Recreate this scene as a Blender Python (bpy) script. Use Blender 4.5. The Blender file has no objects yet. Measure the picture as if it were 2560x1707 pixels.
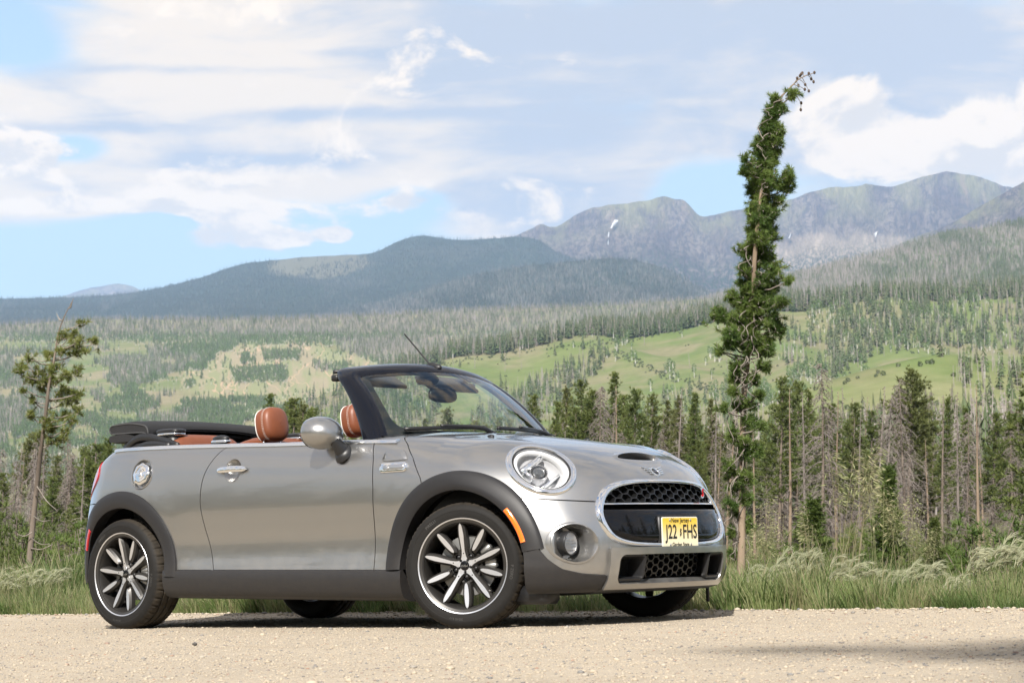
import bpy, bmesh, math, random
import numpy as np
from mathutils import Vector, Matrix

# ------------------------------------------------------------------ camera, sky, sun, exposure
SC = bpy.context.scene
COL = SC.collection
rad = math.radians
CAM = np.array([9.3681418, -8.7341231, 0.3435469])
CD = np.array([-0.631877756, 0.768646954, 0.099560845])      # view direction
CR = np.array([0.770408605, 0.63693971, -0.027899598])       # picture right
CU = np.array([0.084859196, -0.059073396, 0.994640262])      # picture up
FPX = 5357.064                                               # focal length in pixels of a 2560 px wide picture

cam_data = bpy.data.cameras.new('camera')
cam = bpy.data.objects.new('camera', cam_data)
COL.objects.link(cam)
cam_data.sensor_width = 36.0
cam_data.lens = FPX / 2560 * 36.0
cam_data.clip_start = 0.1
cam_data.clip_end = 60000
cam.matrix_world = Matrix(((CR[0], CU[0], -CD[0], CAM[0]), (CR[1], CU[1], -CD[1], CAM[1]),
                           (CR[2], CU[2], -CD[2], CAM[2]), (0, 0, 0, 1)))
cam_data.dof.use_dof = True
cam_data.dof.focus_distance = 11.2
cam_data.dof.aperture_fstop = 13
SC.camera = cam
SC.render.resolution_x, SC.render.resolution_y = 1024, 682
SC.render.engine = 'CYCLES'
SC.cycles.use_denoising = True
SC.cycles.max_bounces = 8
SC.cycles.diffuse_bounces = 3
SC.cycles.glossy_bounces = 4
SC.cycles.transparent_max_bounces = 24
SC.cycles.volume_bounces = 1
SC.cycles.caustics_reflective = False
SC.cycles.caustics_refractive = False
SC.cycles.sample_clamp_indirect = 6
SC.view_settings.view_transform = 'Standard'
SC.view_settings.look = 'None'
SC.view_settings.gamma = 1
SC.view_settings.use_curve_mapping = False
SC.view_settings.exposure = 1.27

TO_SUN = Vector((0.50, -0.866, 0.0)).normalized() * math.cos(rad(40)) + Vector((0, 0, math.sin(rad(40))))
sun_data = bpy.data.lights.new('sun', 'SUN')
sun_data.energy = 3.6
sun_data.angle = rad(0.6)
sun_data.color = (1.0, 0.95, 0.88)
sun = bpy.data.objects.new('sun', sun_data)
COL.objects.link(sun)
sun.rotation_euler = TO_SUN.to_track_quat('Z', 'Y').to_euler()

class NT:
    """short way to write a node tree"""
    def __init__(s, tree):
        s.t = tree
    def n(s, typ, ins=None, **kw):
        nd = s.t.nodes.new(typ)
        for k, v in kw.items():
            setattr(nd, k, v)
        for k, v in (ins or {}).items():
            sock = nd.inputs[k]
            if isinstance(v, bpy.types.NodeSocket):
                s.t.links.new(v, sock)
            elif isinstance(v, bpy.types.Node):
                s.t.links.new(v.outputs[0], sock)
            else:
                sock.default_value = v
        return nd
    def m(s, op, a, b=0.0, c=0.0, clamp=False):
        return s.n('ShaderNodeMath', {0: a, 1: b, 2: c}, operation=op, use_clamp=clamp).outputs[0]
    def vm(s, op, a, b=(0, 0, 0)):
        nd = s.n('ShaderNodeVectorMath', {0: a, 1: b}, operation=op)
        return nd.outputs[1] if op in ('DOT_PRODUCT', 'LENGTH', 'DISTANCE') else nd.outputs[0]
    def noise(s, vec, scale, detail=4, rough=0.55, dist=0.0):
        return s.n('ShaderNodeTexNoise', {'Vector': vec, 'Scale': scale, 'Detail': detail, 'Roughness': rough, 'Distortion': dist}).outputs[0]
    def ramp(s, fac, a, b, ca=0.0, cb=1.0, smooth=True):
        nd = s.n('ShaderNodeMapRange', {0: fac, 1: a, 2: b, 3: ca, 4: cb}, interpolation_type='SMOOTHSTEP' if smooth else 'LINEAR')
        return nd.outputs[0]
    def mix(s, fac, a, b):
        nd = s.n('ShaderNodeMix', data_type='RGBA')
        for i, v in ((0, fac), (6, a), (7, b)):
            if isinstance(v, bpy.types.NodeSocket):
                s.t.links.new(v, nd.inputs[i])
            else:
                nd.inputs[i].default_value = (*v, 1.0) if isinstance(v, tuple) and len(v) == 3 else v
        return nd.outputs[2]

def build_world():
    w = bpy.data.worlds.new('World')
    SC.world = w
    w.use_nodes = True
    t = w.node_tree
    t.nodes.clear()
    N = NT(t)
    out = N.n('ShaderNodeOutputWorld')
    sky = N.n('ShaderNodeTexSky', sky_type='NISHITA', sun_disc=False, sun_elevation=rad(40), altitude=2800,
              sun_rotation=math.atan2(TO_SUN.x, TO_SUN.y), air_density=1.0, dust_density=0.6, ozone_density=1.0)
    d = N.n('ShaderNodeTexCoord').outputs['Generated']
    xyz = N.n('ShaderNodeSeparateXYZ', {0: d})
    # bearing (along the horizon) and height of a direction: the clouds are laid out in these, all round the sky
    fwd = N.vm('DOT_PRODUCT', d, (-0.635, 0.7725, 0.0))
    rgt = N.vm('DOT_PRODUCT', d, (0.7725, 0.635, 0.0))
    az = N.m('ARCTAN2', rgt, fwd)
    el = N.m('ARCSINE', xyz.outputs[2])
    stretch = N.n('ShaderNodeMapping', {0: d, 3: (1.0, 1.0, 3.2)}).outputs[0]
    big = N.noise(stretch, 4.2, 9, 0.56, 0.35)
    mid = N.noise(N.vm('ADD', stretch, (3.1, 1.7, 0.4)), 9.0, 8, 0.6, 0.2)
    cov = N.m('ADD', N.m('MULTIPLY', big, 0.62), N.m('MULTIPLY', mid, 0.38))
    def blob(a0, e0, ra, re):
        x = N.m('DIVIDE', N.m('SUBTRACT', az, a0), ra)
        y = N.m('DIVIDE', N.m('SUBTRACT', el, e0), re)
        r = N.m('ADD', N.m('MULTIPLY', x, x), N.m('MULTIPLY', y, y))
        return N.m('POWER', 2.718, N.m('MULTIPLY', r, -1.0))
    return w, N, out, sky, d, az, el, cov, mid, stretch, blob

W, N, WOUT, SKY, WDIR, AZ, EL, COV, MID, STR, BLOB = build_world()

def finish_world():
    c = COV
    def px(x, y):           # bearing and height of a place in the sky
        v = CD + (x - 1280) / FPX * CR - (y - 853.5) / FPX * CU
        v /= np.linalg.norm(v)
        return math.atan2(v @ np.array([0.7725, 0.635, 0]), v @ np.array([-0.635, 0.7725, 0])), math.asin(v[2])
    # gaps of clear air and heavier banks of this afternoon's sky
    for (x, y, rx, ry, k) in ((430, 645, 720, 78, -0.42), (640, 548, 300, 24, -0.34), (20, 110, 150, 110, -0.22), (175, 372, 120, 40, -0.30), (650, 392, 60, 26, -.24),
                              (1740, 470, 160, 70, -0.20), (1030, 500, 110, 40, -0.26), (560, 85, 90, 30, -0.06),
                              (640, 380, 900, 130, 0.13), (900, 200, 1300, 190, 0.16), 
                              (2200, 330, 300, 170, 0.2), (1400, 520, 260, 170, 0.14), (150, 510, 190, 34, 0.20), (700, 60, 600, 70, .1), (2150, 110, 500, 90, .12)):
        a, e = px(x, y)
        c = N.m('ADD', c, N.m('MULTIPLY', BLOB(a, e, rx / FPX, ry / FPX), k))
    mask = N.ramp(c, 0.41, 0.58)
    # sheets of cloud: bright tops, grey-blue undersides in long streaks
    warp = N.n('ShaderNodeTexNoise', {'Vector': STR, 'Scale': 5.0, 'Detail': 3}).outputs['Color']
    wd = N.vm('ADD', WDIR, N.n('ShaderNodeVectorMath', {0: N.n('ShaderNodeVectorMath', {0: warp, 1: (.5, .5, .5)}, operation='SUBTRACT').outputs[0], 3: 0.05}, operation='SCALE').outputs[0])
    flat = N.n('ShaderNodeMapping', {0: wd, 3: (1.0, 1.0, 5.5)}).outputs[0]
    thick = N.m('ADD', N.m('MULTIPLY', N.noise(N.vm('ADD', flat, (7.3, 2.2, 5.1)), 5.5, 9, 0.60, 0.2), 0.6), N.m('MULTIPLY', N.noise(N.vm('ADD', STR, (1.3, 4.2, 2.1)), 13.0, 9, 0.6, 0.5), 0.4))
    g = N.m('ADD', N.m('MULTIPLY', N.m('SUBTRACT', thick, .5), 1.7), .5)
    for (x, y, rx, ry, k) in ((1720, 230, 560, 150, 0.26), (1330, 450, 250, 170, 0.20), (2250, 330, 300, 150, 0.20), (560, 150, 620, 120, -0.10), (2150, 70, 700, 90, .20), (1380, 40, 300, 70, .16), (620, 405, 300, 24, .26), (1250, 190, 300, 50, .10), (120, 470, 120, 20, .26), (900, 285, 420, 20, .26), (420, 175, 420, 14, .16), (1000, 130, 500, 14, .16), (300, 320, 300, 14, .2)):
        a, e = px(x, y)
        g = N.m('ADD', g, N.m('MULTIPLY', BLOB(a, e, rx / FPX, ry / FPX), k))
    grey = N.ramp(g, 0.40, 0.74)
    cloud = N.mix(grey, (0.492, 0.405, 0.305), (0.256, 0.262, 0.285))
    # heaped clouds with crisp edges, whitest on the right above the mountains
    HV = N.n('ShaderNodeMapping', {0: wd, 3: (1.0, 1.0, 1.7)}).outputs[0]
    p1 = N.noise(N.vm('ADD', HV, (9.1, 0.3, 2.7)), 13.0, 10, 0.60, 0.2)
    p2 = N.noise(N.vm('ADD', HV, (9.1, 0.3, 2.712)), 13.0, 10, 0.60, 0.2)
    pf = p1
    for (x, y, rx, ry, k) in ((2100, 290, 150, 90, 0.30), (2180, 390, 200, 55, 0.26), (2450, 350, 160, 85, 0.30), (1650, 290, 400, 110, -0.12), (640, 400, 420, 60, .10), (700, 596, 75, 18, .34), (845, 588, 42, 18, .34), (120, 515, 170, 24, .20), (60, 410, 80, 50, .18), (1900, 100, 600, 90, -.2), (1690, 345, 90, 30, .16), (1000, 505, 80, 26, .16), (560, 520, 200, 20, .14), (330, 560, 160, 20, -.3), (1000, 590, 120, 30, -.3), (300, 660, 300, 40, -.2)):
        a, e = px(x, y)
        pf = N.m('ADD', pf, N.m('MULTIPLY', BLOB(a, e, rx / FPX, ry / FPX), k))
    heap = N.ramp(pf, 0.545, 0.635)
    shade = N.ramp(N.m('ADD', N.m('SUBTRACT', p2, p1), N.m('MULTIPLY', N.m('SUBTRACT', p2, .5), .25)), -.02, .09, 0.0, .75)
    heapc = N.mix(shade, (0.56, 0.46, 0.345), (0.345, 0.312, 0.280))
    cloud = N.mix(heap, cloud, heapc)
    mask = N.m('MAXIMUM', mask, heap)
    edge = N.m('MULTIPLY', mask, 1.0)
    bg_sky = N.n('ShaderNodeBackground', {0: SKY.outputs[0], 1: 0.095})
    # a thin veil of haze low over the horizon keeps the blue pale
    veil = N.n('ShaderNodeBackground', {0: (0.250, 0.312, 0.287, 1), 1: 1.0})
    vf = N.ramp(EL, 0.0, 0.50, 0.88, 0.10)
    clear = N.n('ShaderNodeMixShader', {0: vf, 1: bg_sky.outputs[0], 2: veil.outputs[0]})
    bg_cl = N.n('ShaderNodeBackground', {0: cloud, 1: 1.0})
    sh = N.n('ShaderNodeMixShader', {0: edge, 1: clear.outputs[0], 2: bg_cl.outputs[0]})
    N.n('ShaderNodeOutputWorld')
    W.node_tree.links.new(sh.outputs[0], WOUT.inputs[0])
    WOUT.is_active_output = True
finish_world()

# ------------------------------------------------------------------ helpers
RNG = np.random.default_rng(11)
MATS = {}

def mat(name, color=(0.5, 0.5, 0.5), rough=0.5, metal=0.0, coat=0.0, spec=0.5, emit=None, trans=0.0, bump=None, vary=None, coat_rough=0.03):
    """procedural material: base colour with optional noise variation and bump"""
    m = bpy.data.materials.new(name)
    m.use_nodes = True
    t = m.node_tree
    t.nodes.clear()
    n = NT(t)
    b = n.n('ShaderNodeBsdfPrincipled', {'Roughness': rough, 'Metallic': metal, 'Coat Weight': coat, 'Coat Roughness': coat_rough,
                                         'Specular IOR Level': spec, 'Transmission Weight': trans})
    o = n.n('ShaderNodeOutputMaterial', {0: b.outputs[0]})
    tc = n.n('ShaderNodeTexCoord').outputs['Object']
    if vary:
        sc, amt, c2 = vary
        f = n.ramp(n.noise(tc, sc, 5, 0.6), 0.5 - amt, 0.5 + amt)
        t.links.new(n.mix(f, color, c2), b.inputs['Base Color'])
    else:
        b.inputs['Base Color'].default_value = (*color, 1)
    if bump:
        sc, st, dist = bump
        bp = n.n('ShaderNodeBump', {'Strength': st, 'Distance': dist, 'Height': n.noise(tc, sc, 3, 0.6)})
        t.links.new(bp.outputs[0], b.inputs['Normal'])
    if emit:
        b.inputs['Emission Color'].default_value = (*emit[0], 1)
        b.inputs['Emission Strength'].default_value = emit[1]
    MATS[name] = m
    return m

def mesh_data(name, V, F, mats=None, smooth=True, mat_idx=None, normals=None):
    me = bpy.data.meshes.new(name)
    V = np.asarray(V, dtype=np.float64)
    if isinstance(F, np.ndarray):
        nf, k = F.shape
        me.vertices.add(len(V)); me.vertices.foreach_set('co', V.ravel())
        me.loops.add(nf * k); me.loops.foreach_set('vertex_index', F.ravel().astype(np.int32))
        me.polygons.add(nf); me.polygons.foreach_set('loop_start', np.arange(0, nf * k, k, dtype=np.int32))
        me.update(calc_edges=True)
        me.validate()
    else:
        me.from_pydata([tuple(v) for v in V], [], F)
        me.update()
    if mats:
        for m in (mats if isinstance(mats, (list, tuple)) else [mats]):
            me.materials.append(m)
    if mat_idx is not None and len(mat_idx) == len(me.polygons):
        me.polygons.foreach_set('material_index', np.asarray(mat_idx, dtype=np.int32))
    me.polygons.foreach_set('use_smooth', [bool(smooth)] * len(me.polygons))
    if normals is not None and len(normals) == len(me.vertices):
        me.normals_split_custom_set_from_vertices([tuple(x) for x in normals])
    return me

def link(name, me, parent=None, loc=None, rot=None):
    o = bpy.data.objects.new(name, me)
    COL.objects.link(o)
    if parent is not None:
        o.parent = parent
    if loc is not None:
        o.location = loc
    if rot is not None:
        o.rotation_euler = rot
    return o

def obj(name, V, F, mats, parent=None, smooth=True, mat_idx=None, normals=None):
    return link(name, mesh_data(name, V, F, mats, smooth, mat_idx, normals), parent)

def tag(o, label=None, cat=None, group=None, kind=None):
    if label: o['label'] = label
    if cat: o['category'] = cat
    if group: o['group'] = group
    if kind: o['kind'] = kind
    return o

def empty(name, loc=(0, 0, 0), parent=None):
    o = bpy.data.objects.new(name, None)
    COL.objects.link(o)
    o.location = loc
    o.empty_display_size = 0.1
    if parent is not None: o.parent = parent
    return o

def copy_thing(o, parent=None):
    kids = list(o.children)
    c = o.copy()
    COL.objects.link(c)
    if parent is not None: c.parent = parent
    for k in kids:
        copy_thing(k, c)
    return c

class MB:
    """collects shapes into one mesh"""
    def __init__(s):
        s.V, s.F, s.M, s.n = [], [], [], 0
    def add(s, V, F, mi=0):
        V = np.asarray(V, float)
        s.V.append(V)
        for f in F:
            s.F.append(tuple(int(i) + s.n for i in f))
            s.M.append(mi)
        s.n += len(V)
        return s
    def box(s, c, size, rot=None, mi=0, bev=0.0):
        sx, sy, sz = (v / 2 for v in size)
        if bev > 0:
            V = []
            for x in (-1, 1):
                for y in (-1, 1):
                    for z in (-1, 1):
                        V += [(x * (sx - bev), y * (sy - bev), z * sz), (x * (sx - bev), y * sy, z * (sz - bev)), (x * sx, y * (sy - bev), z * (sz - bev))]
            bm = bmesh.new()
            for v in V: bm.verts.new(v)
            r = bmesh.ops.convex_hull(bm, input=bm.verts)
            bm.verts.index_update()
            V = [v.co[:] for v in bm.verts]; F = [[v.index for v in f.verts] for f in bm.faces]
            bm.free()
        else:
            V = [(x * sx, y * sy, z * sz) for x in (-1, 1) for y in (-1, 1) for z in (-1, 1)]
            F = [(0, 1, 3, 2), (4, 6, 7, 5), (0, 4, 5, 1), (2, 3, 7, 6), (0, 2, 6, 4), (1, 5, 7, 3)]
        V = np.array(V, float)
        if rot is not None: V = V @ np.array(rot).T
        return s.add(V + np.array(c), F, mi)
    def grid(s, P, mi=0, close_u=False, close_v=False, flip=False):
        """P[nu, nv, 3] as quads"""
        P = np.asarray(P, float); nu, nv = P.shape[:2]
        F = []
        for i in range(nu if close_u else nu - 1):
            for j in range(nv if close_v else nv - 1):
                a, b = i * nv + j, ((i + 1) % nu) * nv + j
                c, d = ((i + 1) % nu) * nv + (j + 1) % nv, i * nv + (j + 1) % nv
                F.append((a, d, c, b) if flip else (a, b, c, d))
        return s.add(P.reshape(-1, 3), F, mi)
    def tube(s, path, r, n=8, mi=0, caps=True, flat=None):
        path = np.asarray(path, float); k = len(path)
        r = np.full(k, r) if np.isscalar(r) else np.asarray(r, float)
        T = np.gradient(path, axis=0); T /= np.linalg.norm(T, axis=1)[:, None] + 1e-12
        up = np.array([0, 0, 1.0]) if abs(T[0][2]) < 0.9 else np.array([1.0, 0, 0])
        rings = []
        a = np.linspace(0, 2 * np.pi, n, endpoint=False)
        A = None
        for i in range(k):
            if A is None: A = np.cross(T[i], up)
            else: A = A - T[i] * (A @ T[i])
            A = A / (np.linalg.norm(A) + 1e-12)
            B = np.cross(T[i], A)
            rings.append(path[i] + r[i] * (np.cos(a)[:, None] * A + np.sin(a)[:, None] * B * (flat or 1)))
        s.grid(np.array(rings), mi, close_v=True, flip=True)
        if caps:
            s.F.append(tuple(range(s.n - n, s.n))); s.M.append(mi)
            s.F.append(tuple(range(s.n - k * n + n - 1, s.n - k * n - 1, -1))); s.M.append(mi)
        return s
    def lathe(s, prof, n=48, axis='z', c=(0, 0, 0), mi=0, arc=2 * np.pi):
        """prof: list of (radius, height)"""
        prof = np.asarray(prof, float)
        full = abs(arc - 2 * np.pi) < 1e-6
        a = np.linspace(0, arc, n, endpoint=not full)
        P = np.zeros((n, len(prof), 3))
        x = np.cos(a)[:, None] * prof[:, 0]; y = np.sin(a)[:, None] * prof[:, 0]; z = np.broadcast_to(prof[:, 1], x.shape)
        if axis == 'z': P[..., 0], P[..., 1], P[..., 2] = x, y, z
        elif axis == 'y': P[..., 0], P[..., 2], P[..., 1] = x, y, z
        else: P[..., 1], P[..., 2], P[..., 0] = x, y, z
        return s.grid(P + np.array(c), mi, close_u=full)
    def sphere(s, c, r, nu=16, nv=10, rot=None, mi=0, e=1.0):
        a = np.linspace(0, 2 * np.pi, nu, endpoint=False); b = np.linspace(-np.pi / 2, np.pi / 2, nv)
        sp = lambda v: np.sign(v) * np.abs(v) ** e
        x = sp(np.cos(a))[:, None] * sp(np.cos(b)); y = sp(np.sin(a))[:, None] * sp(np.cos(b)); z = np.broadcast_to(sp(np.sin(b)), x.shape)
        P = np.stack([x, y, z], -1) * np.array(r)
        if rot is not None: P = P @ np.array(rot).T
        return s.grid(P + np.array(c), mi, close_u=True)
    def build(s, name, mats, parent=None, smooth=True, sharp=None):
        me = mesh_data(name, np.concatenate(s.V) if s.V else np.zeros((0, 3)), s.F, mats, smooth, s.M)
        if sharp:
            me.set_sharp_from_angle(angle=rad(sharp))
        return link(name, me, parent)

def spline(pts, n=60, closed=False):
    """Catmull-Rom through the points, evenly resampled"""
    P = np.asarray(pts, float)
    if closed: Q = np.concatenate([P[-1:], P, P[:2]])
    else: Q = np.concatenate([2 * P[:1] - P[1:2], P, 2 * P[-1:] - P[-2:-1]])
    out = []
    for i in range(1, len(Q) - 2):
        for t in np.linspace(0, 1, 12, endpoint=False):
            a, b, c, d = Q[i - 1:i + 3]
            out.append(0.5 * (2 * b + (c - a) * t + (2 * a - 5 * b + 4 * c - d) * t * t + (-a + 3 * b - 3 * c + d) * t ** 3))
    out.append(Q[-2]); out = np.array(out)
    L = np.concatenate([[0], np.cumsum(np.linalg.norm(np.diff(out, axis=0), axis=1))])
    tt = np.linspace(0, L[-1], n + 1 if closed else n)
    R = np.stack([np.interp(tt, L, out[:, k]) for k in range(P.shape[1])], 1)
    return R[:-1] if closed else R

def text_mesh(body, size, align='CENTER', extrude=0.0):
    cu = bpy.data.curves.new('lettering', 'FONT')
    cu.body = body; cu.size = size; cu.align_x = align; cu.align_y = 'CENTER'; cu.extrude = extrude
    cu.resolution_u = 3
    o = bpy.data.objects.new('lettering', cu)
    COL.objects.link(o)
    dg = bpy.context.evaluated_depsgraph_get()
    me = bpy.data.meshes.new_from_object(o.evaluated_get(dg))
    V = np.zeros(len(me.vertices) * 3); me.vertices.foreach_get('co', V); V = V.reshape(-1, 3)
    F = [tuple(p.vertices) for p in me.polygons]
    bpy.data.objects.remove(o); bpy.data.curves.remove(cu); bpy.data.meshes.remove(me)
    return V, F

def at(x, y, depth):
    """the place seen at pixel (x, y) of the 2560 px photograph, at a distance along the view"""
    return CAM + depth * (CD + (x - 1280) / FPX * CR - (y - 853.5) / FPX * CU)
# ------------------------------------------------------------------ the car: body form
# x forward from the rear axle, y to the car's left, z up from the road; metres
def curve(xs, ys):
    """smooth table through the points"""
    xs, ys = np.asarray(xs, float), np.asarray(ys, float)
    m = np.gradient(ys, xs)
    X = np.linspace(xs[0], xs[-1], 400)
    i = np.clip(np.searchsorted(xs, X, 'right') - 1, 0, len(xs) - 2)
    h = xs[i + 1] - xs[i]; t = (X - xs[i]) / h
    Y = (2*t**3-3*t**2+1)*ys[i] + (t**3-2*t**2+t)*h*m[i] + (-2*t**3+3*t**2)*ys[i+1] + (t**3-t**2)*h*m[i+1]
    return lambda v: np.interp(v, X, Y)

BELT = curve([-.7, -.4, -.1, .3, .8, 1.38, 1.9, 2.1, 2.4], [.985, 1.0, 1.012, 1.007, .990, .968, .953, .945, .93])
HALF = curve([.08, .15, .22, .28, .33, .38, .44, .54, .65, .78, .88, .95, 1.02, 1.15], [.775, .795, .826, .843, .837, .829, .8265, .834, .8415, .831, .807, .779, .742, .66])
NOSE = curve([.08, .18, .25, .35, .45, .55, .64, .70, .76, .84, .95], [3.11, 3.165, 3.195, 3.212, 3.212, 3.193, 3.158, 3.128, 3.085, 2.99, 2.82])
NOSEQ = curve([.08, .3, .45, .6, .76, .95], [.19, .19, .20, .25, .30, .33])
TAIL = curve([.08, .2, .35, .5, .62, .73, .85, .93, 1.0, 1.1], [-.56, -.595, -.625, -.63, -.605, -.575, -.54, -.505, -.45, -.38])
HOOD = curve([1.7, 1.85, 2.0, 2.2, 2.4, 2.55, 2.75, 2.9, 3.0, 3.1, 3.3], [1.03, 1.02, 1.005, .985, .958, .936, .902, .874, .848, .805, .69])

def smax(a, b, k):
    h = np.maximum(k - np.abs(a - b), 0) / k
    return np.maximum(a, b) + h * h * k * 0.25

def body(x, y, z):
    ay = np.sqrt(y * y + 1e-8)
    zz = z - np.clip((z - .55) / .4, 0, 1) * (BELT(x) - .965)
    w = HALF(zz)
    w = w - .075 * np.clip((x - 2.25) / .75, 0, 2) ** 2.4 - .075 * np.clip((.15 - x) / .6, 0, 2) ** 2.2
    for ax in (0.0, 2.495):
        r = np.hypot(x - ax, z - .30)
        w = w + .007 * np.exp(-((r - .46) / .11) ** 2) * np.clip((z - .3) / .1, 0, 1)
    side = ay - w
    zt = np.where(x < 1.8, BELT(x), HOOD(x) - .045 * (ay / .7) ** 2)
    zb_ = np.clip((x - 1.75) / .25, 0, 1); zb_ = zb_ * zb_ * (3 - 2 * zb_)
    zt = BELT(x) * (1 - zb_) + (HOOD(x) - .04 * (ay / .7) ** 2 + .016 * np.exp(-((ay - .56) / .13) ** 2) * np.clip((x - 2.3) / .4, 0, 1)) * zb_
    top = z - zt
    k = .035 + .165 * np.clip((x - 1.85) / .45, 0, 1) + .07 * np.clip((-.05 - x) / .3, 0, 1)
    f = smax(side, top, k)
    f = smax(f, (x - (NOSE(z) - NOSEQ(z) * (ay / .7) ** 3)) * .9, .13)
    f = smax(f, ((TAIL(z) + .17 * (ay / .75) ** 3) - x) * .95, .16)
    f = smax(f, .165 + .02 * np.clip((x - 2.9) / .3, 0, 1) * 0 - z, .06)
    return f

def grad(P, e=1e-3, fn=None):
    fn = fn or body
    x, y, z = P.T
    g = np.stack([fn(x + e, y, z) - fn(x - e, y, z), fn(x, y + e, z) - fn(x, y - e, z), fn(x, y, z + e) - fn(x, y, z - e)], 1) / (2 * e)
    return g

def normals_at(P):
    g = grad(P, 4e-3)
    return g / (np.linalg.norm(g, axis=1)[:, None] + 1e-12)

def cast(O, D, t0=0.0, t1=1.2, n=60):
    """first place where a ray from outside meets the body"""
    O = np.atleast_2d(O).astype(float); D = np.broadcast_to(np.asarray(D, float), O.shape)
    ts = np.linspace(t0, t1, n)
    lo = np.full(len(O), t1); hi = np.full(len(O), t1); done = np.zeros(len(O), bool)
    for i in range(1, n):
        f = body(*(O + D * ts[i]).T)
        hit = (f < 0) & ~done
        lo[hit], hi[hit] = ts[i - 1], ts[i]
        done |= hit
    for _ in range(22):
        m = (lo + hi) / 2
        ins = body(*(O + D * m[:, None]).T) < 0
        hi = np.where(ins, m, hi); lo = np.where(ins, lo, m)
    return O + D * ((lo + hi) / 2)[:, None]

def cast_side(x, z, s=-1):          # s = -1: the right-hand side
    x, z = np.broadcast_arrays(np.asarray(x, float), np.asarray(z, float))
    return cast(np.stack([x.ravel(), np.full(x.size, s * 1.2), z.ravel()], 1), (0, -s, 0)).reshape(x.shape + (3,))
def cast_front(y, z):
    y, z = np.broadcast_arrays(np.asarray(y, float), np.asarray(z, float))
    return cast(np.stack([np.full(y.size, 3.6), y.ravel(), z.ravel()], 1), (-1, 0, 0)).reshape(y.shape + (3,))
def cast_top(x, y):
    x, y = np.broadcast_arrays(np.asarray(x, float), np.asarray(y, float))
    return cast(np.stack([x.ravel(), y.ravel(), np.full(x.size, 1.4)], 1), (0, 0, -1)).reshape(x.shape + (3,))

def surface_nets(fn, lo, hi, h):
    ax = [np.arange(a, b + h, h) for a, b in zip(lo, hi)]
    X, Y, Z = np.meshgrid(*ax, indexing='ij')
    f = fn(X, Y, Z)
    s = f < 0
    nx, ny, nz = f.shape
    acc = np.zeros((nx - 1, ny - 1, nz - 1, 3)); cnt = np.zeros((nx - 1, ny - 1, nz - 1))
    for axis in range(3):
        o = [b for b in range(3) if b != axis]
        for i in (0, 1):
            for j in (0, 1):
                sl = [slice(0, n - 1) for n in f.shape]
                sl[o[0]] = slice(i, f.shape[o[0]] - 1 + i); sl[o[1]] = slice(j, f.shape[o[1]] - 1 + j)
                sl2 = list(sl); sl2[axis] = slice(1, f.shape[axis])
                a, b = f[tuple(sl)], f[tuple(sl2)]
                cr = (a < 0) != (b < 0)
                t = np.where(cr, a / np.where(cr, a - b, 1), 0)
                off = np.zeros(a.shape + (3,)); off[..., axis] = t; off[..., o[0]] = i; off[..., o[1]] = j
                acc += off * cr[..., None]; cnt += cr
    act = cnt > 0
    idx = np.full(act.shape, -1); idx[act] = np.arange(act.sum())
    ii = np.argwhere(act)
    V = (ii + acc[act] / cnt[act][:, None]) * h + np.array(lo)
    Fs = []
    for axis in range(3):
        b, c = (axis + 1) % 3, (axis + 2) % 3
        sl = [slice(1, n - 1) for n in f.shape]; sl[axis] = slice(0, f.shape[axis] - 1)
        sl2 = list(sl); sl2[axis] = slice(1, f.shape[axis])
        a0, a1 = s[tuple(sl)], s[tuple(sl2)]
        w = np.argwhere(a0 != a1)
        flip = a1[tuple(w.T)]
        w = w + np.array([0 if k == axis else 1 for k in range(3)])
        def cell(db, dc):
            q = w.copy(); q[:, b] -= db; q[:, c] -= dc
            return idx[tuple(q.T)]
        q = np.stack([cell(1, 1), cell(0, 1), cell(0, 0), cell(1, 0)], 1)
        q[flip] = q[flip][:, ::-1]
        Fs.append(q)
    return V, np.concatenate(Fs)

def clip(V, T, g):
    """keep the part of a triangle mesh where g >= 0, cutting triangles along g = 0"""
    ins = g >= 0
    c = ins[T].sum(1)
    keep = [T[c == 3]]
    E = {}
    newV = [V]; n0 = len(V)
    segs = []
    for cnt_ in (1, 2):
        S = T[c == cnt_]
        if not len(S): continue
        k = np.argmax(ins[S] if cnt_ == 1 else ~ins[S], axis=1)
        r = np.arange(len(S))
        a, b, d = S[r, k], S[r, (k + 1) % 3], S[r, (k + 2) % 3]
        segs.append((cnt_, a, b, d))
    if segs:
        ed = np.concatenate([np.stack([np.concatenate([a, a]), np.concatenate([b, d])], 1) for _, a, b, d in segs])
        es = np.sort(ed, 1)
        u, inv = np.unique(es, axis=0, return_inverse=True)
        inv = inv.ravel()
        ga, gb = g[u[:, 0]], g[u[:, 1]]
        t = (ga / (ga - gb))[:, None]
        newV.append(V[u[:, 0]] * (1 - t) + V[u[:, 1]] * t)
        p = 0
        for cnt_, a, b, d in segs:
            m = len(a)
            ab, ad = inv[p:p + m] + n0, inv[p + m:p + 2 * m] + n0
            p += 2 * m
            if cnt_ == 1: keep.append(np.stack([a, ab, ad], 1))
            else: keep += [np.stack([ab, b, d], 1), np.stack([ab, d, ad], 1)]
    V2 = np.concatenate(newV); T2 = np.concatenate(keep)
    used, inv = np.unique(T2, return_inverse=True)
    return V2[used], inv.reshape(T2.shape)

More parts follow.
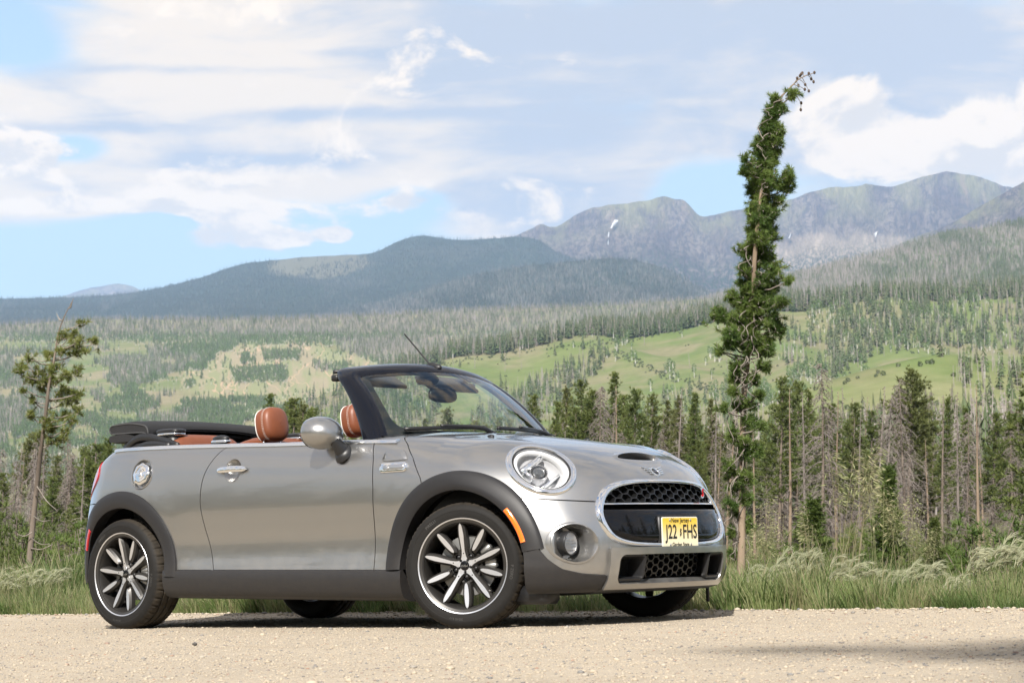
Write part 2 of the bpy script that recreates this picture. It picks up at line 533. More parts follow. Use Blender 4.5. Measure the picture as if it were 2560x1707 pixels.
def poly_dist(px, py, poly):
    """signed distance to a closed outline, positive inside"""
    poly = np.asarray(poly, float)
    d2 = np.full(np.shape(px), 1e9); ins = np.zeros(np.shape(px), bool)
    for (ax, ay), (bx, by) in zip(poly, np.roll(poly, -1, 0)):
        ex, ey = bx - ax, by - ay
        t = np.clip(((px - ax) * ex + (py - ay) * ey) / (ex * ex + ey * ey + 1e-15), 0, 1)
        d2 = np.minimum(d2, (px - ax - t * ex) ** 2 + (py - ay - t * ey) ** 2)
        cr = ((ay > py) != (by > py)) & (px < (bx - ax) * (py - ay) / (by - ay + 1e-15) + ax)
        ins ^= cr
    return np.where(ins, 1, -1) * np.sqrt(d2)

def shell(name, gs, m, parent, off=0.0, flange=0.014, base=None):
    """one body panel: the body surface where every field of gs is positive, with edges turned inwards"""
    V, T = base or BODY
    for g in gs:
        V, T = clip(V, T, g(*V.T))
    if not len(T): return None
    Nn = normals_at(V)
    V = V + Nn * off
    e = np.concatenate([T[:, [0, 1]], T[:, [1, 2]], T[:, [2, 0]]])
    key = np.sort(e, 1); u, inv, cn = np.unique(key, axis=0, return_inverse=True, return_counts=True)
    be = e[cn[inv.ravel()] == 1]
    VV, NN, FF = [V], [Nn], [T]
    if flange and len(be):
        a, b = be[:, 0], be[:, 1]
        P = np.stack([V[b], V[a], V[a] - Nn[a] * flange, V[b] - Nn[b] * flange], 1)
        fn = np.cross(P[:, 1] - P[:, 0], P[:, 3] - P[:, 0]); fn /= np.linalg.norm(fn, axis=1)[:, None] + 1e-12
        q = np.arange(len(be) * 4).reshape(-1, 4) + len(V)
        VV.append(P.reshape(-1, 3)); NN.append(np.repeat(fn, 4, 0))
        FF += [q[:, [0, 1, 2]], q[:, [0, 2, 3]]]
    return obj(name, np.concatenate(VV), np.concatenate(FF), m, parent, normals=np.concatenate(NN))

# ------------------------------------------------------------------ car materials
def paint_mat():
    m = mat('silver_paint', (.355, .352, .345), rough=.34, metal=.92, coat=1.0)
    t = m.node_tree; n = NT(t)
    b = next(x for x in t.nodes if x.type == 'BSDF_PRINCIPLED')
    tc = n.n('ShaderNodeTexCoord').outputs['Object']
    fl = n.noise(tc, 900, 1, 0.5)
    t.links.new(n.ramp(fl, .3, .7, .28, .34), b.inputs['Roughness'])
    # road dust low on the body
    z = n.n('ShaderNodeSeparateXYZ', {0: tc}).outputs[2]
    dust = n.m('MULTIPLY', n.ramp(z, .55, .16, 0, .35), n.ramp(n.noise(tc, 14, 5, .65), .3, .75))
    t.links.new(n.mix(dust, (.355, .352, .345), (.38, .345, .29)), b.inputs['Base Color'])
    t.links.new(n.m('SUBTRACT', .92, n.m('MULTIPLY', dust, .7)), b.inputs['Metallic'])
    t.links.new(n.m('SUBTRACT', 1.0, n.m('MULTIPLY', dust, .9)), b.inputs['Coat Weight'])
    return m
PAINT = paint_mat()
def plastic_mat():
    m = mat('grey_plastic', (.018, .018, .019), rough=.48, spec=.32)
    t = m.node_tree; n = NT(t)
    b = next(x for x in t.nodes if x.type == 'BSDF_PRINCIPLED')
    tc = n.n('ShaderNodeTexCoord').outputs['Object']
    z = n.n('ShaderNodeSeparateXYZ', {0: tc}).outputs[2]
    f = n.m('MULTIPLY', n.ramp(z, .55, .18, .1, .5), n.ramp(n.noise(tc, 26, 7, .7), .25, .8, .25, .85))
    t.links.new(n.mix(f, (.017, .017, .0185), (.048, .041, .034)), b.inputs['Base Color'])
    bp = n.n('ShaderNodeBump', {'Strength': .25, 'Distance': .0006, 'Height': n.noise(tc, 700, 2, .5)})
    t.links.new(bp.outputs[0], b.inputs['Normal'])
    return m
PLASTIC = plastic_mat()
CHROME = mat('chrome', (.82, .83, .84), rough=.06, metal=1.0)
SATIN = mat('satin_metal', (.55, .55, .56), rough=.3, metal=1.0)
ALLOY = mat('machined_alloy', (.74, .75, .78), rough=.36, metal=.92)
def gun_mat():
    return mat('dark_alloy', (.035, .033, .031), rough=.38, metal=.4, vary=(7, .25, (.045, .042, .038)))
GUN = gun_mat()
BLACK = mat('black_plastic', (.012, .012, .013), rough=.42)
GLOSS = mat('gloss_black', (.004, .004, .005), rough=.06, spec=.3)
PIANO = mat('dark_blue_gloss', (.005, .006, .010), rough=.14, spec=.22)
MATTE = mat('matte_black', (.008, .008, .008), rough=.9, spec=.1)
FABRIC = mat('black_canvas', (.020, .020, .021), rough=.8, spec=.3, bump=(420, .35, .001))
HEM = mat('canvas_hem', (.045, .045, .046), rough=.7)
LEATHER = mat('brown_leather', (.165, .050, .022), rough=.45, bump=(260, .25, .0012), vary=(18, .3, (.19, .060, .026)))
PIPING = mat('white_piping', (.72, .70, .66), rough=.5)
AMBER = mat('amber_lens', (.85, .16, .01), rough=.15, coat=1.0)
REDL = mat('red_lens', (.42, .012, .02), rough=.12, coat=1.0)
WHITEP = mat('white_reflector', (.78, .79, .80), rough=.25, metal=.2)
ANTH = mat('mesh_black', (.007, .007, .0075), rough=.35)
CAST = mat('cast_metal', (.32, .32, .31), rough=.45, metal=.8)

def rubber_mat():
    m = mat('tyre_rubber', (.011, .0105, .010), rough=.7, spec=.22)
    t = m.node_tree; n = NT(t)
    b = next(x for x in t.nodes if x.type == 'BSDF_PRINCIPLED')
    tc = n.n('ShaderNodeTexCoord').outputs['Object']
    xyz = n.n('ShaderNodeSeparateXYZ', {0: tc})
    r = n.m('SQRT', n.m('ADD', n.m('POWER', xyz.outputs[0], 2), n.m('POWER', xyz.outputs[1], 2)))
    f = n.m('MULTIPLY', n.ramp(r, .288, .306, .05, .8), n.ramp(n.noise(tc, 22, 6, .7), .3, .75, .3, 1))
    t.links.new(n.mix(f, (.011, .0105, .010), (.062, .050, .036)), b.inputs['Base Color'])
    return m
RUBBER = rubber_mat()

def glass_mat(name, tint, refl=1.0, dark=None):
    """a thin pane: mirror reflection over clear see-through"""
    m = bpy.data.materials.new(name); m.use_nodes = True
    t = m.node_tree; t.nodes.clear(); n = NT(t)
    fr = n.n('ShaderNodeFresnel', {'IOR': 1.52})
    f = n.m('MULTIPLY', fr.outputs[0], refl * .95, clamp=True)
    gl = n.n('ShaderNodeBsdfGlossy', {'Color': (1, 1, 1, 1), 'Roughness': 0.01})
    tr = n.n('ShaderNodeBsdfTransparent', {0: (*tint, 1)})
    mx = n.n('ShaderNodeMixShader', {0: f, 1: tr.outputs[0], 2: gl.outputs[0]})
    n.n('ShaderNodeOutputMaterial', {0: mx.outputs[0]})
    return m
GLASS = glass_mat('windscreen_glass', (.80, .88, .86), 1.0)
LENS = glass_mat('clear_lens', (.97, .97, .97), .8)

# ------------------------------------------------------------------ car: body panels
BV, BQ = surface_nets(body, (-.74, -.93, .10), (3.34, .93, 1.14), .0125)
for _ in range(4):
    f = body(*BV.T); g = grad(BV)
    BV = BV - np.clip(f / ((g * g).sum(1) + 1e-9), -.01, .01)[:, None] * g
BODY = (BV, np.concatenate([BQ[:, [0, 1, 2]], BQ[:, [0, 2, 3]]]))

car = empty('convertible_car')
tag(car, 'silver two-door convertible with its black roof folded down, parked on the gravel road', 'car')

GAP = .0028
R_OUT, R_IN = .467, .372
AX_F, AX_R, AZ = 2.495, 0.0, .300
def outside_arches(x, y, z):
    return np.minimum(np.hypot(x - AX_F, z - AZ), np.hypot(x - AX_R, z - AZ)) - (R_OUT - .02) + np.where(np.abs(y) < .62, 1, 0)
DOOR_REAR = spline([(.85, .998), (.828, .977), (.772, .946), (.715, .886), (.680, .823), (.666, .754), (.664, .674), (.683, .574), (.72, .455), (.746, .365), (.762, .31)], 40)
SILL_Z = lambda x: .328 - .018 * x
def door_rear_x(z):
    return np.interp(z, DOOR_REAR[::-1, 1], DOOR_REAR[::-1, 0])
def door_front_x(z):
    return np.interp(z, [.28, .5, .7, .85, .95], [1.942, 1.945, 1.945, 1.928, 1.898])
def bonnet_x(z, ay):
    zz = np.minimum(z, .955)
    return np.interp(zz, [.55, .62, .74, .843, .915, .955], [2.34, 2.315, 2.268, 2.190, 2.112, 2.050]) - .05 * np.clip(1 - (ay / .745) ** 2, 0, 1)
def seam_z(x, ay):
    return .628 - .035 * np.clip((x - 2.75) / .35, 0, 1.2)
GR_HALF = [(0, .705), (.20, .702), (.34, .688), (.43, .655), (.487, .60), (.515, .535), (.505, .465), (.46, .408), (.36, .380), (.20, .372), (0, .370)]
GRILLE = spline(GR_HALF + [(-a, b) for a, b in GR_HALF[-2:0:-1]], 96, closed=True)
def rrect(x0, x1, z0, z1, r, n=6):
    P = []
    for cx, cz, a0 in ((x1 - r, z1 - r, 0), (x0 + r, z1 - r, 90), (x0 + r, z0 + r, 180), (x1 - r, z0 + r, 270)):
        for a in np.linspace(a0, a0 + 90, n):
            P.append((cx + r * math.cos(rad(a)), cz + r * math.sin(rad(a))))
    return np.array(P)
INTAKE = rrect(-.435, .435, .208, .338, .035)
def in_grille(x, y, z): return np.where(x > 2.5, poly_dist(y, z, GRILLE), -1)
def in_intake(x, y, z): return np.where(x > 2.5, poly_dist(y, z, INTAKE), -1)

# headlamp frames: centre, axes on the body surface
def lamp_frame(s):
    c = cast(np.array([[2.838 + 1.0 * .62, s * (.60 + .5), .763 + .35]]), -np.array([.62, s * .5, .35]) / np.linalg.norm([.62, .5, .35]))[0]
    nn = normals_at(c[None])[0]
    nn = nn + np.array([.25, s * .05, -.10]); nn /= np.linalg.norm(nn)
    up = np.array([-.55, -s * .12, .8]); up -= nn * (up @ nn); up /= np.linalg.norm(up)
    ax = np.cross(up, nn); q = rad(22) * s
    up, ax = up * math.cos(q) + ax * math.sin(q), ax * math.cos(q) - up * math.sin(q)
    return c, nn, ax, up
LAMPS = {s: lamp_frame(s) for s in (-1, 1)}
LAMP_A, LAMP_B = .124, .158
def in_lamp(x, y, z, grow=0.0):
    P = np.stack([x, y, z], -1)
    out = np.full(np.shape(x), -1.0)
    for s in (-1, 1):
        c, nn, ax, up = LAMPS[s]
        q = P - c
        u, v, w = q @ ax, q @ up, q @ nn
        d = (1 - np.sqrt((u / (LAMP_A + grow)) ** 2 + (v / (LAMP_B + grow)) ** 2)) * LAMP_A
        out = np.maximum(out, np.where(np.abs(w) < .25, d, -1))
    return out
# fog lamp recess
FOG = {s: cast(np.array([[3.7, s * .632, .398]]), (-1, 0, 0))[0] for s in (-1, 1)}
FOG_R = .089
def in_fog(x, y, z):
    out = np.full(np.shape(x), -1.0)
    for s in (-1, 1):
        c = FOG[s]
        out = np.maximum(out, np.where(x > 2.6, FOG_R - np.hypot((y - c[1]), z - c[2]), -1))
    return out

cockpit = lambda x, y, z: np.maximum.reduce([np.abs(y) - (HALF(.965) - .062), -.36 - x, x - 1.97, .90 - z])
top_open = lambda x, y, z: cockpit(x, y, z)
right, left = (lambda x, y, z: -y - .3), (lambda x, y, z: y - .3)
over_sill = lambda x, y, z: z - SILL_Z(x) - GAP
HANDLE, FUEL = (.903, .841), (.173, .854)
SCOOP = (2.985, .026, .168)
def outside_disc(c, r): return lambda x, y, z: np.hypot(x - c[0], z - c[1]) - r
for nm, sd in (('right', right), ('left', left)):
    shell('door', [sd, over_sill, outside_disc(HANDLE, .062), lambda x, y, z: x - door_rear_x(z) - GAP, lambda x, y, z: door_front_x(z) - x - GAP, top_open], PAINT, car)
    shell('front_side_panel', [sd, over_sill, outside_arches, lambda x, y, z: x - door_front_x(z) - GAP, lambda x, y, z: bonnet_x(z, np.abs(y)) - x - GAP,
                               lambda x, y, z: 2.6 - x, top_open], PAINT, car)
rear_seam = lambda x, y, z: np.where(x < -.1, z - .705, 1)
shell('rear_quarter_panel', [lambda x, y, z: door_rear_x(z) - x - GAP, lambda x, y, z: np.where(x < .75, over_sill(x, y, z), 1), outside_arches, lambda x, y, z: np.where(y < 0, np.hypot(x - FUEL[0], z - FUEL[1]) - .080, 1),
                     lambda x, y, z: np.where(x < -.1, z - .705 - GAP, 1), lambda x, y, z: z - .25, top_open], PAINT, car)
shell('rear_bumper', [lambda x, y, z: -.1 - x, outside_arches, lambda x, y, z: .705 - GAP - z, lambda x, y, z: z - .33], PAINT, car)
shell('rear_valance', [lambda x, y, z: -.1 - x, outside_arches, lambda x, y, z: .328 - z], PLASTIC, car, off=.004)
shell('bonnet', [lambda x, y, z: x - bonnet_x(z, np.abs(y)) - GAP, lambda x, y, z: z - seam_z(x, np.abs(y)) - GAP, outside_arches,
                 lambda x, y, z: -in_grille(x, y, z), lambda x, y, z: -in_lamp(x, y, z),
                 lambda x, y, z: (np.hypot((x - SCOOP[0]) / SCOOP[1], y / SCOOP[2]) - 1) * .03], PAINT, car)
clad_z = lambda x: np.interp(x, [2.90, 2.935, 2.97, 3.02, 3.08, 3.14, 3.2], [.385, .375, .325, .277, .252, .240, .235])
apron = lambda x, y, z: np.minimum(.484 - np.abs(y) , .372 - z)
low_front = lambda x, y, z: np.maximum(z - clad_z(x), .484 - np.abs(y))
shell('front_bumper', [lambda x, y, z: x - 2.6, lambda x, y, z: seam_z(x, np.abs(y)) - GAP - z, outside_arches, low_front,
                       lambda x, y, z: -in_grille(x, y, z), lambda x, y, z: -in_fog(x, y, z), lambda x, y, z: -apron(x, y, z)], PAINT, car)
shell('front_apron', [lambda x, y, z: x - 2.6, apron, lambda x, y, z: -in_intake(x, y, z), lambda x, y, z: z - .188], PAINT, car, off=.024, flange=.04)
shell('front_lip', [lambda x, y, z: x - 2.75, lambda x, y, z: .50 - np.abs(y), lambda x, y, z: .186 - z, lambda x, y, z: z - .160], BLACK, car, off=.012, flange=.02)
for sd in (right, left):
    shell('bumper_cladding', [sd, lambda x, y, z: x - 2.55, lambda x, y, z: np.abs(y) - .486, lambda x, y, z: clad_z(x) - z - .001, lambda x, y, z: np.hypot(x - AX_F, z - AZ) - R_IN - .004,
                              lambda x, y, z: z - .172], PLASTIC, car, off=.012)
# wheel-arch cladding and sills
def arch_ring(ax, th0, th1, s):
    th = np.radians(np.linspace(th0, th1, 64))
    rr = [R_OUT + .001, R_OUT - .002, R_OUT - .012, .435, .405, .385, R_IN, R_IN + .002, R_IN + .004]
    pr = [-.004, .009, .014, .017, .018, .016, .008, -.02, -.07]
    P = np.zeros((len(th), len(rr), 3))
    for j, (r, p) in enumerate(zip(rr, pr)):
        x, z = ax + r * np.cos(th), AZ + r * np.sin(th)
        q = cast_side(x, np.maximum(z, .18), s)
        # towards the bumper corner the body turns away: carry the side on smoothly
        q[:, 1] = s * np.maximum(np.abs(q[:, 1]), .70)
        q[:, 2] = z
        q[:, 1] += s * p
        P[:, j] = q
    return P
for s in (-1, 1):
    for ax, a0, a1 in ((AX_R, -2, 186), (AX_F, 9.5, 181)):
        P = arch_ring(ax, a0, a1, s)
        mb = MB(); mb.grid(P, flip=(s > 0))
        mb.build('wheel_arch_trim', PLASTIC, car, sharp=45)
    xs = np.linspace(.36, 2.13, 50)
    prof = [(.005, -.01), (.002, .004), (-.006, .011), (-.05, .013), (-.075, .010), (-.105, .002), (-.135, -.015), (-.15, -.05), (-.155, -.12)]
    P = np.zeros((len(xs), len(prof), 3))
    for j, (dz, p) in enumerate(prof):
        z = SILL_Z(xs) - .002 + dz
        y0 = np.abs(cast_side(xs, SILL_Z(xs), s)[:, 1])
        P[:, j] = np.stack([xs, s * (y0 + p), z], 1)
    mb = MB(); mb.grid(P, flip=(s < 0)); mb.F.append(tuple(range(len(prof)))); mb.M.append(0); mb.F.append(tuple(len(prof) * 49 + i for i in range(len(prof)))); mb.M.append(0)
    mb.build('side_sill', PLASTIC, car, sharp=40)
    # bright strip along the waistline
    xs = np.linspace(-.13, 2.042, 90)
    y0 = np.abs(cast_side(xs, BELT(xs) - .030, s)[:, 1])
    P = np.zeros((90, 6, 3))
    for j, (dy, dz) in enumerate(((-.035, .008), (-.018, .012), (-.006, .010), (.002, .002), (.003, -.008), (-.002, -.011))):
        P[:, j] = np.stack([xs, s * (y0 + dy - .004), BELT(xs) - .010 + dz], 1)
    mb = MB(); mb.grid(P, flip=(s < 0)); mb.F += [tuple(range(6)), tuple(89 * 6 + i for i in range(6))]; mb.M += [0, 0]
    mb.build('waist_strip', CHROME, car, sharp=60)

# floor, engine bay and wheel wells
mb = MB()
mb.box((1.05, 0, .50), (2.9, 1.16, .60)).box((2.70, 0, .36), (.45, .98, .32)).box((2.60, 0, .62), (.30, .80, .30)).box((1.25, 0, .52), (1.45, 1.56, .62))
mb.box((2.72, 0, .22), (.5, 1.1, .1)).box((-.25, 0, .27), (.5, 1.1, .1))
for s in (-1, 1):
    for ax in (AX_F, AX_R):
        a = np.linspace(-.28, np.pi + .28, 28)
        P = np.zeros((28, 2, 3))
        xw, zw = ax + .392 * np.cos(a), AZ + .392 * np.sin(a)
        yb = np.abs(cast_side(xw, np.maximum(zw, .2), s)[:, 1]) - .02
        for j, yy in enumerate((np.full(28, .58), np.clip(yb, .58, .82))):
            P[:, j] = np.stack([xw, s * yy, zw], 1)
        mb.grid(P)
        mb.grid(np.stack([np.stack([ax + .392 * np.cos(a), np.full(28, s * .58), AZ + .392 * np.sin(a)], 1), np.stack([ax + 0 * a, np.full(28, s * .58), AZ + 0 * a], 1)], 1))
mb.build('underbody', MATTE, car, smooth=False)
for x in np.linspace(.55, 1.9, 8):
    mb = MB(); mb.box((x, -.62, .178), (.10, .05, .03), bev=.008); mb.build('jacking_pad', BLACK, car)
for nm, c_, sz_, bv in (('mud_flap', (.50, -.60, .185), (.12, .08, .04), .008), ('air_deflector', (2.80, -.62, .155), (.22, .14, .09), .02), ('under_tray', (2.72, -.2, .17), (.3, .5, .05), .02), ('tow_bracket', (2.98, .585, .14), (.02, .012, .12), .004)):
    mb = MB(); mb.box(c_, sz_, bev=bv); mb.build(nm, BLACK, car)
# ------------------------------------------------------------------ car: wheels
def make_wheel(phase):
    """local frame: z outwards along the axle, y up; returns the parts as (name, mesh)"""
    parts = []
    # tyre: lathe with shoulder blocks cut by cross grooves
    n = 240
    prof = [(.206, -.088), (.222, -.099), (.245, -.106), (.270, -.107), (.288, -.101), (.299, -.090), (.3045, -.078),
            (.3075, -.060), (.3078, -.048), (.300, -.046), (.300, -.038), (.3085, -.036), (.3087, -.008), (.3007, -.006), (.3007, .006), (.3087, .008), (.3085, .036),
            (.300, .038), (.300, .046), (.3078, .048), (.3075, .060), (.3045, .078), (.299, .090), (.288, .101), (.275, .1062), (.268, .1070), (.2665, .1058), (.250, .1058), (.245, .1048), (.236, .1035), (.2345, .101), (.228, .099), (.2215, .095), (.206, .088)]
    prof = np.array(prof)
    a = np.linspace(0, 2 * np.pi, n, endpoint=False)
    P = np.zeros((n, len(prof), 3))
    for i in range(n):
        r = prof[:, 0].copy()
        k = i % 6
        sh = (np.abs(prof[:, 1]) > .047) & (prof[:, 0] > .29)
        if k == 0: r[sh] -= np.where(prof[sh, 0] > .3, .006, .003)
        if k == 3: r[(np.abs(prof[:, 1]) > .05) & (prof[:, 0] > .303)] -= .0018
        P[i, :, 0], P[i, :, 1], P[i, :, 2] = r * math.cos(a[i]), r * math.sin(a[i]), prof[:, 1]
    mb = MB(); mb.grid(P, close_u=True)
    me = mesh_data('tyre', np.concatenate(mb.V), mb.F, RUBBER); me.set_sharp_from_angle(angle=rad(35))
    parts.append(('tyre', me))
    # rim: bright flange and dark barrel
    mb = MB()
    mb.lathe([(.2262, .0985), (.2275, .0998), (.2318, .1012), (.2345, .0985), (.2338, .0950)], 96, mi=0)
    mb.lathe([(.2262, .0985), (.2150, .0935), (.2120, .0925), (.2050, .080), (.1990, .05), (.1960, -.03), (.203, -.085), (.214, -.094)], 96, mi=1)
    me = mesh_data('rim', np.concatenate(mb.V), mb.F, [ALLOY, GUN], mat_idx=mb.M); me.set_sharp_from_angle(angle=rad(40))
    parts.append(('rim', me))
    def spoke(ang, long):
        # a petal: bright flat face on a dark tapering body
        r0, r1 = (.030, .206) if long else (.084, .206)
        m = 22
        t = np.linspace(0, 1, m); r = r0 + (r1 - r0) * t
        if long:
            w = np.interp(t, [0, .10, .25, .45, .68, .85, .95, 1.0], [.0165, .0105, .0072, .0092, .0112, .0092, .0058, .0008])
        else:
            w = .0108 * np.sqrt(np.clip(1 - ((t - .5) / .5) ** 2, 0, 1)) ** .9 + .0006
        zf = .0665 + .018 * np.clip((r - .03) / .17, 0, 1) ** 1.3
        mb = MB(); c, s = math.cos(ang), math.sin(ang)
        def P(rr, ww, zz): return np.stack([rr * c - ww * s, rr * s + ww * c, zz], -1)
        mb.grid(np.stack([P(r, -w, zf), P(r, w, zf)], 1), mi=0, flip=True)
        # flanks flare into the body behind
        wb = w + (.013 if long else .012); rb = np.clip((r - r0) * 1.0 + r0 - (0 if long else .010 * (1 - t)), 0, .208)
        for sg in (-1, 1):
            mb.grid(np.stack([P(r, sg * w, zf), P(rb, sg * (wb * .8 + w * .2), zf - .012), P(rb, sg * wb, zf - .036)], 1), mi=1, flip=(sg < 0))
        mb.grid(np.stack([P(rb, -wb, zf - .036), P(rb, wb, zf - .036)], 1), mi=1, flip=False)
        i0, i1 = [k for k in (0, m - 1)]
        for i in (0, m - 1):
            q = np.array([P(r[i:i+1], w[i:i+1], zf[i:i+1])[0], P(r[i:i+1], -w[i:i+1], zf[i:i+1])[0], P(rb[i:i+1], -wb[i:i+1], zf[i:i+1] - .036)[0], P(rb[i:i+1], wb[i:i+1], zf[i:i+1] - .036)[0]])
            mb.add(q, [(0, 1, 2, 3)], 1)
        me = mesh_data('spoke', np.concatenate(mb.V), mb.F, [ALLOY, GUN], mat_idx=mb.M)
        me.set_sharp_from_angle(angle=rad(30))
        return me
    for k in range(5):
        parts.append(('spoke', spoke(rad(92 + 72 * k) + phase, True)))
        parts.append(('spoke', spoke(rad(92 + 36 + 72 * k) + phase, False)))
    mb = MB()
    mb.lathe([(.0, .040), (.062, .040), (.082, .046), (.086, .040), (.080, .0), (.0, -.01)], 40, mi=1)
    # bright centre of the star between the long spokes
    a = np.linspace(0, 2 * np.pi, 60, endpoint=False)
    st = .0335 + .011 * (np.cos(5 * (a - rad(92) - phase)))
    mb.add(np.concatenate([np.stack([st * np.cos(a), st * np.sin(a), np.full(60, .0672)], 1), np.stack([st * np.cos(a) * 1.15, st * np.sin(a) * 1.15, np.full(60, .042)], 1)]),
           [tuple(range(60))] + [(i, 60 + i, 60 + (i + 1) % 60, (i + 1) % 60) for i in range(60)], 0)
    for k in range(5):
        an = rad(92 + 72 * k) + phase
        mb.lathe([(.0, .0690), (.0030, .0690), (.0032, .0670)], 10, c=(.060 * math.cos(an), .060 * math.sin(an), .0012), mi=2)
    me = mesh_data('hub', np.concatenate(mb.V), mb.F, [ALLOY, GUN, BLACK], mat_idx=mb.M); me.set_sharp_from_angle(angle=rad(40))
    parts.append(('hub', me))
    for k in range(5):
        an = rad(92 + 36 + 72 * k) + phase
        mb = MB()
        c = (.054 * math.cos(an), .054 * math.sin(an), 0)
        mb.lathe([(.0135, .062), (.0155, .060), (.0155, .040)], 16, c=c, mi=1)
        mb.lathe([(.0125, .050), (.0128, .045)], 16, c=c, mi=0).lathe([(0, .058), (.0085, .058), (.0098, .055), (.0098, .045)], 6, c=c, mi=2).lathe([(0, .045), (.0155, .045)], 12, c=c, mi=0)
        parts.append(('wheel_bolt', mesh_data('wheel_bolt', np.concatenate(mb.V), mb.F, [MATTE, GUN, BLACK], mat_idx=mb.M)))
    mb = MB()
    mb.lathe([(0, .0715), (.016, .0712), (.0225, .0700), (.0245, .066), (.0245, .06)], 32, mi=0)
    V, F = text_mesh('MINI', .0165)
    ang = phase + rad(180)
    c, s = math.cos(ang), math.sin(ang)
    V = np.stack([V[:, 0] * c - V[:, 1] * s, V[:, 0] * s + V[:, 1] * c, np.full(len(V), .0721)], 1)
    mb.add(V, F, 1)
    parts.append(('centre_cap', mesh_data('centre_cap', np.concatenate(mb.V), mb.F, [GLOSS, SATIN], mat_idx=mb.M)))
    # raised maker's lettering round the sidewall
    for word, a0, size, rr in (('PIRELLI', 128, .021, .2575), ('205/45 R17', 262, .015, .2575), ('P ZERO', 352, .021, .2575)):
        V, F = text_mesh(word, size)
        th = rad(a0) - V[:, 0] / rr; R = rr + V[:, 1]
        parts.append(('tyre_lettering', mesh_data('tyre_lettering', np.stack([R * np.cos(th), R * np.sin(th), np.full(len(V), .1066)], 1), F, LETTER, smooth=False)))
    mb = MB()
    mb.lathe([(0, .004), (.06, .004), (.07, .014), (.072, .012), (.147, .012), (.148, .004), (.147, -.010), (.07, -.010), (0, -.01)], 48)
    me = mesh_data('brake_disc', np.concatenate(mb.V), mb.F, CAST); me.set_sharp_from_angle(angle=rad(40))
    parts.append(('brake_disc', me))
    mb = MB()
    for t in np.linspace(-.5, .5, 7):
        a = t + .15
        mb.box((.125 * math.cos(a), .125 * math.sin(a), .012), (.062, .026, .06), rot=[[math.cos(a), -math.sin(a), 0], [math.sin(a), math.cos(a), 0], [0, 0, 1]], bev=.006)
    parts.append(('brake_caliper', mesh_data('brake_caliper', np.concatenate(mb.V), mb.F, CAST)))
    mb = MB(); mb.tube([(.19 * math.cos(-.75), .19 * math.sin(-.75), .05), (.178 * math.cos(-.75), .178 * math.sin(-.75), .085)], .0035, 8)
    parts.append(('tyre_valve', mesh_data('tyre_valve', np.concatenate(mb.V), mb.F, CHROME)))
    return parts
LETTER = mat('moulded_rubber', (.05, .048, .045), rough=.6)
def place_wheel(parts, x, y, yaw, s, steer=0):
    w = empty('wheel', parent=car)
    # outward axis of the right-hand wheel is -y
    out = Vector((math.sin(steer), -math.cos(steer), 0)) * (1 if s < 0 else -1)
    up = Vector((0, 0, 1)); xx = up.cross(out)
    M = Matrix((xx, up, out)).transposed().to_4x4()
    M.translation = Vector((x, y, .3045))
    w.matrix_local = M
    for nm, me in parts:
        link(nm, me, w)
    return w
WP = make_wheel(rad(2)); WP2 = make_wheel(rad(8))
STEER = rad(20.5)
place_wheel(WP, AX_F - .012, -.735, 0, -1, STEER)
place_wheel(WP2, AX_R, -.735, 0, -1)
place_wheel(WP, AX_F, .735, 0, 1, STEER)
place_wheel(WP2, AX_R, .735, 0, 1)
# ------------------------------------------------------------------ car: lamps, grille, plate, trim
def frame_at(p, up=(0, 0, 1)):
    n = normals_at(np.atleast_2d(p))[0]
    u = np.array(up, float); u = u - n * (u @ n); u /= np.linalg.norm(u)
    return np.array(p), n, np.cross(u, n), u
def local(fr, P):
    """points given as (right-hand, up, out) in a surface frame"""
    c, n, ax, u = fr
    P = np.asarray(P, float)
    return c + P[..., 0:1] * ax + P[..., 1:2] * u + P[..., 2:3] * n
def rot_to(fr): return np.stack([fr[2], fr[3], fr[1]], 1)

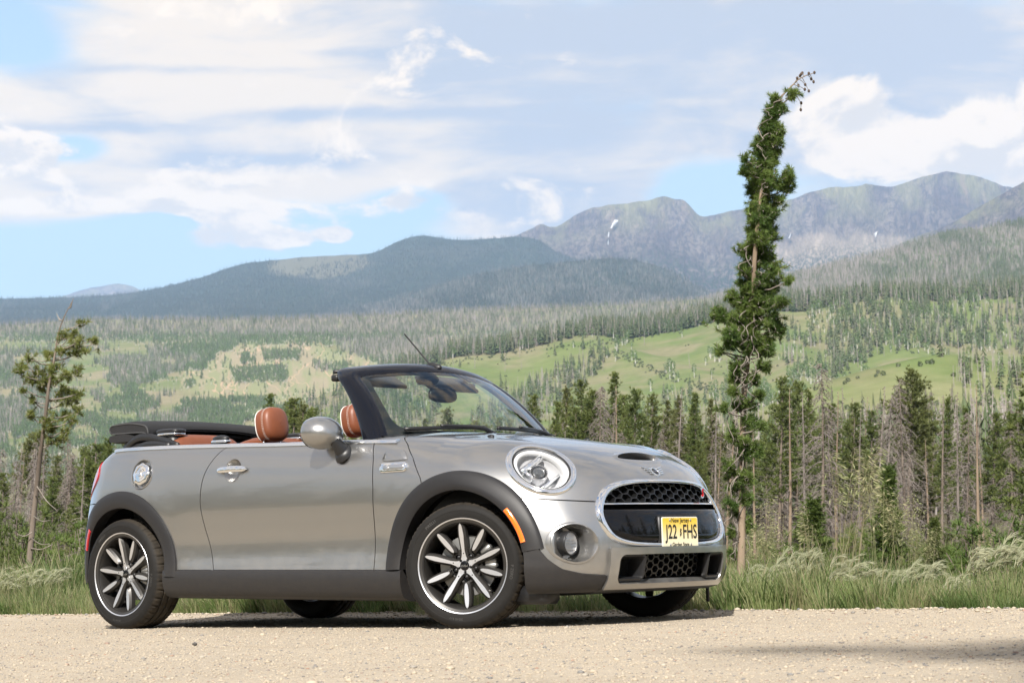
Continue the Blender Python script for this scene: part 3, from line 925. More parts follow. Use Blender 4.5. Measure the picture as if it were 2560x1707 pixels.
def headlight(s):
    c, nn, ax, up = LAMPS[s]
    fr = (c, nn, ax, up)
    a = np.linspace(0, 2 * np.pi, 72, endpoint=False)
    def on_body(k, off, grow=0.0):
        u, v = (LAMP_A + grow) * k * np.cos(a), (LAMP_B + grow) * k * np.sin(a)
        P = local(fr, np.stack([u, v, np.full(72, .35)], 1))
        return cast(P, -nn, 0, .6, 60) + nn * off
    root = empty('headlight', parent=car)
    mb = MB()
    rings = [on_body(1, -.004, .030), on_body(1, .005, .029), on_body(1, .011, .022), on_body(1, .013, .012), on_body(1, .010, .003), on_body(1, .004, -.001), on_body(1, -.03, -.002)]
    mb.grid(np.array(rings).transpose(1, 0, 2), close_u=True)
    mb.build('bezel', CHROME, root, sharp=50)
    mb = MB()
    mb.grid(np.array([on_body(1, .006, -.001), on_body(1, .004, -.006), on_body(1, .001, -.009)]).transpose(1, 0, 2), close_u=True)
    mb.build('seal', BLACK, root)
    # clear cover follows the wing
    mb = MB()
    ks = [1, .9, .75, .55, .35, .15, .01]
    mb.grid(np.array([on_body(k, .004 + .010 * (1 - k * k), -.004) for k in ks]).transpose(1, 0, 2), close_u=True)
    mb.build('cover_lens', LENS, root)
    edge = on_body(1, 0, -.006)
    cen = edge.mean(0) - nn * .03
    def ring(k, depth, shift=(0, 0)):
        return cen + (edge - cen - nn * ((edge - cen) @ nn)[:, None]) * k + nn * (((edge - cen) @ nn) * np.clip((k - .6) / .4, 0, 1))[:, None] - nn * depth + ax * shift[0] + up * shift[1]
    mb = MB()
    mb.grid(np.array([ring(1, .006), ring(.97, .022), ring(.80, .030), ring(.78, .048), ring(.60, .070), ring(.30, .095), ring(.02, .10)]).transpose(1, 0, 2), close_u=True)
    mb.build('reflector', BOWL, root, sharp=50)
    mb = MB()
    mb.grid(np.array([ring(.965, .020), ring(.95, .008), ring(.89, .002), ring(.82, .006), ring(.79, .028)]).transpose(1, 0, 2), close_u=True)
    mb.build('daytime_light_ring', WHITEP, root)
    c2 = cen + up * .006 + ax * .004 - nn * .03
    f2 = (c2, nn, ax, up)
    mb = MB()
    q = np.linspace(0, 2 * np.pi, 32, endpoint=False)
    rr = [(.046, -.05), (.046, .012), (.042, .016), (.036, .010), (.034, .0)]
    mb.grid(local(f2, np.stack([np.stack([r * np.cos(q), r * np.sin(q), np.full(32, w)], 1) for r, w in rr], 1)), close_u=True)
    mb.build('projector_housing', SATIN, root, sharp=40)
    mb = MB(); mb.sphere(c2, (.034, .034, .024), 24, 12, rot=rot_to(f2))
    mb.build('projector_lens', DARKLENS, root)
    mb = MB()
    mb.box(local(f2, [[0, .055, .0]])[0], (.15, .03, .05), rot=rot_to(f2), bev=.008)
    mb.box(local(f2, [[-.055, .02, .0]])[0], (.022, .06, .05), rot=rot_to(f2), bev=.006)
    mb.box(local(f2, [[.005, -.075, -.004]])[0], (.13, .012, .05), rot=rot_to(f2), bev=.004)
    mb.build('lamp_brow', CHROME, root)
BOWL = mat('lamp_bowl_white', (.74, .75, .77), rough=.35, metal=.15)
SILV = mat('lamp_silver', (.80, .81, .83), rough=.38, metal=.6)
DARKLENS = mat('projector_glass', (.05, .055, .06), rough=.03, coat=1.0, spec=.8)
for s in (-1, 1): headlight(s)

def inset(poly, d):
    """an outline moved inwards by d"""
    p = np.asarray(poly); t = np.roll(p, -1, 0) - np.roll(p, 1, 0); t /= np.linalg.norm(t, axis=1)[:, None]
    n = np.stack([-t[:, 1], t[:, 0]], 1)
    area = np.sum(p[:, 0] * np.roll(p[:, 1], -1) - np.roll(p[:, 0], -1) * p[:, 1])
    return p + n * d * (1 if area > 0 else -1)
def front_pts(yz, off=0.0):
    yz = np.asarray(yz)
    P = cast_front(yz[:, 0], yz[:, 1]); P[:, 0] += off
    return P
def front_patch(poly, off, rings=(1, .93, .8, .6, .4, .2, .03), squash=1.0):
    poly = np.asarray(poly); c = poly.mean(0)
    return np.array([front_pts(c + (poly - c) * k, off) for k in rings]).transpose(1, 0, 2)
# grille
gr = empty('grille', parent=car)
mb = MB()
prof = [(-.004, -.006), (-.002, .008), (.006, .016), (.016, .017), (.026, .010), (.030, .0), (.031, -.05)]
wide = 1 + .55 * np.clip(np.abs(GRILLE[:, 0]) / .5, 0, 1) ** 3
def grille_ring(d, off): return front_pts(GRILLE + (inset(GRILLE, 1) - GRILLE) * (d * wide)[:, None] * .68, off)
mb.grid(np.array([grille_ring(d, o) for d, o in prof]).transpose(1, 0, 2), close_u=True)
mb.build('chrome_surround', CHROME, gr, sharp=60)
mb = MB(); mb.grid(front_patch(GRILLE, -.055), close_u=True); mb.build('backing', MATTE, gr)
inner = inset(GRILLE, .022)
mb = MB()
py, pz, hw = .100, .0205, .0026
def gseg(a, b):
    k = 5
    L = np.linspace(0, 1, k)[:, None]
    q = np.array(a) * (1 - L) + np.array(b) * L
    if poly_dist(q[:, 0], q[:, 1], inner).min() < -.012 or q[:, 1].min() < .586: return
    d = np.array(b) - np.array(a); d /= np.linalg.norm(d); n = np.array([-d[1], d[0]]) * hw
    A, B = front_pts(q + n, -.020), front_pts(q - n, -.020)
    bk = np.array([-.03, 0, 0])
    mb.grid(np.stack([A + bk, A, B, B + bk], 1))
for j in range(-1, 8):
    z = .590 + j * pz
    for i in range(-8, 9):
        y = (i + (.5 if j % 2 else 0)) * py
        w = py * .165
        gseg((y - w, z), (y + w, z))
        for sg in (-1, 1): gseg((y + sg * w, z), (y + sg * (py * .5 - w), z + pz))
mb.build('hexagon_mesh', ANTH, gr, smooth=False)
yy = np.linspace(-.483, .483, 40)
mb = MB()
prof = [(.008, -.05), (.008, -.012), (.003, .004), (-.004, .008), (-.007, .002), (-.007, -.05)]
mb.grid(np.stack([front_pts(np.stack([yy, np.full(40, .583 + dz)], 1), o) for dz, o in prof], 1))
mb.build('chrome_bar', CHROME, gr, sharp=60)
low = np.array([p for p in inset(GRILLE, .021)])
BLK = np.array([(y, min(z, .556)) for y, z in low])
mb = MB()
P = front_patch(BLK, 0.0, (1, .985, .95, .8, .6, .4, .2, .03))
for j, o in enumerate((-.03, -.004, .004, .008, .010, .010, .010, .010)): P[:, j, 0] += o
mb.grid(P, close_u=True); mb.build('black_panel', GLOSS, gr)
# red and silver letter on the mesh
V, F = text_mesh('S', .088, extrude=.004)
def letter(V, F, c, fr, sx=1, sz=1, shear=0.0, off=0.0):
    P = np.stack([V[:, 0] * sx + V[:, 1] * shear, V[:, 1] * sz, V[:, 2] + off], 1)
    return local(fr, P)
eb = cast_front(np.array([.335]), np.array([.634]))[0]
fe = (eb, np.array([.99, .0, .12]), np.array([0, 1.0, 0]), np.array([-.12, 0, .99]))
mb = MB(); mb.add(letter(V, F, eb, fe, .8, .95, .25, .008), F, 0)
mb.add(letter(V, F, eb, fe, .45, .70, .25, .0105), F, 1)
mb.build('letter_emblem', [CHROME, mat('emblem_red', (.35, .01, .015), rough=.25)], gr, smooth=False)
# lower intake: mesh, backing and two brake ducts
it = empty('lower_intake', parent=car)
mb = MB()
q = np.array([(-.46, .20), (.46, .20), (.46, .36), (-.46, .36)])
yy = np.linspace(-.47, .47, 20); zz = np.linspace(.20, .36, 3)
G = cast_front(*np.meshgrid(yy, zz, indexing='ij')); G[..., 0] -= .07
mb.grid(G); mb.build('intake_backing', MATTE, it)
mb = MB()
def iseg(a, b, o=-.035):
    L = np.linspace(0, 1, 3)[:, None]; q = np.array(a) * (1 - L) + np.array(b) * L
    if np.abs(q[:, 0]).max() > .27 or q[:, 1].max() > .345 or q[:, 1].min() < .215: return
    d = np.array(b) - np.array(a); d /= np.linalg.norm(d); n = np.array([-d[1], d[0]]) * .004
    A, B = front_pts(q + n, o), front_pts(q - n, o); bk = np.array([-.025, 0, 0])
    mb.grid(np.stack([A + bk, A, B, B + bk], 1))
for j in range(0, 7):
    z = .222 + j * .020
    for i in range(-6, 7):
        y = (i + (.5 if j % 2 else 0)) * .086; w = .086 * .165
        iseg((y - w, z), (y + w, z))
        for sg in (-1, 1): iseg((y + sg * w, z), (y + sg * (.043 - w), z + .020))
mb.build('intake_mesh', ANTH, it, smooth=False)
for s in (-1, 1):
    R = rrect(-.088, .088, -.066, .064, .026, 8) + np.array([s * .352, .274])
    mb = MB()
    rings = []
    for d, o in ((-.002, -.02), (-.002, .006), (.004, .013), (.011, .012), (.015, .0), (.022, -.05), (.024, -.09)):
        rings.append(front_pts(inset(R, d), o + .006))
    mb.grid(np.array(rings).transpose(1, 0, 2), close_u=True)
    mb.build('brake_duct', BLACK, it, sharp=50)
    mb = MB(); mb.box((rings[0][:, 0].mean() - .085, s * .335, .27), (.02, .09, .07), bev=.006); mb.build('duct_flap', BLACK, it)

# number plate
pl = empty('number_plate', parent=car)
PX, PZ = 3.232, .438
mb = MB(); mb.box((PX - .030, 0, PZ - .004), (.048, .330, .172), bev=.008)
mb.build('plate_holder', BLACK, pl)
def plate_mat():
    m = mat('plate_face', (.75, .56, .07), rough=.35)
    t = m.node_tree; n = NT(t); b = next(x for x in t.nodes if x.type == 'BSDF_PRINCIPLED')
    z = n.n('ShaderNodeSeparateXYZ', {0: n.n('ShaderNodeTexCoord').outputs['Object']}).outputs[2]
    t.links.new(n.mix(n.ramp(z, PZ + .07, PZ - .055), (.74, .50, .035), (.76, .70, .50)), b.inputs['Base Color'])
    return m
PR = rrect(-.1524, .1524, -.0762, .0762, .012)
def plate_sheet(R, x, th):
    n = len(R); mb = MB()
    V = np.concatenate([np.stack([np.full(n, x), R[:, 0], R[:, 1] + PZ], 1), np.stack([np.full(n, x - th), R[:, 0], R[:, 1] + PZ], 1)])
    mb.add(V, [tuple(range(n))] + [(i, n + i, n + (i + 1) % n, (i + 1) % n) for i in range(n)])
    return mb
plate_sheet(PR, PX - .0015, .004).build('plate_border', mat('plate_rim', (.72, .70, .62), rough=.4), pl, smooth=False)
plate_sheet(inset(PR, .005), PX, .0012).build('plate_face', plate_mat(), pl, smooth=False)
INK = mat('plate_ink', (.012, .011, .01), rough=.5)
mb = MB()
def plate_text(w, size, y, z, sx=1.0, bold=0.0):
    V, F = text_mesh(w, size)
    for dx, dz in ([(0, 0)] if not bold else [(0, 0), (bold, 0), (-bold, 0), (0, bold), (0, -bold)]):
        k = (dx * 37 + dz * 91) * .002
        mb.add(np.stack([np.full(len(V), PX + .0012 + k * .1), V[:, 0] * sx + y + dx, V[:, 1] + PZ + z + dz], 1), F)
plate_text('New Jersey', .033, 0, .0585, .98, .0005)
plate_text('J22', .098, -.077, .0, .78, .0012)
plate_text('FHS', .098, .080, .0, .76, .0012)
plate_text('Garden State', .027, 0, -.060, 1.0, .0006)
# outline of the state between the groups
st = np.array([(-.003, .018), (.004, .020), (.009, .012), (.004, .006), (.008, -.002), (.006, -.012), (.000, -.020), (-.006, -.016), (-.007, -.010), (-.001, -.004), (-.006, .004), (-.004, .010)])
mb.add(np.stack([np.full(12, PX + .0012), st[:, 0] + .001, st[:, 1] + PZ], 1), [tuple(range(12))])
mb.build('plate_lettering', INK, pl, smooth=False)
for y, z in ((-.088, .060), (.088, .060), (-.088, -.060), (.088, -.060)):
    mb = MB(); mb.lathe([(0, .004), (.004, .0036), (.0062, .0015), (.0065, 0)], 12, axis='x', c=(PX + .0004, y, PZ + z)); mb.build('plate_screw', CAST, pl)

# fog lamps in their bowls
for s in (-1, 1):
    c = FOG[s]; fg = empty('fog_lamp', parent=car)
    a = np.linspace(0, 2 * np.pi, 48, endpoint=False)
    def ring(r, x, off=None):
        yz = np.stack([c[1] + r * np.cos(a), c[2] + r * np.sin(a)], 1)
        if off is not None: return front_pts(yz, off)
        return np.stack([np.full(48, x), yz[:, 0], yz[:, 1]], 1)
    e = ring(FOG_R, 0, 0)
    k = lambda t, r: e * (1 - t) + ring(r, c[0] - .075) * t
    mb = MB(); mb.grid(np.array([ring(FOG_R + .012, 0, -.002), ring(FOG_R + .010, 0, .006), ring(FOG_R + .002, 0, .007), e, k(.25, .088), k(.7, .082), k(1, .074), ring(.05, c[0] - .078)]).transpose(1, 0, 2), close_u=True)
    mb.build('lamp_bowl', PAINT, fg, sharp=50)
    mb = MB(); mb.lathe([(.058, -.085), (.058, -.034), (.055, -.028), (.0515, -.032)], 40, axis='x', c=c); mb.build('lamp_ring', BLACK, fg)
    mb = MB(); mb.lathe([(.0515, -.036), (.044, -.042), (.018, -.050), (0, -.051)], 40, axis='x', c=c)
    for z in (-.028, -.012, .004, .02): mb.box((c[0] - .040, c[1], c[2] + z), (.008, .085 if abs(z) < .02 else .06, .003), mi=0)
    mb.build('lamp_reflector', BOWL, fg, sharp=40)
    mb = MB(); mb.lathe([(.052, -.032), (.04, -.027), (.02, -.024), (0, -.023)], 40, axis='x', c=c); mb.build('lamp_lens', LENS, fg)

# side reflectors on the arches, rear lamps
for s in (-1, 1):
    for nm, ax, t0, t1, m in (('amber_reflector', AX_F, 43, 16, AMBER), ('red_reflector', AX_R, 139, 158, REDL)):
        th = np.radians(np.linspace(t0, t1, 24)); rr = [.379, .380, .384, .400, .404, .405]; pr = [.010, .018, .022, .022, .019, .010]
        P = np.zeros((24, 6, 3))
        for j, (r, p) in enumerate(zip(rr, pr)):
            x, z = ax + r * np.cos(th), AZ + r * np.sin(th)
            q = cast_side(x, z, s); q[:, 1] = s * np.maximum(np.abs(q[:, 1]), .70); q[:, 2] = z; q[:, 1] += s * p
            P[:, j] = q
        mb = MB(); mb.grid(P, flip=(s > 0))
        mb.F += [tuple(range(6)), tuple(23 * 6 + i for i in range(6))]; mb.M += [0, 0]
        mb.build(nm, m, car)
    o = shell('tail_light', [(lambda x, y, z: -y - .3) if s < 0 else (lambda x, y, z: y - .3), lambda x, y, z: -.20 - x, lambda x, y, z: .11 - np.hypot((z - .84), (np.abs(y) - .665) * .95)], REDL, car, off=.006)

# door handles, fuel cap, side scuttles
for s in (-1, 1):
    fr = frame_at(cast_side(np.array([HANDLE[0]]), np.array([HANDLE[1]]), s)[0])
    dh = empty('door_handle', parent=car)
    a = np.linspace(0, 2 * np.pi, 40, endpoint=False)
    R = lambda r, w: np.stack([r * np.cos(a), r * np.sin(a), np.full(40, w)], 1)
    mb = MB(); mb.grid(local(fr, np.stack([R(.0635, .0005), R(.060, -.006), R(.045, -.022), R(.022, -.032), R(.002, -.034)], 1)), close_u=True)
    mb.build('grip_recess', PAINT, dh)
    mb = MB()
    t = np.linspace(-.112, .112, 26)
    pth = np.stack([t, np.full(26, .002), .026 - 1.1 * t * t], 1)
    wd = .0175 * np.sqrt(np.clip(1 - (np.abs(t) / .1135) ** 6, 0, 1)) + .001
    q = np.linspace(0, 2 * np.pi, 14, endpoint=False)
    P = np.zeros((26, 14, 3))
    for i in range(26): P[i] = np.stack([np.full(14, pth[i, 0]), pth[i, 1] + wd[i] * np.cos(q), pth[i, 2] + wd[i] * .62 * np.sin(q)], 1)
    mb.grid(local(fr, P), close_v=True); mb.F += [tuple(range(14)), tuple(25 * 14 + i for i in range(14))]; mb.M += [0, 0]
    mb.build('grip', CHROME, dh)
fr = frame_at(cast_side(np.array([FUEL[0]]), np.array([FUEL[1]]), -1)[0])
fc = empty('fuel_cap', parent=car)
R = lambda r, w, n=48: np.stack([r * np.cos(np.linspace(0, 2 * np.pi, n, endpoint=False)), r * np.sin(np.linspace(0, 2 * np.pi, n, endpoint=False)), np.full(n, w)], 1)
mb = MB(); mb.grid(local(fr, np.stack([R(.087, -.001), R(.084, .004), R(.081, .003), R(.079, -.004), R(.074, -.020), R(.02, -.024)], 1)), close_u=True); mb.build('cap_recess', PAINT, fc, sharp=50)
a = np.linspace(0, 2 * np.pi, 48, endpoint=False)
wob = lambda r, w: np.stack([(r + .0022 * np.cos(8 * a)) * np.cos(a), (r + .0022 * np.cos(8 * a)) * np.sin(a), np.full(48, w)], 1)
mb = MB(); mb.grid(local(fr, np.stack([wob(.062, -.02), wob(.063, .006), wob(.060, .012), R(.046, .015), R(.043, .010), R(.030, .011), R(.028, .015), R(.002, .017)], 1)), close_u=True); mb.build('chrome_cap', CHROME, fc, sharp=55)
V, F = text_mesh('S', .055, extrude=.003)
mb = MB(); mb.add(letter(V, F, None, fr, -.9 if False else .9, 1, .2, .016), F); mb.build('cap_letter', SATIN, fc, smooth=False)
for s in (-1, 1):
    fr = frame_at(cast_side(np.array([2.076]), np.array([.802]), s)[0])
    sc_ = empty('side_scuttle', parent=car)
    def slab(Rr, w0, w1, name, m, bev=.005):
        n = len(Rr); mb = MB()
        st = lambda q, w: np.concatenate([q, np.full((n, 1), w)], 1)
        P = np.stack([st(Rr, w0), st(Rr, w1 - bev), st(inset(Rr, bev * .4), w1 - bev * .3), st(inset(Rr, bev), w1)], 1)
        mb.grid(local(fr, P), close_u=True); mb.F.append(tuple(i * 4 + 3 for i in range(n))); mb.M.append(0)
        return mb.build(name, m, sc_, sharp=35)
    slab(rrect(-.092, .092, -.026, .026, .020), -.02, .010, 'chrome_trim', CHROME)
    slab(rrect(-.066, .078, -.013, .013, .012) if s < 0 else rrect(-.078, .066, -.013, .013, .012), .008, .0125, 'scuttle_inlay', SATIN, .003)
    sg = -s
    Q = np.array([(-.072, .034), (.070, .034), (.078, .044), (.070, .056), (.048, .078), (.020, .086), (-.066, .080), (-.076, .06)])
    Q = spline(Q, 48, closed=True); qc = Q.mean(0)
    def fin(k, off):
        q = qc + (Q - qc) * k
        P = cast_side(2.076 + q[:, 0], .802 + q[:, 1], s); return P + normals_at(P) * off
    mb = MB(); mb.grid(np.stack([fin(1.03, -.003), fin(1.0, .004), fin(.95, .0075), fin(.5, .008), fin(.02, .008)], 1), close_u=True)
    mb.build('body_coloured_fin', PAINT, sc_, sharp=50)
    V, F = text_mesh('S', .030, extrude=.002)
    mb = MB(); mb.add(letter(V, F, None, fr, 1.5, .95, .3, .0135) + fr[2] * .03 * sg * -1, F); mb.build('scuttle_letter', CHROME, sc_, smooth=False)

# bonnet: scoop, winged badge, washer jets
bs = empty('bonnet_scoop', parent=car)
a = np.linspace(0, 2 * np.pi, 64, endpoint=False)
def scoop_ring(k, off, back=0.0, grow=0.0):
    x, y = SCOOP[0] + (SCOOP[1] * k + grow) * np.cos(a), (SCOOP[2] * k + grow) * np.sin(a)
    P = cast_top(x, y); P = P + normals_at(P) * np.broadcast_to(off, (64,))[:, None]; P[:, 0] -= back
    return P
rear = np.clip(-np.cos(a), 0, 1)
mb = MB(); mb.grid(np.stack([scoop_ring(1, -.001, 0, .034), scoop_ring(1, .002 + .004 * rear, 0, .020), scoop_ring(1, .004 + .010 * rear, 0, .007), scoop_ring(1, .003 + .012 * rear, -.004 * rear, .0), scoop_ring(.92, -.012, 0), scoop_ring(.88, -.03, .01)], 1), close_u=True)
mb.build('scoop_lip', PAINT, bs, sharp=60)
mb = MB(); mb.grid(np.stack([scoop_ring(1.0, -.014), scoop_ring(.5, -.03), scoop_ring(.02, -.034)], 1), close_u=True); mb.build('scoop_throat', MATTE, bs)
for i in np.linspace(-.14, .14, 12):
    p = cast_top(np.array([SCOOP[0] - .0, SCOOP[0] + .018]), np.array([i, i])) + np.array([0, 0, -.012])
    mb = MB(); mb.tube(p, .0022, 5); mb.build('scoop_bar', ANTH, bs)
fr = frame_at(cast_front(np.array([0.0]), np.array([.742]))[0])
wb = empty('winged_badge', parent=car)
mb = MB(); mb.grid(local(fr, np.stack([R(.031, -.006, 40), R(.031, .004, 40), R(.028, .007, 40), R(.024, .006, 40), R(.022, .003, 40)], 1)), close_u=True); mb.build('badge_ring', CHROME, wb)
mb = MB(); mb.grid(local(fr, np.stack([R(.0235, .003, 32), R(.0005, .0045, 32)], 1)), close_u=True); mb.build('badge_disc', GLOSS, wb)
V, F = text_mesh('MINI', .0165); mb = MB(); mb.add(letter(V, F, None, fr, 1, 1, 0, .0058), F); mb.build('badge_lettering', SATIN, wb, smooth=False)
for s in (-1, 1):
    mb = MB()
    for k, (L, z0) in enumerate(((.082, .017), (.074, .008), (.066, -.001), (.056, -.010))):
        x = np.linspace(.026, L, 8)
        zc = z0 + .010 * (x / .08) ** 2
        yz = np.stack([s * x, zc], 1)
        P = front_pts(np.stack([yz[:, 0], .742 + yz[:, 1]], 1), .006)
        mb.tube(P, .0042 * np.linspace(1, .6, 8), 6)
    mb.build('badge_wing', CHROME, wb)
for s in (-1, 1):
    p = cast_top(np.array([2.36]), np.array([s * .40]))[0]
    mb = MB(); mb.sphere(p, (.022, .014, .011), 14, 8); mb.build('washer_jet', BLACK, car)

# ------------------------------------------------------------------ car: windscreen and its frame
def WS(s, t):
    s, t = np.broadcast_arrays(np.asarray(s, float), np.asarray(t, float))
    b = np.stack([2.075 - .195 * s ** 2, .735 * s, .990 - .020 * s ** 2], -1)
    e = np.stack([1.660 - .120 * s ** 2, .585 * s, 1.374 - .046 * s ** 2], -1)
    P = b * (1 - t)[..., None] + e * t[..., None]
    bul = .028 * (4 * t * (1 - t))
    return P + np.stack([.70 * bul, 0 * bul, .70 * bul], -1)
def WSN(s, t):
    e = 1e-3
    a = WS(s + e, t) - WS(s - e, t); b = WS(s, t + e) - WS(s, t - e)
    n = np.cross(a, b); n /= np.linalg.norm(n, axis=-1)[..., None]
    return n * np.sign(n[..., 0:1] + 1e-9)
ws = empty('windscreen', parent=car)
# frame: a hoop up one pillar, over the header and down the other
m = 26
path = [(-1, t) for t in np.linspace(-.06, .86, m)] + [(-1 + .12 * (1 - math.cos(q)) * 1, .86 + .14 * math.sin(q)) for q in np.linspace(.2, np.pi / 2, 8)]
path += [(s_, 1) for s_ in np.linspace(-.86, .86, 40)] + [(-a_, b_) for a_, b_ in path[::-1]]
path = np.array(path)
tg = np.gradient(path * np.array([.62, .5]), axis=0); tg /= np.linalg.norm(tg, axis=1)[:, None]
nrm = np.stack([tg[:, 1], -tg[:, 0]], 1) / np.array([.62, .5])        # inwards
hd = np.clip((path[:, 1] - .93) / .07, 0, 1)                            # 1 along the header
def hoop(d, off, back):
    q = path + nrm * d
    P = WS(q[:, 0], q[:, 1]); Nn = WSN(q[:, 0], q[:, 1])
    bk = np.stack([-(.095 + .035 * hd), -.012 * np.sign(path[:, 0]) * 0, .006 + .016 * hd], 1) * back
    return P + Nn * off + bk
mb = MB()
prof = [(.050, -.016, .75), (.012, -.006, 1.0), (-.004, .000, 1.0), (-.010, .006, .80), (-.006, .012, .35), (.002, .010, .08), (.012, .006, 0), (.040, .003, 0), (.046, -.001, 0), (.046, -.02, 0), (.050, -.016, .75)]
mb.grid(np.stack([hoop(*p) for p in prof], 1))
mb.build('pillar_frame', PIANO, ws, sharp=50)
ss, tt = np.meshgrid(np.linspace(-.955, .955, 40), np.linspace(-.04, .955, 24), indexing='ij')
mb = MB(); mb.grid(WS(ss, tt) - WSN(ss, tt) * .001); mb.build('glass_pane', GLASS, ws)
# dark border printed on the glass
def loop(s0, t0, t1, rs, rt, n=10):
    P = []
    for cx, cy, a0, rs_, rt_ in ((s0 - rs, t1 - rt, 0, rs, rt), (-s0 + rs, t1 - rt, 90, rs, rt), (-s0 + rs * 1.7, t0 + rt * 1.9, 180, rs * 1.7, rt * 1.9), (s0 - rs * 1.7, t0 + rt * 1.9, 270, rs * 1.7, rt * 1.9)):
        for a_ in np.linspace(a0, a0 + 90, n): P.append((cx + rs_ * math.cos(rad(a_)), cy + rt_ * math.sin(rad(a_))))
    return np.array(P)
lo, li = loop(.955, -.03, .95, .06, .08), loop(.865, .075, .905, .07, .10)
mb = MB(); mb.grid(np.stack([WS(lo[:, 0], lo[:, 1]) - WSN(lo[:, 0], lo[:, 1]) * .005, WS(li[:, 0], li[:, 1]) - WSN(li[:, 0], li[:, 1]) * .005], 1), close_u=True)
mb.build('glass_border', BLACK, ws)
# rear edge of the header with its latch blocks
mb = MB()
hs = np.linspace(-.95, .95, 30)
P = WS(hs, np.full(30, 1.0)) + np.array([-.142, 0, .012])
mb.tube(P, .011, 8)
for s in (-1, 1): mb.box(WS(s * .93, 1.0) + np.array([-.135, 0, -.022]), (.05, .05, .035), bev=.008)
mb.build('header_seal', BLACK, ws)
# wipers on the cowl, antenna
mb = MB()
yy = np.linspace(-.72, .72, 30)
A = np.stack([2.045 - .17 * (yy / .74) ** 2, yy, .987 - .018 * (yy / .74) ** 2], 1); B = A + np.array([.12, 0, .002]); B[:, 2] -= .004
B2 = cast_top(A[:, 0] + .05, yy); mb.grid(np.stack([A + np.array([-.05, 0, -.01]), A, (A + B2) / 2 + np.array([0, 0, .004]), B2], 1))
mb.build('cowl', BLACK, car)
for y0, y1, z1 in ((-.10, -.60, 0), (.50, .0, 0)):
    mb = MB()
    s_ = np.linspace(y0, y1, 16) / .735
    blade = WS(s_, np.full(16, .045) + .05 * np.linspace(0, 1, 16) * 0) + np.array([.012, 0, .012])
    mb.tube(blade, .007, 6, flat=1.6)
    piv = np.array([2.075 - .17 * (y0 / .74) ** 2, y0 + .06, .992])
    mb.tube(spline([piv, piv + np.array([.0, -.10, .028]), blade[9] + np.array([.006, 0, .012])], 12), np.linspace(.014, .007, 12), 8)
    mb.sphere(piv, (.022, .022, .016), 12, 6)
    mb.build('wiper', BLACK, car)
mb = MB()
ab = WS(0, 1.0) + np.array([-.035, -.0, .002])
mb.sphere(ab, (.062, .024, .026), 18, 10); mb.sphere(ab + np.array([-.015, 0, .014]), (.036, .015, .020), 16, 8)
d_ = np.array([1.392 - 1.50, -.0, 1.573 - 1.385]); d_ = np.array([-.185, 0, .185])
pth = np.array([ab + np.array([-.02, 0, .02]) + d_ * k for k in np.linspace(0, 1, 30)])
rr = np.where(np.arange(30) < 12, .0052, .0036); rr[-2:] = .0042
mb.tube(pth, rr, 7)
for k in np.linspace(.42, .97, 26):
    p = ab + np.array([-.02, 0, .02]) + d_ * k; mb.tube([p - d_ * .004, p + d_ * .004], .0047, 6)
mb.build('roof_antenna', BLACK, car)
# ------------------------------------------------------------------ car: mirrors, cabin, folded roof
def yrot(a): c, s = math.cos(a), math.sin(a); return np.array([[c, 0, s], [0, 1, 0], [-s, 0, c]])
def zrot(a): c, s = math.cos(a), math.sin(a); return np.array([[c, -s, 0], [s, c, 0], [0, 0, 1]])
for s in (-1, 1):
    mr = empty('door_mirror', parent=car)
    c = np.array([1.612, s * .865, 1.000])
    rot = zrot(s * rad(-8))
    mb = MB()
    a = np.linspace(0, 2 * np.pi, 40, endpoint=False)
    th = np.radians(np.linspace(90, -28, 22))                       # a pod, cut off at the back where the glass sits
    P = np.zeros((40, 22, 3))
    for j, t in enumerate(th):
        r = math.cos(t)
        P[:, j] = np.stack([np.full(40, .115 * math.sin(t)), .116 * r * np.cos(a), .086 * r * np.sin(a)], 1)
    P[..., 2] += -.006 * P[..., 0] / .1
    mb.grid(P @ rot.T + c, close_u=True, flip=True)
    mb.build('mirror_cap', PAINT, mr)
    mb = MB(); x0 = .115 * math.sin(th[-1]); r0 = math.cos(th[-1])
    P = np.stack([np.stack([np.full(40, x0 + dx), .116 * r0 * k * np.cos(a), .086 * r0 * k * np.sin(a)], 1) for k, dx in ((1.0, 0), (.97, -.004), (.93, .004), (.02, .006))], 1)
    mb.grid(P @ rot.T + c, close_u=True); mb.build('mirror_glass', CHROME, mr)
    A_ = c + np.array([.085, -s * .005, -.040]); B_ = cast_side(np.array([1.712]), np.array([.892]), s)[0] - np.array([0, s * .014, .012])
    tt = np.array([0, .3, .55, .66, .70, .84, .97, 1.0])
    mb = MB(); mb.tube(A_ + (B_ - A_) * tt[:, None], [.024, .029, .034, .036, .043, .050, .053, .050], 24, flat=1.15)
    mb.build('mirror_foot', BLACK, mr, sharp=35)

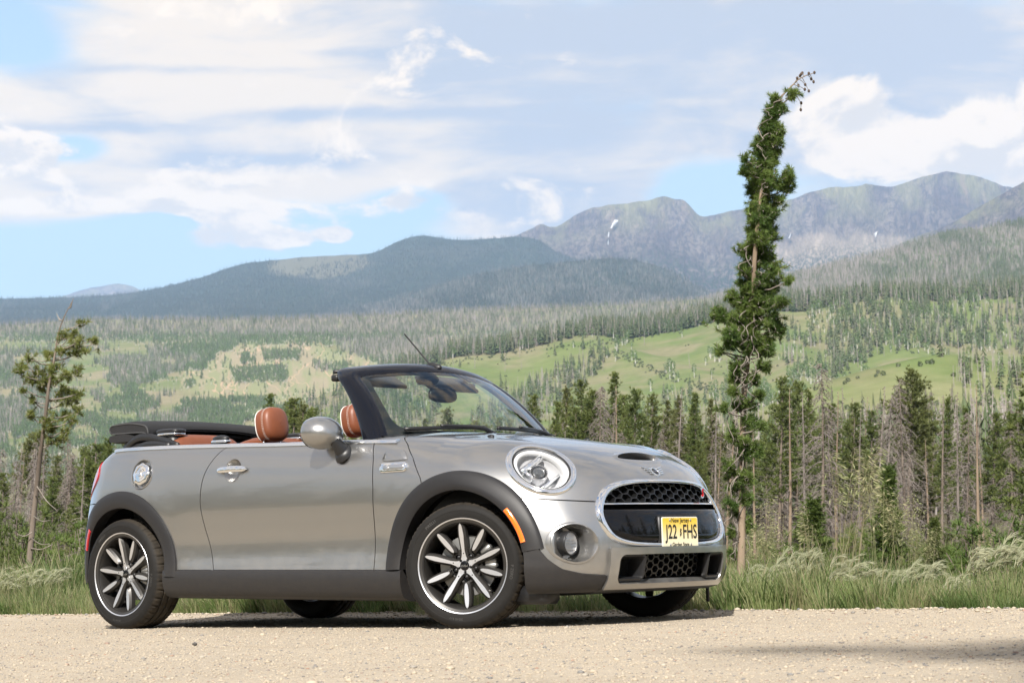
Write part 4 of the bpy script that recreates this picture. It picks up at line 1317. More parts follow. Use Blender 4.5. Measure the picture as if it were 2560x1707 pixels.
def pad(mb, c, size, e=.55, rot=None, nu=32, nv=20, mi=0):
    mb.sphere(c, (size[0] / 2, size[1] / 2, size[2] / 2), nu, nv, rot=rot, e=e, mi=mi)
def seat(y, hx=0.0, hz=0.0):
    st = empty('front_seat', parent=car)
    mb = MB(); pad(mb, (.72, y, .74), (.16, .48, .58), .45, rot=yrot(-.22)); mb.build('backrest', LEATHER, st)
    mb = MB(); pad(mb, (1.02, y, .50), (.52, .50, .16), .45); mb.build('cushion', LEATHER, st)
    # head restraint: two crowned faces sewn to a side band
    hr = empty('head_restraint', parent=st)
    c = np.array([.745 + hx, y, 1.108 + hz]); rot = yrot(-.14)
    def sec(xo, k):
        q = np.linspace(0, 2 * np.pi, 40, endpoint=False); sp = lambda v, e: np.sign(v) * np.abs(v) ** e
        return np.stack([np.full(40, xo),  .092 * k * sp(np.cos(q), .76), .098 * k * sp(np.sin(q), .74)], 1)
    prof = [(-.058, .02), (-.057, .5), (-.054, .78), (-.048, .91), (-.040, .965), (-.025, .99), (0, 1.0), (.024, .985), (.040, .94), (.050, .84), (.058, .66), (.063, .4), (.065, .02)]
    mb = MB(); mb.grid(np.stack([sec(a, b) for a, b in prof], 1) @ rot.T + c, close_u=True, flip=True); mb.build('head_pad', LEATHER, hr)
    mb = MB(); q = sec(-.043, .963) @ rot.T + c; mb.tube(np.concatenate([q, q[:2]]), .0029, 6, caps=False); mb.build('piping', PIPING, hr)
    mb = MB()
    for xo, k in ((.018, .996), (.010, 1.002)):
        q = sec(xo, k) @ rot.T + c; L = np.concatenate([q, q[:1]])
        L = np.array([L[i] * (1 - t) + L[i + 1] * t for i in range(40) for t in (0, .2, .4, .6, .8)])
        for i in range(0, len(L) - 1, 2): mb.tube(L[i:i + 2], .0011, 4, caps=False)
    mb.build('stitching', PIPING, hr)
    mb = MB(); mb.tube([(.72, y - .06, .9), (.74, y - .06, 1.02)], .007, 8).tube([(.72, y + .06, .9), (.74, y + .06, 1.02)], .007, 8); mb.build('head_post', CHROME, hr)
seat(-.37); seat(.37, -.055, .052)
rs = empty('rear_seat', parent=car)
for y in (-.30, .30):
    mb = MB(); pad(mb, (.10, y, .86), (.20, .54, .44), .4, rot=yrot(-.2)); pad(mb, (.06, y, 1.035), (.15, .46, .10), .5, rot=yrot(-.2)); mb.build('rear_backrest', LEATHER, rs)
    mb = MB(); q = np.linspace(-.24, .24, 24)
    mb.tube(np.stack([.125 - .2 * q * q, y + q, 1.062 - .5 * q * q - 2.5 * np.abs(q) ** 3], 1), .006, 6); mb.build('rear_piping', PIPING, rs)
    mb = MB(); mb.box((.03, y + .1, 1.085), (.05, .06, .012), bev=.005).box((.03, y - .1, 1.085), (.05, .06, .012), bev=.005); mb.build('belt_guide', BLACK, rs)
mb = MB(); mb.box((1.25, 0, .60), (2.6, 1.40, .30)); mb.box((1.66, 0, .88), (.42, 1.36, .15), bev=.05); mb.sphere((1.52, .36, .965), (.12, .17, .05), 20, 10)
mb.build('dashboard', BLACK, car)
mb = MB()
a = np.linspace(0, 2 * np.pi, 40)
Rw = yrot(.42)
mb.tube(np.stack([0 * a, .18 * np.cos(a), .18 * np.sin(a)], 1) @ Rw.T + np.array([1.30, .37, .82]), .016, 8)
mb.box((1.30, .37, .82), (.03, .34, .05), rot=Rw, bev=.01)
mb.build('steering_wheel', BLACK, car)
for s in (-1, 1):
    c = np.array([.05, s * .50, 1.085])
    rb = empty('roll_bar_cover', parent=car)
    mb = MB(); mb.box(c + np.array([0, 0, -.045]), (.15, .10, .10), bev=.025); pad(mb, c + np.array([0, 0, .022]), (.19, .11, .035), .6); mb.build('cover', BLACK, rb)
    mb = MB(); mb.sphere(c + np.array([0, 0, .006]), (.090, .056, .014), 28, 8, e=.6); mb.build('chrome_band', CHROME, rb)
    bg = empty('belt_tower', parent=car)
    c = np.array([.64, s * .66, 1.012])
    mb = MB(); mb.sphere(c + np.array([0, 0, .018]), (.062, .03, .020), 20, 8); mb.box(c + np.array([0, 0, -.03]), (.11, .05, .05), bev=.012); mb.build('tower_cap', BLACK, bg)
    mb = MB(); mb.sphere(c, (.068, .034, .016), 24, 8, e=.7); mb.build('tower_band', CHROME, bg)
# inside mirror and sun visors
mb = MB(); pad(mb, (1.615, .085, 1.232), (.05, .27, .082), .75, rot=zrot(.15)); mb.tube([(1.60, .05, 1.26), (1.56, .0, 1.33)], .016, 8); mb.box((1.58, 0, 1.315), (.10, .12, .05), bev=.02)
mb.build('inside_mirror', BLACK, car)
for s in (-1, 1):
    mb = MB(); mb.box((1.46, s * .30, 1.312), (.16, .40, .022), rot=yrot(.55), bev=.009); mb.build('sun_visor', BLACK, car)

# folded fabric roof lying behind the rear seat
fr_ = empty('folded_roof', parent=car)
def slab_section(x0, x1, z0, z1, lip, n=9):
    """closed outline in x and z: rounded fold at the back, thinner towards the front"""
    h = (z1 - z0) / 2; zc = (z0 + z1) / 2
    q = np.linspace(np.pi / 2, 3 * np.pi / 2, n)
    back = np.stack([x0 + h + h * np.cos(q), zc + h * np.sin(q)], 1)
    front = np.array([(x1 - .05, z0 - lip * .2), (x1 - .012, z0 - lip), (x1, z0 - lip + .008), (x1 - .002, z0 - lip * .4 + .02), (x1 - .02, z1 - .028), (x1 - .07, z1 - .010), ((x0 + x1) / 2, z1 + .006)])
    return np.concatenate([back, front])
yy = np.linspace(-.53, .53, 41)
P = []
for y in yy:
    k = 1 - (y / .53) ** 2; e = np.clip((.53 - abs(y)) / .05, 0, 1) ** .5
    sec = slab_section(-.455 - .02 * k, -.115 - .05 * k, 1.132 + .008 * k - .020 * (1 - k), 1.180 + .018 * k, .034 * (1 - k) ** 2 + .004)
    c = sec.mean(0); sec = c + (sec - c) * (np.array([1, .72 + .28 * e]))
    P.append(np.stack([sec[:, 0], np.full(len(sec), y), sec[:, 1]], 1))
mb = MB(); mb.grid(np.array(P), close_v=True); mb.F += [tuple(range(16)), tuple(40 * 16 + i for i in range(16))]; mb.M += [0, 0]
mb.build('upper_fold', FABRIC, fr_, sharp=60)
mb = MB()
for e_ in (P[0], P[-1]):
    q = np.concatenate([e_, e_[:1]]); mb.tube(spline(q, 50), .0045, 6, caps=False)
mb.tube(np.array(P)[:, 10], .0045, 6)
mb.build('roof_hem', HEM, fr_)
for nm, x0, x1, z0, z1, yw, lp in (('lower_fold', -.455, -.19, 1.064, 1.118, .535, .012), ('bottom_fold', -.33, .05, 1.020, 1.058, .53, .015), ('top_liner', -.41, -.16, 1.096, 1.130, .51, .0)):
    P = []
    for y in np.linspace(-yw, yw, 31):
        k = 1 - (y / yw) ** 2; e = np.clip((yw - abs(y)) / .04, 0, 1) ** .5
        sec = slab_section(x0 - .015 * k, x1 - .05 * k, z0, z1 + .004 * k, lp)
        c = sec.mean(0); sec = c + (sec - c) * np.array([1, .75 + .25 * e])
        P.append(np.stack([sec[:, 0], np.full(16, y), sec[:, 1]], 1))
    mb = MB(); mb.grid(np.array(P), close_v=True); mb.F += [tuple(range(16)), tuple(30 * 16 + i for i in range(16))]; mb.M += [0, 0]
    mb.build(nm, FABRIC, fr_, sharp=60)
mb = MB()
for y in (-.52, .52):
    mb.tube(spline([(-.33, y, 1.03), (-.18, y * 1.03, 1.085), (.02, y * 1.05, 1.06), (.19, y * 1.1, 1.012)], 14), .012, 8, flat=2.0)
    mb.tube(spline([(-.30, y, 1.00), (-.1, y * 1.05, 1.04), (.12, y * 1.1, 1.018)], 12), .014, 8, flat=1.6)
mb.build('roof_linkage', BLACK, fr_)
mb = MB(); mb.box((.02, 0, .985), (.50, 1.24, .05), bev=.02); mb.build('roof_well', MATTE, car)
# ------------------------------------------------------------------ land: road, verge, hills, mountains
def vnoise(x, y, seed=0):
    """smooth value noise on numpy arrays"""
    def h(i, j):
        n = (i * 374761393 + j * 668265263 + seed * 974634277) & 0x7fffffff
        n = ((n ^ (n >> 13)) * 1274126177) & 0x7fffffff
        return ((n ^ (n >> 16)) & 0xffff) / 65535.0
    xi, yi = np.floor(x).astype(np.int64), np.floor(y).astype(np.int64)
    fx, fy = x - xi, y - yi
    fx, fy = fx * fx * (3 - 2 * fx), fy * fy * (3 - 2 * fy)
    return (h(xi, yi) * (1 - fx) + h(xi + 1, yi) * fx) * (1 - fy) + (h(xi, yi + 1) * (1 - fx) + h(xi + 1, yi + 1) * fx) * fy
def fbm(x, y, oct=5, seed=0, gain=.5):
    s, a, t = 0, 1, 0
    for o in range(oct):
        s = s + a * vnoise(x * 2 ** o, y * 2 ** o, seed + o * 17); t += a; a *= gain
    return s / t
def ridged(x, y, oct=5, seed=0):
    s, a, t = 0, 1, 0
    for o in range(oct):
        s = s + a * (1 - np.abs(2 * vnoise(x * 2 ** o, y * 2 ** o, seed + o * 17) - 1)); t += a; a *= .5
    return s / t

UPV = np.array([0, 0, 1.0]) + .055 * np.array([0.7725, 0.635, 0]); UPV /= np.linalg.norm(UPV)   # how trees stand on this side-sloping ground

def ground_mat(name, cols, scale, rough=.95, bump=0, fine=None):
    """mottled earth and grass: several colours mixed by noise at several sizes"""
    m = bpy.data.materials.new(name); m.use_nodes = True
    t = m.node_tree; t.nodes.clear(); n = NT(t)
    tc = n.n('ShaderNodeTexCoord').outputs['Object']
    c = cols[0]
    for k, col in enumerate(cols[1:]):
        f = n.noise(n.vm('ADD', tc, (k * 91.7, k * 33.1, 0)), scale * (1 + .9 * k), 7, .6)
        c = n.mix(n.ramp(f, .44, .62), c, col)
    if fine:
        f = n.noise(tc, fine[0], 4, .7)
        c = n.mix(n.ramp(f, .3, .75, 0, fine[1]), c, fine[2])
    b = n.n('ShaderNodeBsdfPrincipled', {'Roughness': rough, 'Specular IOR Level': .15, 'Base Color': c if isinstance(c, bpy.types.NodeSocket) else (*c, 1)})
    if bump:
        bp = n.n('ShaderNodeBump', {'Strength': .6, 'Distance': bump, 'Height': n.noise(tc, scale * 9, 6, .65)})
        t.links.new(bp.outputs[0], b.inputs['Normal'])
    n.n('ShaderNodeOutputMaterial', {0: b.outputs[0]})
    return m

# gravel road: a sheet along the car, running on behind the camera
EDGE_Y = 1.16
def road_z(x, y):
    z = .010 * (fbm(x * 1.3, y * 1.3, 4, 5) - .5) + .006 * (fbm(x * 7, y * 7, 3, 9) - .5)
    car_ = np.exp(-((np.abs(y) - .74) / .5) ** 2)
    z = z * (1 - .7 * car_ * (np.abs(x - 1.2) < 2.2))
    e = y - (EDGE_Y + .10 * (fbm(x * 1.1, 0 * x + 3.3, 4, 2) - .5) * 2)
    z = z + .018 * np.exp(-((e + .10) / .12) ** 2) - .06 * np.clip(e / .5, 0, 1)
    return z
xs = np.concatenate([[-400, -150, -60, -30, -20], np.linspace(-16, 12, 420), [16, 24, 40, 90, 250, 500]])
ys = np.concatenate([[-14, -12], np.linspace(-10.5, -4, 60), np.linspace(-3.9, 1.9, 150)])
X, Y = np.meshgrid(xs, ys, indexing='ij')
Z = road_z(X, Y)
P = np.stack([X, Y, Z], -1)
def road_mat():
    m = bpy.data.materials.new('gravel'); m.use_nodes = True
    t = m.node_tree; t.nodes.clear(); n = NT(t)
    tc = n.n('ShaderNodeTexCoord').outputs['Object']
    big = n.noise(tc, .9, 6, .6)
    c = n.mix(n.ramp(big, .35, .68), (.395, .338, .262), (.355, .303, .235))
    v = n.n('ShaderNodeTexVoronoi', {'Vector': tc, 'Scale': 95.0, 'Randomness': 1.0})
    c = n.mix(n.ramp(n.n('ShaderNodeSeparateColor', {0: v.outputs['Color']}).outputs[0], .70, .95, 0, .5), c, (.30, .27, .23))
    c = n.mix(n.ramp(n.n('ShaderNodeSeparateColor', {0: v.outputs['Color']}).outputs[1], .75, .95, 0, .5), c, (.52, .455, .35))
    fine = n.noise(tc, 260, 4, .7)
    c = n.mix(n.ramp(fine, .3, .8, 0, .25), c, (.30, .25, .19))
    c = n.mix(n.ramp(n.noise(n.n('ShaderNodeMapping', {0: tc, 3: (.35, 2.2, 1)}).outputs[0], 1.6, 6, .6), .52, .70, 0, .4), c, (.315, .255, .185))
    h = n.m('ADD', n.m('MULTIPLY', v.outputs['Distance'], -.5), n.m('MULTIPLY', fine, .5))
    bp = n.n('ShaderNodeBump', {'Strength': .5, 'Distance': .006, 'Height': h})
    b = n.n('ShaderNodeBsdfPrincipled', {'Roughness': .95, 'Specular IOR Level': .1, 'Base Color': c, 'Normal': bp.outputs[0]})
    n.n('ShaderNodeOutputMaterial', {0: b.outputs[0]})
    return m
mb = MB(); mb.grid(P)
road = mb.build('gravel_road', road_mat()); tag(road, kind='structure')

mb = MB(); mb.grid(np.array([[(x, y, -.06 - .02 * (y < -20)) for y in (-400, -120, -40, -20, -13.5)] for x in (-500, -150, -40, 0, 40, 150, 500)], float))
near = mb.build('roadside_ground', ground_mat('roadside_ground', [(.09, .09, .04), (.13, .12, .065), (.08, .085, .035)], .4)); tag(near, kind='structure')

# verge and valley floor behind the road, rising gently towards the hills
def land_z(x, y):
    """height of the ground beyond the road edge; d = distance past the edge"""
    d = y - EDGE_Y
    s = x * .7725 + y * .635                        # to the right across the view
    z = np.interp(d, [-1, .0, .5, 2, 5, 12, 25, 45, 70, 100, 140, 200, 300], [-.3, -.03, -.045, -.14, -.42, -.75, -.9, -.5, .6, 2.6, 5.5, 9.0, 13])
    z = z + .10 * (fbm(x * .25, y * .25, 4, 31) - .5) * np.clip(d, 0, 3) + np.clip((d - 20) / 60, 0, 1) * 1.2 * (fbm(x * .03, y * .03, 4, 8) - .5)
    z = z - np.clip((d - 15) / 60, 0, 1) * .035 * np.clip(-s - 10, 0, 60)   # lower towards the left
    return z
ds = np.concatenate([np.linspace(.02, 6, 50), np.geomspace(6.3, 420, 60)])
ss = np.linspace(-1.0, 1.0, 161)
D, S = np.meshgrid(ds, ss, indexing='ij')
w = 14 + D * .62
Xl = -1.0 - D * .80 + S * w; Yl = EDGE_Y + D
Zl = land_z(Xl, Yl)
mb = MB(); mb.grid(np.stack([Xl, Yl, Zl], -1), flip=True)
land = mb.build('forest_floor', ground_mat('forest_floor', [(.065, .06, .03), (.09, .072, .045), (.05, .055, .022), (.12, .10, .062)], .35, bump=.05, fine=(9, .5, (.06, .05, .03))))
tag(land, kind='structure')

# ---- hills: each is a slope from a foot to a ridge, falling away again behind the ridge
HILLS = {}
def hill(name, ridge, foot, D0, D1, material, rough=(0.0, 0.0, 300), p=1.0, nu=300, nt=60, u0=-500, u1=3060, jag=0, gully=None, spurs=()):
    rk = np.array(ridge, float); fk = np.array(foot, float)
    rf, ff = curve(rk[:, 0], rk[:, 1]), curve(fk[:, 0], fk[:, 1])
    def surf(u, t):
        u, t = np.broadcast_arrays(np.asarray(u, float), np.asarray(t, float))
        uc = np.clip(u, rk[0, 0], rk[-1, 0])
        r = rf(uc)
        if jag: r = r - jag * (fbm(u / 38.0, 0 * u + .5, 5, 77, .6) - .45)
        f = ff(np.clip(u, fk[0, 0], fk[-1, 0]))
        tt = np.clip(t, 0, 1)
        v = f + (r - f) * tt ** p
        D = D0 + (D1 - D0) * t
        amp, sc = rough[0], rough[2]
        v = v - amp * (fbm(u / sc + t * .7, t * rough[1] + u / sc * .3, 5, len(name)) - .5) * np.sin(np.pi * tt) ** .6
        if gully is not None:
            v = v - gully[0] * (ridged(u / gully[1] + t * gully[3], t * gully[2], 5, 3) - .6) * np.sin(np.pi * tt) ** .5
        for (ua, ta, ub, tb, w1, w2, hgt) in spurs:          # crests running down the slope: gentle on one flank, steeper on the other
            f_ = np.clip((ta - t) / (ta - tb), 0, 1); uc_ = ua + (ub - ua) * f_
            d__ = u - uc_
            v = v - hgt * np.exp(-np.where(d__ < 0, (d__ / w1) ** 2, (d__ / w2) ** 2)) * np.clip((t - tb + .12) / .15, 0, 1) * np.clip((ta + .10 - t) / .12, 0, 1)
        v = v + np.where(t > 1, (t - 1) * 900, 0)
        C = CAM + D[..., None] * (CD + ((u - 1280) / FPX)[..., None] * CR - ((v - 853.5) / FPX)[..., None] * CU)
        return C, v
    us = np.linspace(u0, u1, nu); ts = np.concatenate([np.linspace(-.05, 1, nt), [1.05, 1.15, 1.35]])
    U, T = np.meshgrid(us, ts, indexing='ij')
    P, _ = surf(U, T)
    mb = MB(); mb.grid(P)
    o = mb.build(name, material); tag(o, kind='structure')
    at_ = o.data.attributes.new('slope', 'FLOAT_VECTOR', 'POINT')          # along the hill, up the hill: lets rock and scree run downhill
    at_.data.foreach_set('vector', np.stack([U / 100.0, T * 2.5, 0 * U], -1).astype(np.float32).ravel())
    HILLS[name] = surf
    return o
d_ = lambda L: [(a * 1.0884, b * 1.0884) for a, b in L]
MEADOW = ground_mat('meadow', [(.150, .185, .066), (.205, .208, .105), (.125, .168, .056), (.215, .195, .115)], .006, fine=(.09, .45, (.075, .105, .030)))
def valley_mat():
    m = ground_mat('clear_cut', [(.16, .185, .075), (.215, .21, .11), (.145, .18, .065), (.25, .215, .13)], .0035, fine=(.06, .4, (.09, .11, .04)))
    t = m.node_tree; n = NT(t); b = next(x for x in t.nodes if x.type == 'BSDF_PRINCIPLED')
    src = b.inputs['Base Color'].links[0].from_socket
    uv = n.n('ShaderNodeAttribute', attribute_name='slope').outputs['Vector']; q = n.n('ShaderNodeSeparateXYZ', {0: uv})
    # the logged ground: pale grass over bare tan soil, with haul tracks
    dx = n.m('DIVIDE', n.m('SUBTRACT', q.outputs[0], 7.1), 2.7); dy = n.m('DIVIDE', n.m('SUBTRACT', q.outputs[1], 1.42), .48)
    r = n.m('ADD', n.m('ADD', n.m('MULTIPLY', dx, dx), n.m('MULTIPLY', dy, dy)), n.m('MULTIPLY', n.m('SUBTRACT', n.noise(uv, 1.6, 6, .6), .5), 1.6))
    cut = n.mix(n.ramp(n.noise(uv, 2.6, 7, .65), .44, .60), (.220, .228, .115), (.275, .235, .15))
    tr = n.noise(n.n('ShaderNodeMapping', {0: uv, 3: (1, 2.4, 1)}).outputs[0], 1.3, 3, .5)
    line = n.ramp(n.m('ABSOLUTE', n.m('SUBTRACT', tr, .5)), .012, .003)
    cut = n.mix(line, cut, (.40, .29, .19))
    t.links.new(n.mix(n.ramp(r, 1.15, .8), src, cut), b.inputs['Base Color'])
    return m
FORESTF = ground_mat('forest_slope', [(.11, .12, .055), (.16, .14, .10), (.12, .135, .06)], .003, fine=(.05, .5, (.05, .055, .028)))
BLUEF = ground_mat('dark_forest_slope', [(.040, .055, .040), (.06, .066, .052), (.036, .052, .036)], .0011, fine=(.012, .6, (.016, .026, .014)))  # cloud shadow over the ridges is darkened into the ground colour

hill('grassy_knoll', [(-600, 1215), (300, 1200), (700, 1180), (1200, 1150), (1600, 1110), (1800, 1060), (1950, 1000), (2080, 950), (2230, 908), (2370, 886), (2460, 898), (2600, 925), (3100, 950)],
     [(-600, 1420), (3100, 1390)], 300, 520, MEADOW, (18, 2, 260))
hill('meadow_hill', [(-600, 1160), (200, 1145), (450, 1120), (600, 1085), (720, 1030), (800, 990), (900, 955), (1000, 928), (1090, 904), (1200, 880), (1300, 866), (1500, 838), (1700, 808), (1850, 780), (2000, 760), (2300, 740), (3100, 700)],
     [(-600, 1360), (3100, 1330)], 620, 1500, MEADOW, (64, 3, 300), spurs=((1470, .96, 1800, .68, 150, 60, 26), (1130, .95, 980, .62, 120, 90, 18), (1900, .95, 2060, .55, 110, 60, 22), (2230, .95, 2330, .6, 120, 70, 20)), nt=80)
hill('forested_hill', [(900, 960), (1300, 880), (1500, 845), (1700, 775), (1800, 738), (1960, 698), (2180, 640), (2400, 582), (2560, 552), (3100, 470)],
     [(900, 1050), (1800, 900), (3100, 900)], 1500, 3400, FORESTF, (40, 3, 260), u0=900, spurs=((2050, .9, 1980, .4, 120, 70, 16), (2350, .9, 2250, .35, 140, 80, 20)))
hill('clear_cut_valley', [(-600, 832), (0, 815), (200, 800), (500, 800), (800, 796), (1000, 786), (1250, 774), (1500, 765), (1800, 745), (2100, 740)],
     [(-600, 1230), (1200, 1200), (2100, 1150)], 1300, 3200, valley_mat(), (44, 3, 260), u1=2100, p=.85, spurs=((760, .80, 420, .45, 260, 120, 26), (1150, .90, 980, .55, 160, 90, 18), (150, .85, 40, .5, 140, 90, 18)), nt=80)
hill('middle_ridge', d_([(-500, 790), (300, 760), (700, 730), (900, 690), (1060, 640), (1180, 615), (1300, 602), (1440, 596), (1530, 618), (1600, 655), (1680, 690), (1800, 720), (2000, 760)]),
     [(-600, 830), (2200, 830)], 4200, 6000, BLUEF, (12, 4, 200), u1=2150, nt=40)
def ridge_mat():
    m = ground_mat('ridge_slope', [(.040, .055, .040), (.06, .066, .052), (.036, .052, .036)], .0011, fine=(.012, .6, (.016, .026, .014)))  # same darkened base colours, standing in for cloud shadow
    t = m.node_tree; n = NT(t); b = next(x for x in t.nodes if x.type == 'BSDF_PRINCIPLED')
    src = b.inputs['Base Color'].links[0].from_socket
    uv = n.n('ShaderNodeAttribute', attribute_name='slope').outputs['Vector']; q = n.n('ShaderNodeSeparateXYZ', {0: uv})
    dx = n.m('DIVIDE', n.m('SUBTRACT', q.outputs[0], 7.95), 1.35); dy = n.m('DIVIDE', n.m('SUBTRACT', q.outputs[1], 2.25), .50)
    r = n.m('ADD', n.m('ADD', n.m('MULTIPLY', dx, dx), n.m('MULTIPLY', dy, dy)), n.m('MULTIPLY', n.m('SUBTRACT', n.noise(uv, 3.0, 6, .6), .5), 1.6))
    c = n.mix(n.ramp(r, 1.05, .75), src, (.125, .118, .078))
    t.links.new(c, b.inputs['Base Color'])
    return m
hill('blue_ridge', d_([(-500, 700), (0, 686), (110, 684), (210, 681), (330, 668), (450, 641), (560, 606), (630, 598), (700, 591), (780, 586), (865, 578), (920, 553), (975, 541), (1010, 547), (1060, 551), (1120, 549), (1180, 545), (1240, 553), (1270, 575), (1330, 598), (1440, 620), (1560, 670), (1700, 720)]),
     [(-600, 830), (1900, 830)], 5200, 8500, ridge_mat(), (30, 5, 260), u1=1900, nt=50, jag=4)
def rock_mat():
    m = bpy.data.materials.new('mountain_rock'); m.use_nodes = True
    t = m.node_tree; t.nodes.clear(); n = NT(t)
    uv = n.n('ShaderNodeAttribute', attribute_name='slope').outputs['Vector']
    up = n.n('ShaderNodeSeparateXYZ', {0: uv}).outputs[1]
    wv = n.n('ShaderNodeVectorMath', {0: uv, 1: n.n('ShaderNodeVectorMath', {0: n.n('ShaderNodeTexNoise', {'Vector': uv, 'Scale': 2.2, 'Detail': 4}).outputs['Color'], 1: (.5, .3, 0)}, operation='MULTIPLY').outputs[0]}, operation='ADD').outputs[0]
    down = n.n('ShaderNodeMapping', {0: wv, 3: (1, .22, 1)}).outputs[0]
    c = n.mix(n.ramp(n.noise(wv, 1.1, 9, .66), .42, .58), (.130, .100, .100), (.235, .190, .165))
    c = n.mix(n.ramp(n.noise(wv, 9.0, 8, .7), .45, .57, 0, .85), c, (.070, .060, .068))
    c = n.mix(n.m('MULTIPLY', n.ramp(up, 1.5, 2.45), n.ramp(n.noise(wv, .9, 6, .6), .42, .60)), c, (.23, .215, .115))
    # the great scree bowl on the right, and rusty streaks running down
    q = n.n('ShaderNodeSeparateXYZ', {0: uv})
    dx = n.m('DIVIDE', n.m('SUBTRACT', q.outputs[0], 20.8), 2.4); dy = n.m('DIVIDE', n.m('SUBTRACT', up, 1.05), .60)
    bowl = n.m('ADD', n.m('ADD', n.m('MULTIPLY', dx, dx), n.m('MULTIPLY', dy, dy)), n.m('MULTIPLY', n.m('SUBTRACT', n.noise(wv, 1.3, 7, .65), .5), 2.4))
    c = n.mix(n.ramp(bowl, 1.25, .35, 0, .85), c, (.43, .35, .27))
    c = n.mix(n.ramp(n.noise(down, 2.6, 9, .7), .56, .68, 0, .5), c, (.33, .235, .18))
    lowb = n.m('MULTIPLY', n.ramp(up, 1.7, .7), n.ramp(n.noise(wv, 14.0, 7, .68), .45, .53))
    c = n.mix(lowb, c, (.045, .070, .042))
    bp = n.n('ShaderNodeBump', {'Strength': 1.0, 'Distance': 40.0, 'Height': n.m('ADD', n.noise(down, 5.0, 9, .7), n.m('MULTIPLY', n.noise(wv, 16.0, 6, .7), .4))})
    b = n.n('ShaderNodeBsdfPrincipled', {'Roughness': .95, 'Specular IOR Level': .1, 'Base Color': c, 'Normal': bp.outputs[0]})
    n.n('ShaderNodeOutputMaterial', {0: b.outputs[0]})
    return m
ROCK = rock_mat()
hill('rocky_mountain', d_([(900, 640), (1080, 600), (1150, 562), (1190, 541), (1225, 522), (1240, 515), (1262, 522), (1290, 517), (1310, 502), (1330, 490), (1380, 474), (1440, 468), (1490, 461), (1530, 451), (1550, 458), (1572, 462), (1590, 480), (1602, 492), (1650, 492), (1700, 480), (1760, 468), (1820, 457), (1860, 444), (1900, 433), (1950, 430), (1990, 424), (2060, 428), (2100, 412), (2130, 403), (2180, 395), (2240, 406), (2300, 425), (2352, 440), (2800, 520)]),
     [(900, 760), (1700, 780), (2900, 760)], 6500, 10500, ROCK, (20, 5, 240), u0=980, nu=700, nt=130, jag=9, gully=(20, 70, 1.3, 1.4))
hill('bare_shoulder', d_([(2000, 600), (2100, 545), (2170, 520), (2250, 475), (2300, 447), (2352, 418), (2700, 300)]),
     [(2100, 700), (3100, 640)], 5600, 7400, ROCK, (10, 4, 240), u0=2150, nt=50, jag=3, gully=(16, 60, .9, .7))
hill('far_peak', d_([(100, 700), (150, 679), (185, 667), (210, 661), (235, 657), (262, 652), (285, 653), (310, 660), (330, 672), (380, 700)]),
     [(50, 800), (450, 800)], 15000, 17000, ROCK, (6, 4, 100), u0=60, u1=440, nu=80, nt=30, jag=5, gully=(8, 30, 2, 1))
# old snow in the gullies of the mountain
SNOW = mat('old_snow', (.82, .84, .86), rough=.7)
for k, (x, y, L, w_, an) in enumerate(((1534, 570, 21, 6, -.8), (1520, 600, 7, 3, -1.2), (1519, 620, 6, 2.4, -1.3), (1970, 602, 9, 2.4, -1.2), (2182, 600, 8, 3, .6))):
    q = np.linspace(0, 2 * np.pi, 24, endpoint=False)
    rr_ = 1 + .25 * np.sin(3 * q + k) + .15 * np.sin(5 * q + 2 * k)
    a_, b_ = L * .5 * rr_ * np.cos(q), w_ * .5 * rr_ * np.sin(q)
    U = x + a_ * math.cos(an) - b_ * math.sin(an); V_ = y + a_ * math.sin(an) + b_ * math.cos(an)
    # lay the patch on the slope: find the slope parameter that shows at that height
    ts = np.linspace(.02, .99, 240)
    Pn = []
    for uu, vv in zip(U, V_):
        Cc, vs = HILLS['rocky_mountain'](np.full(240, uu), ts)
        i = np.argmin(np.abs(vs - vv)); Pn.append(Cc[i] - CD * 60 + np.array([0, 0, 14]))
    Cc, vs = HILLS['rocky_mountain'](np.full(240, x), ts); c0 = Cc[np.argmin(np.abs(vs - y))] - CD * 110 + np.array([0, 0, 30])
    mb = MB(); mb.add(np.concatenate([Pn, [c0]]), [(i, (i + 1) % 24, 24) for i in range(24)])
    o = mb.build('snow_patch', SNOW); tag(o, kind='structure')

# air: far things fade into pale blue
def haze_box():
    lo, hi = np.array([-24000., -1500., -900.]), np.array([14000., 24000., 2400.])
    mb = MB(); mb.box((lo + hi) / 2, hi - lo)
    m = bpy.data.materials.new('haze'); m.use_nodes = True
    t = m.node_tree; t.nodes.clear(); n = NT(t)
    v = n.n('ShaderNodeVolumePrincipled', {'Color': (.46, .67, 1.0, 1), 'Density': HAZE, 'Anisotropy': 0.0})
    o = n.n('ShaderNodeOutputMaterial'); t.links.new(v.outputs[0], o.inputs['Volume'])
    ob = mb.build('haze', m, smooth=False); tag(ob, kind='stuff')
    return ob
HAZE = 5.2e-5
haze_box()
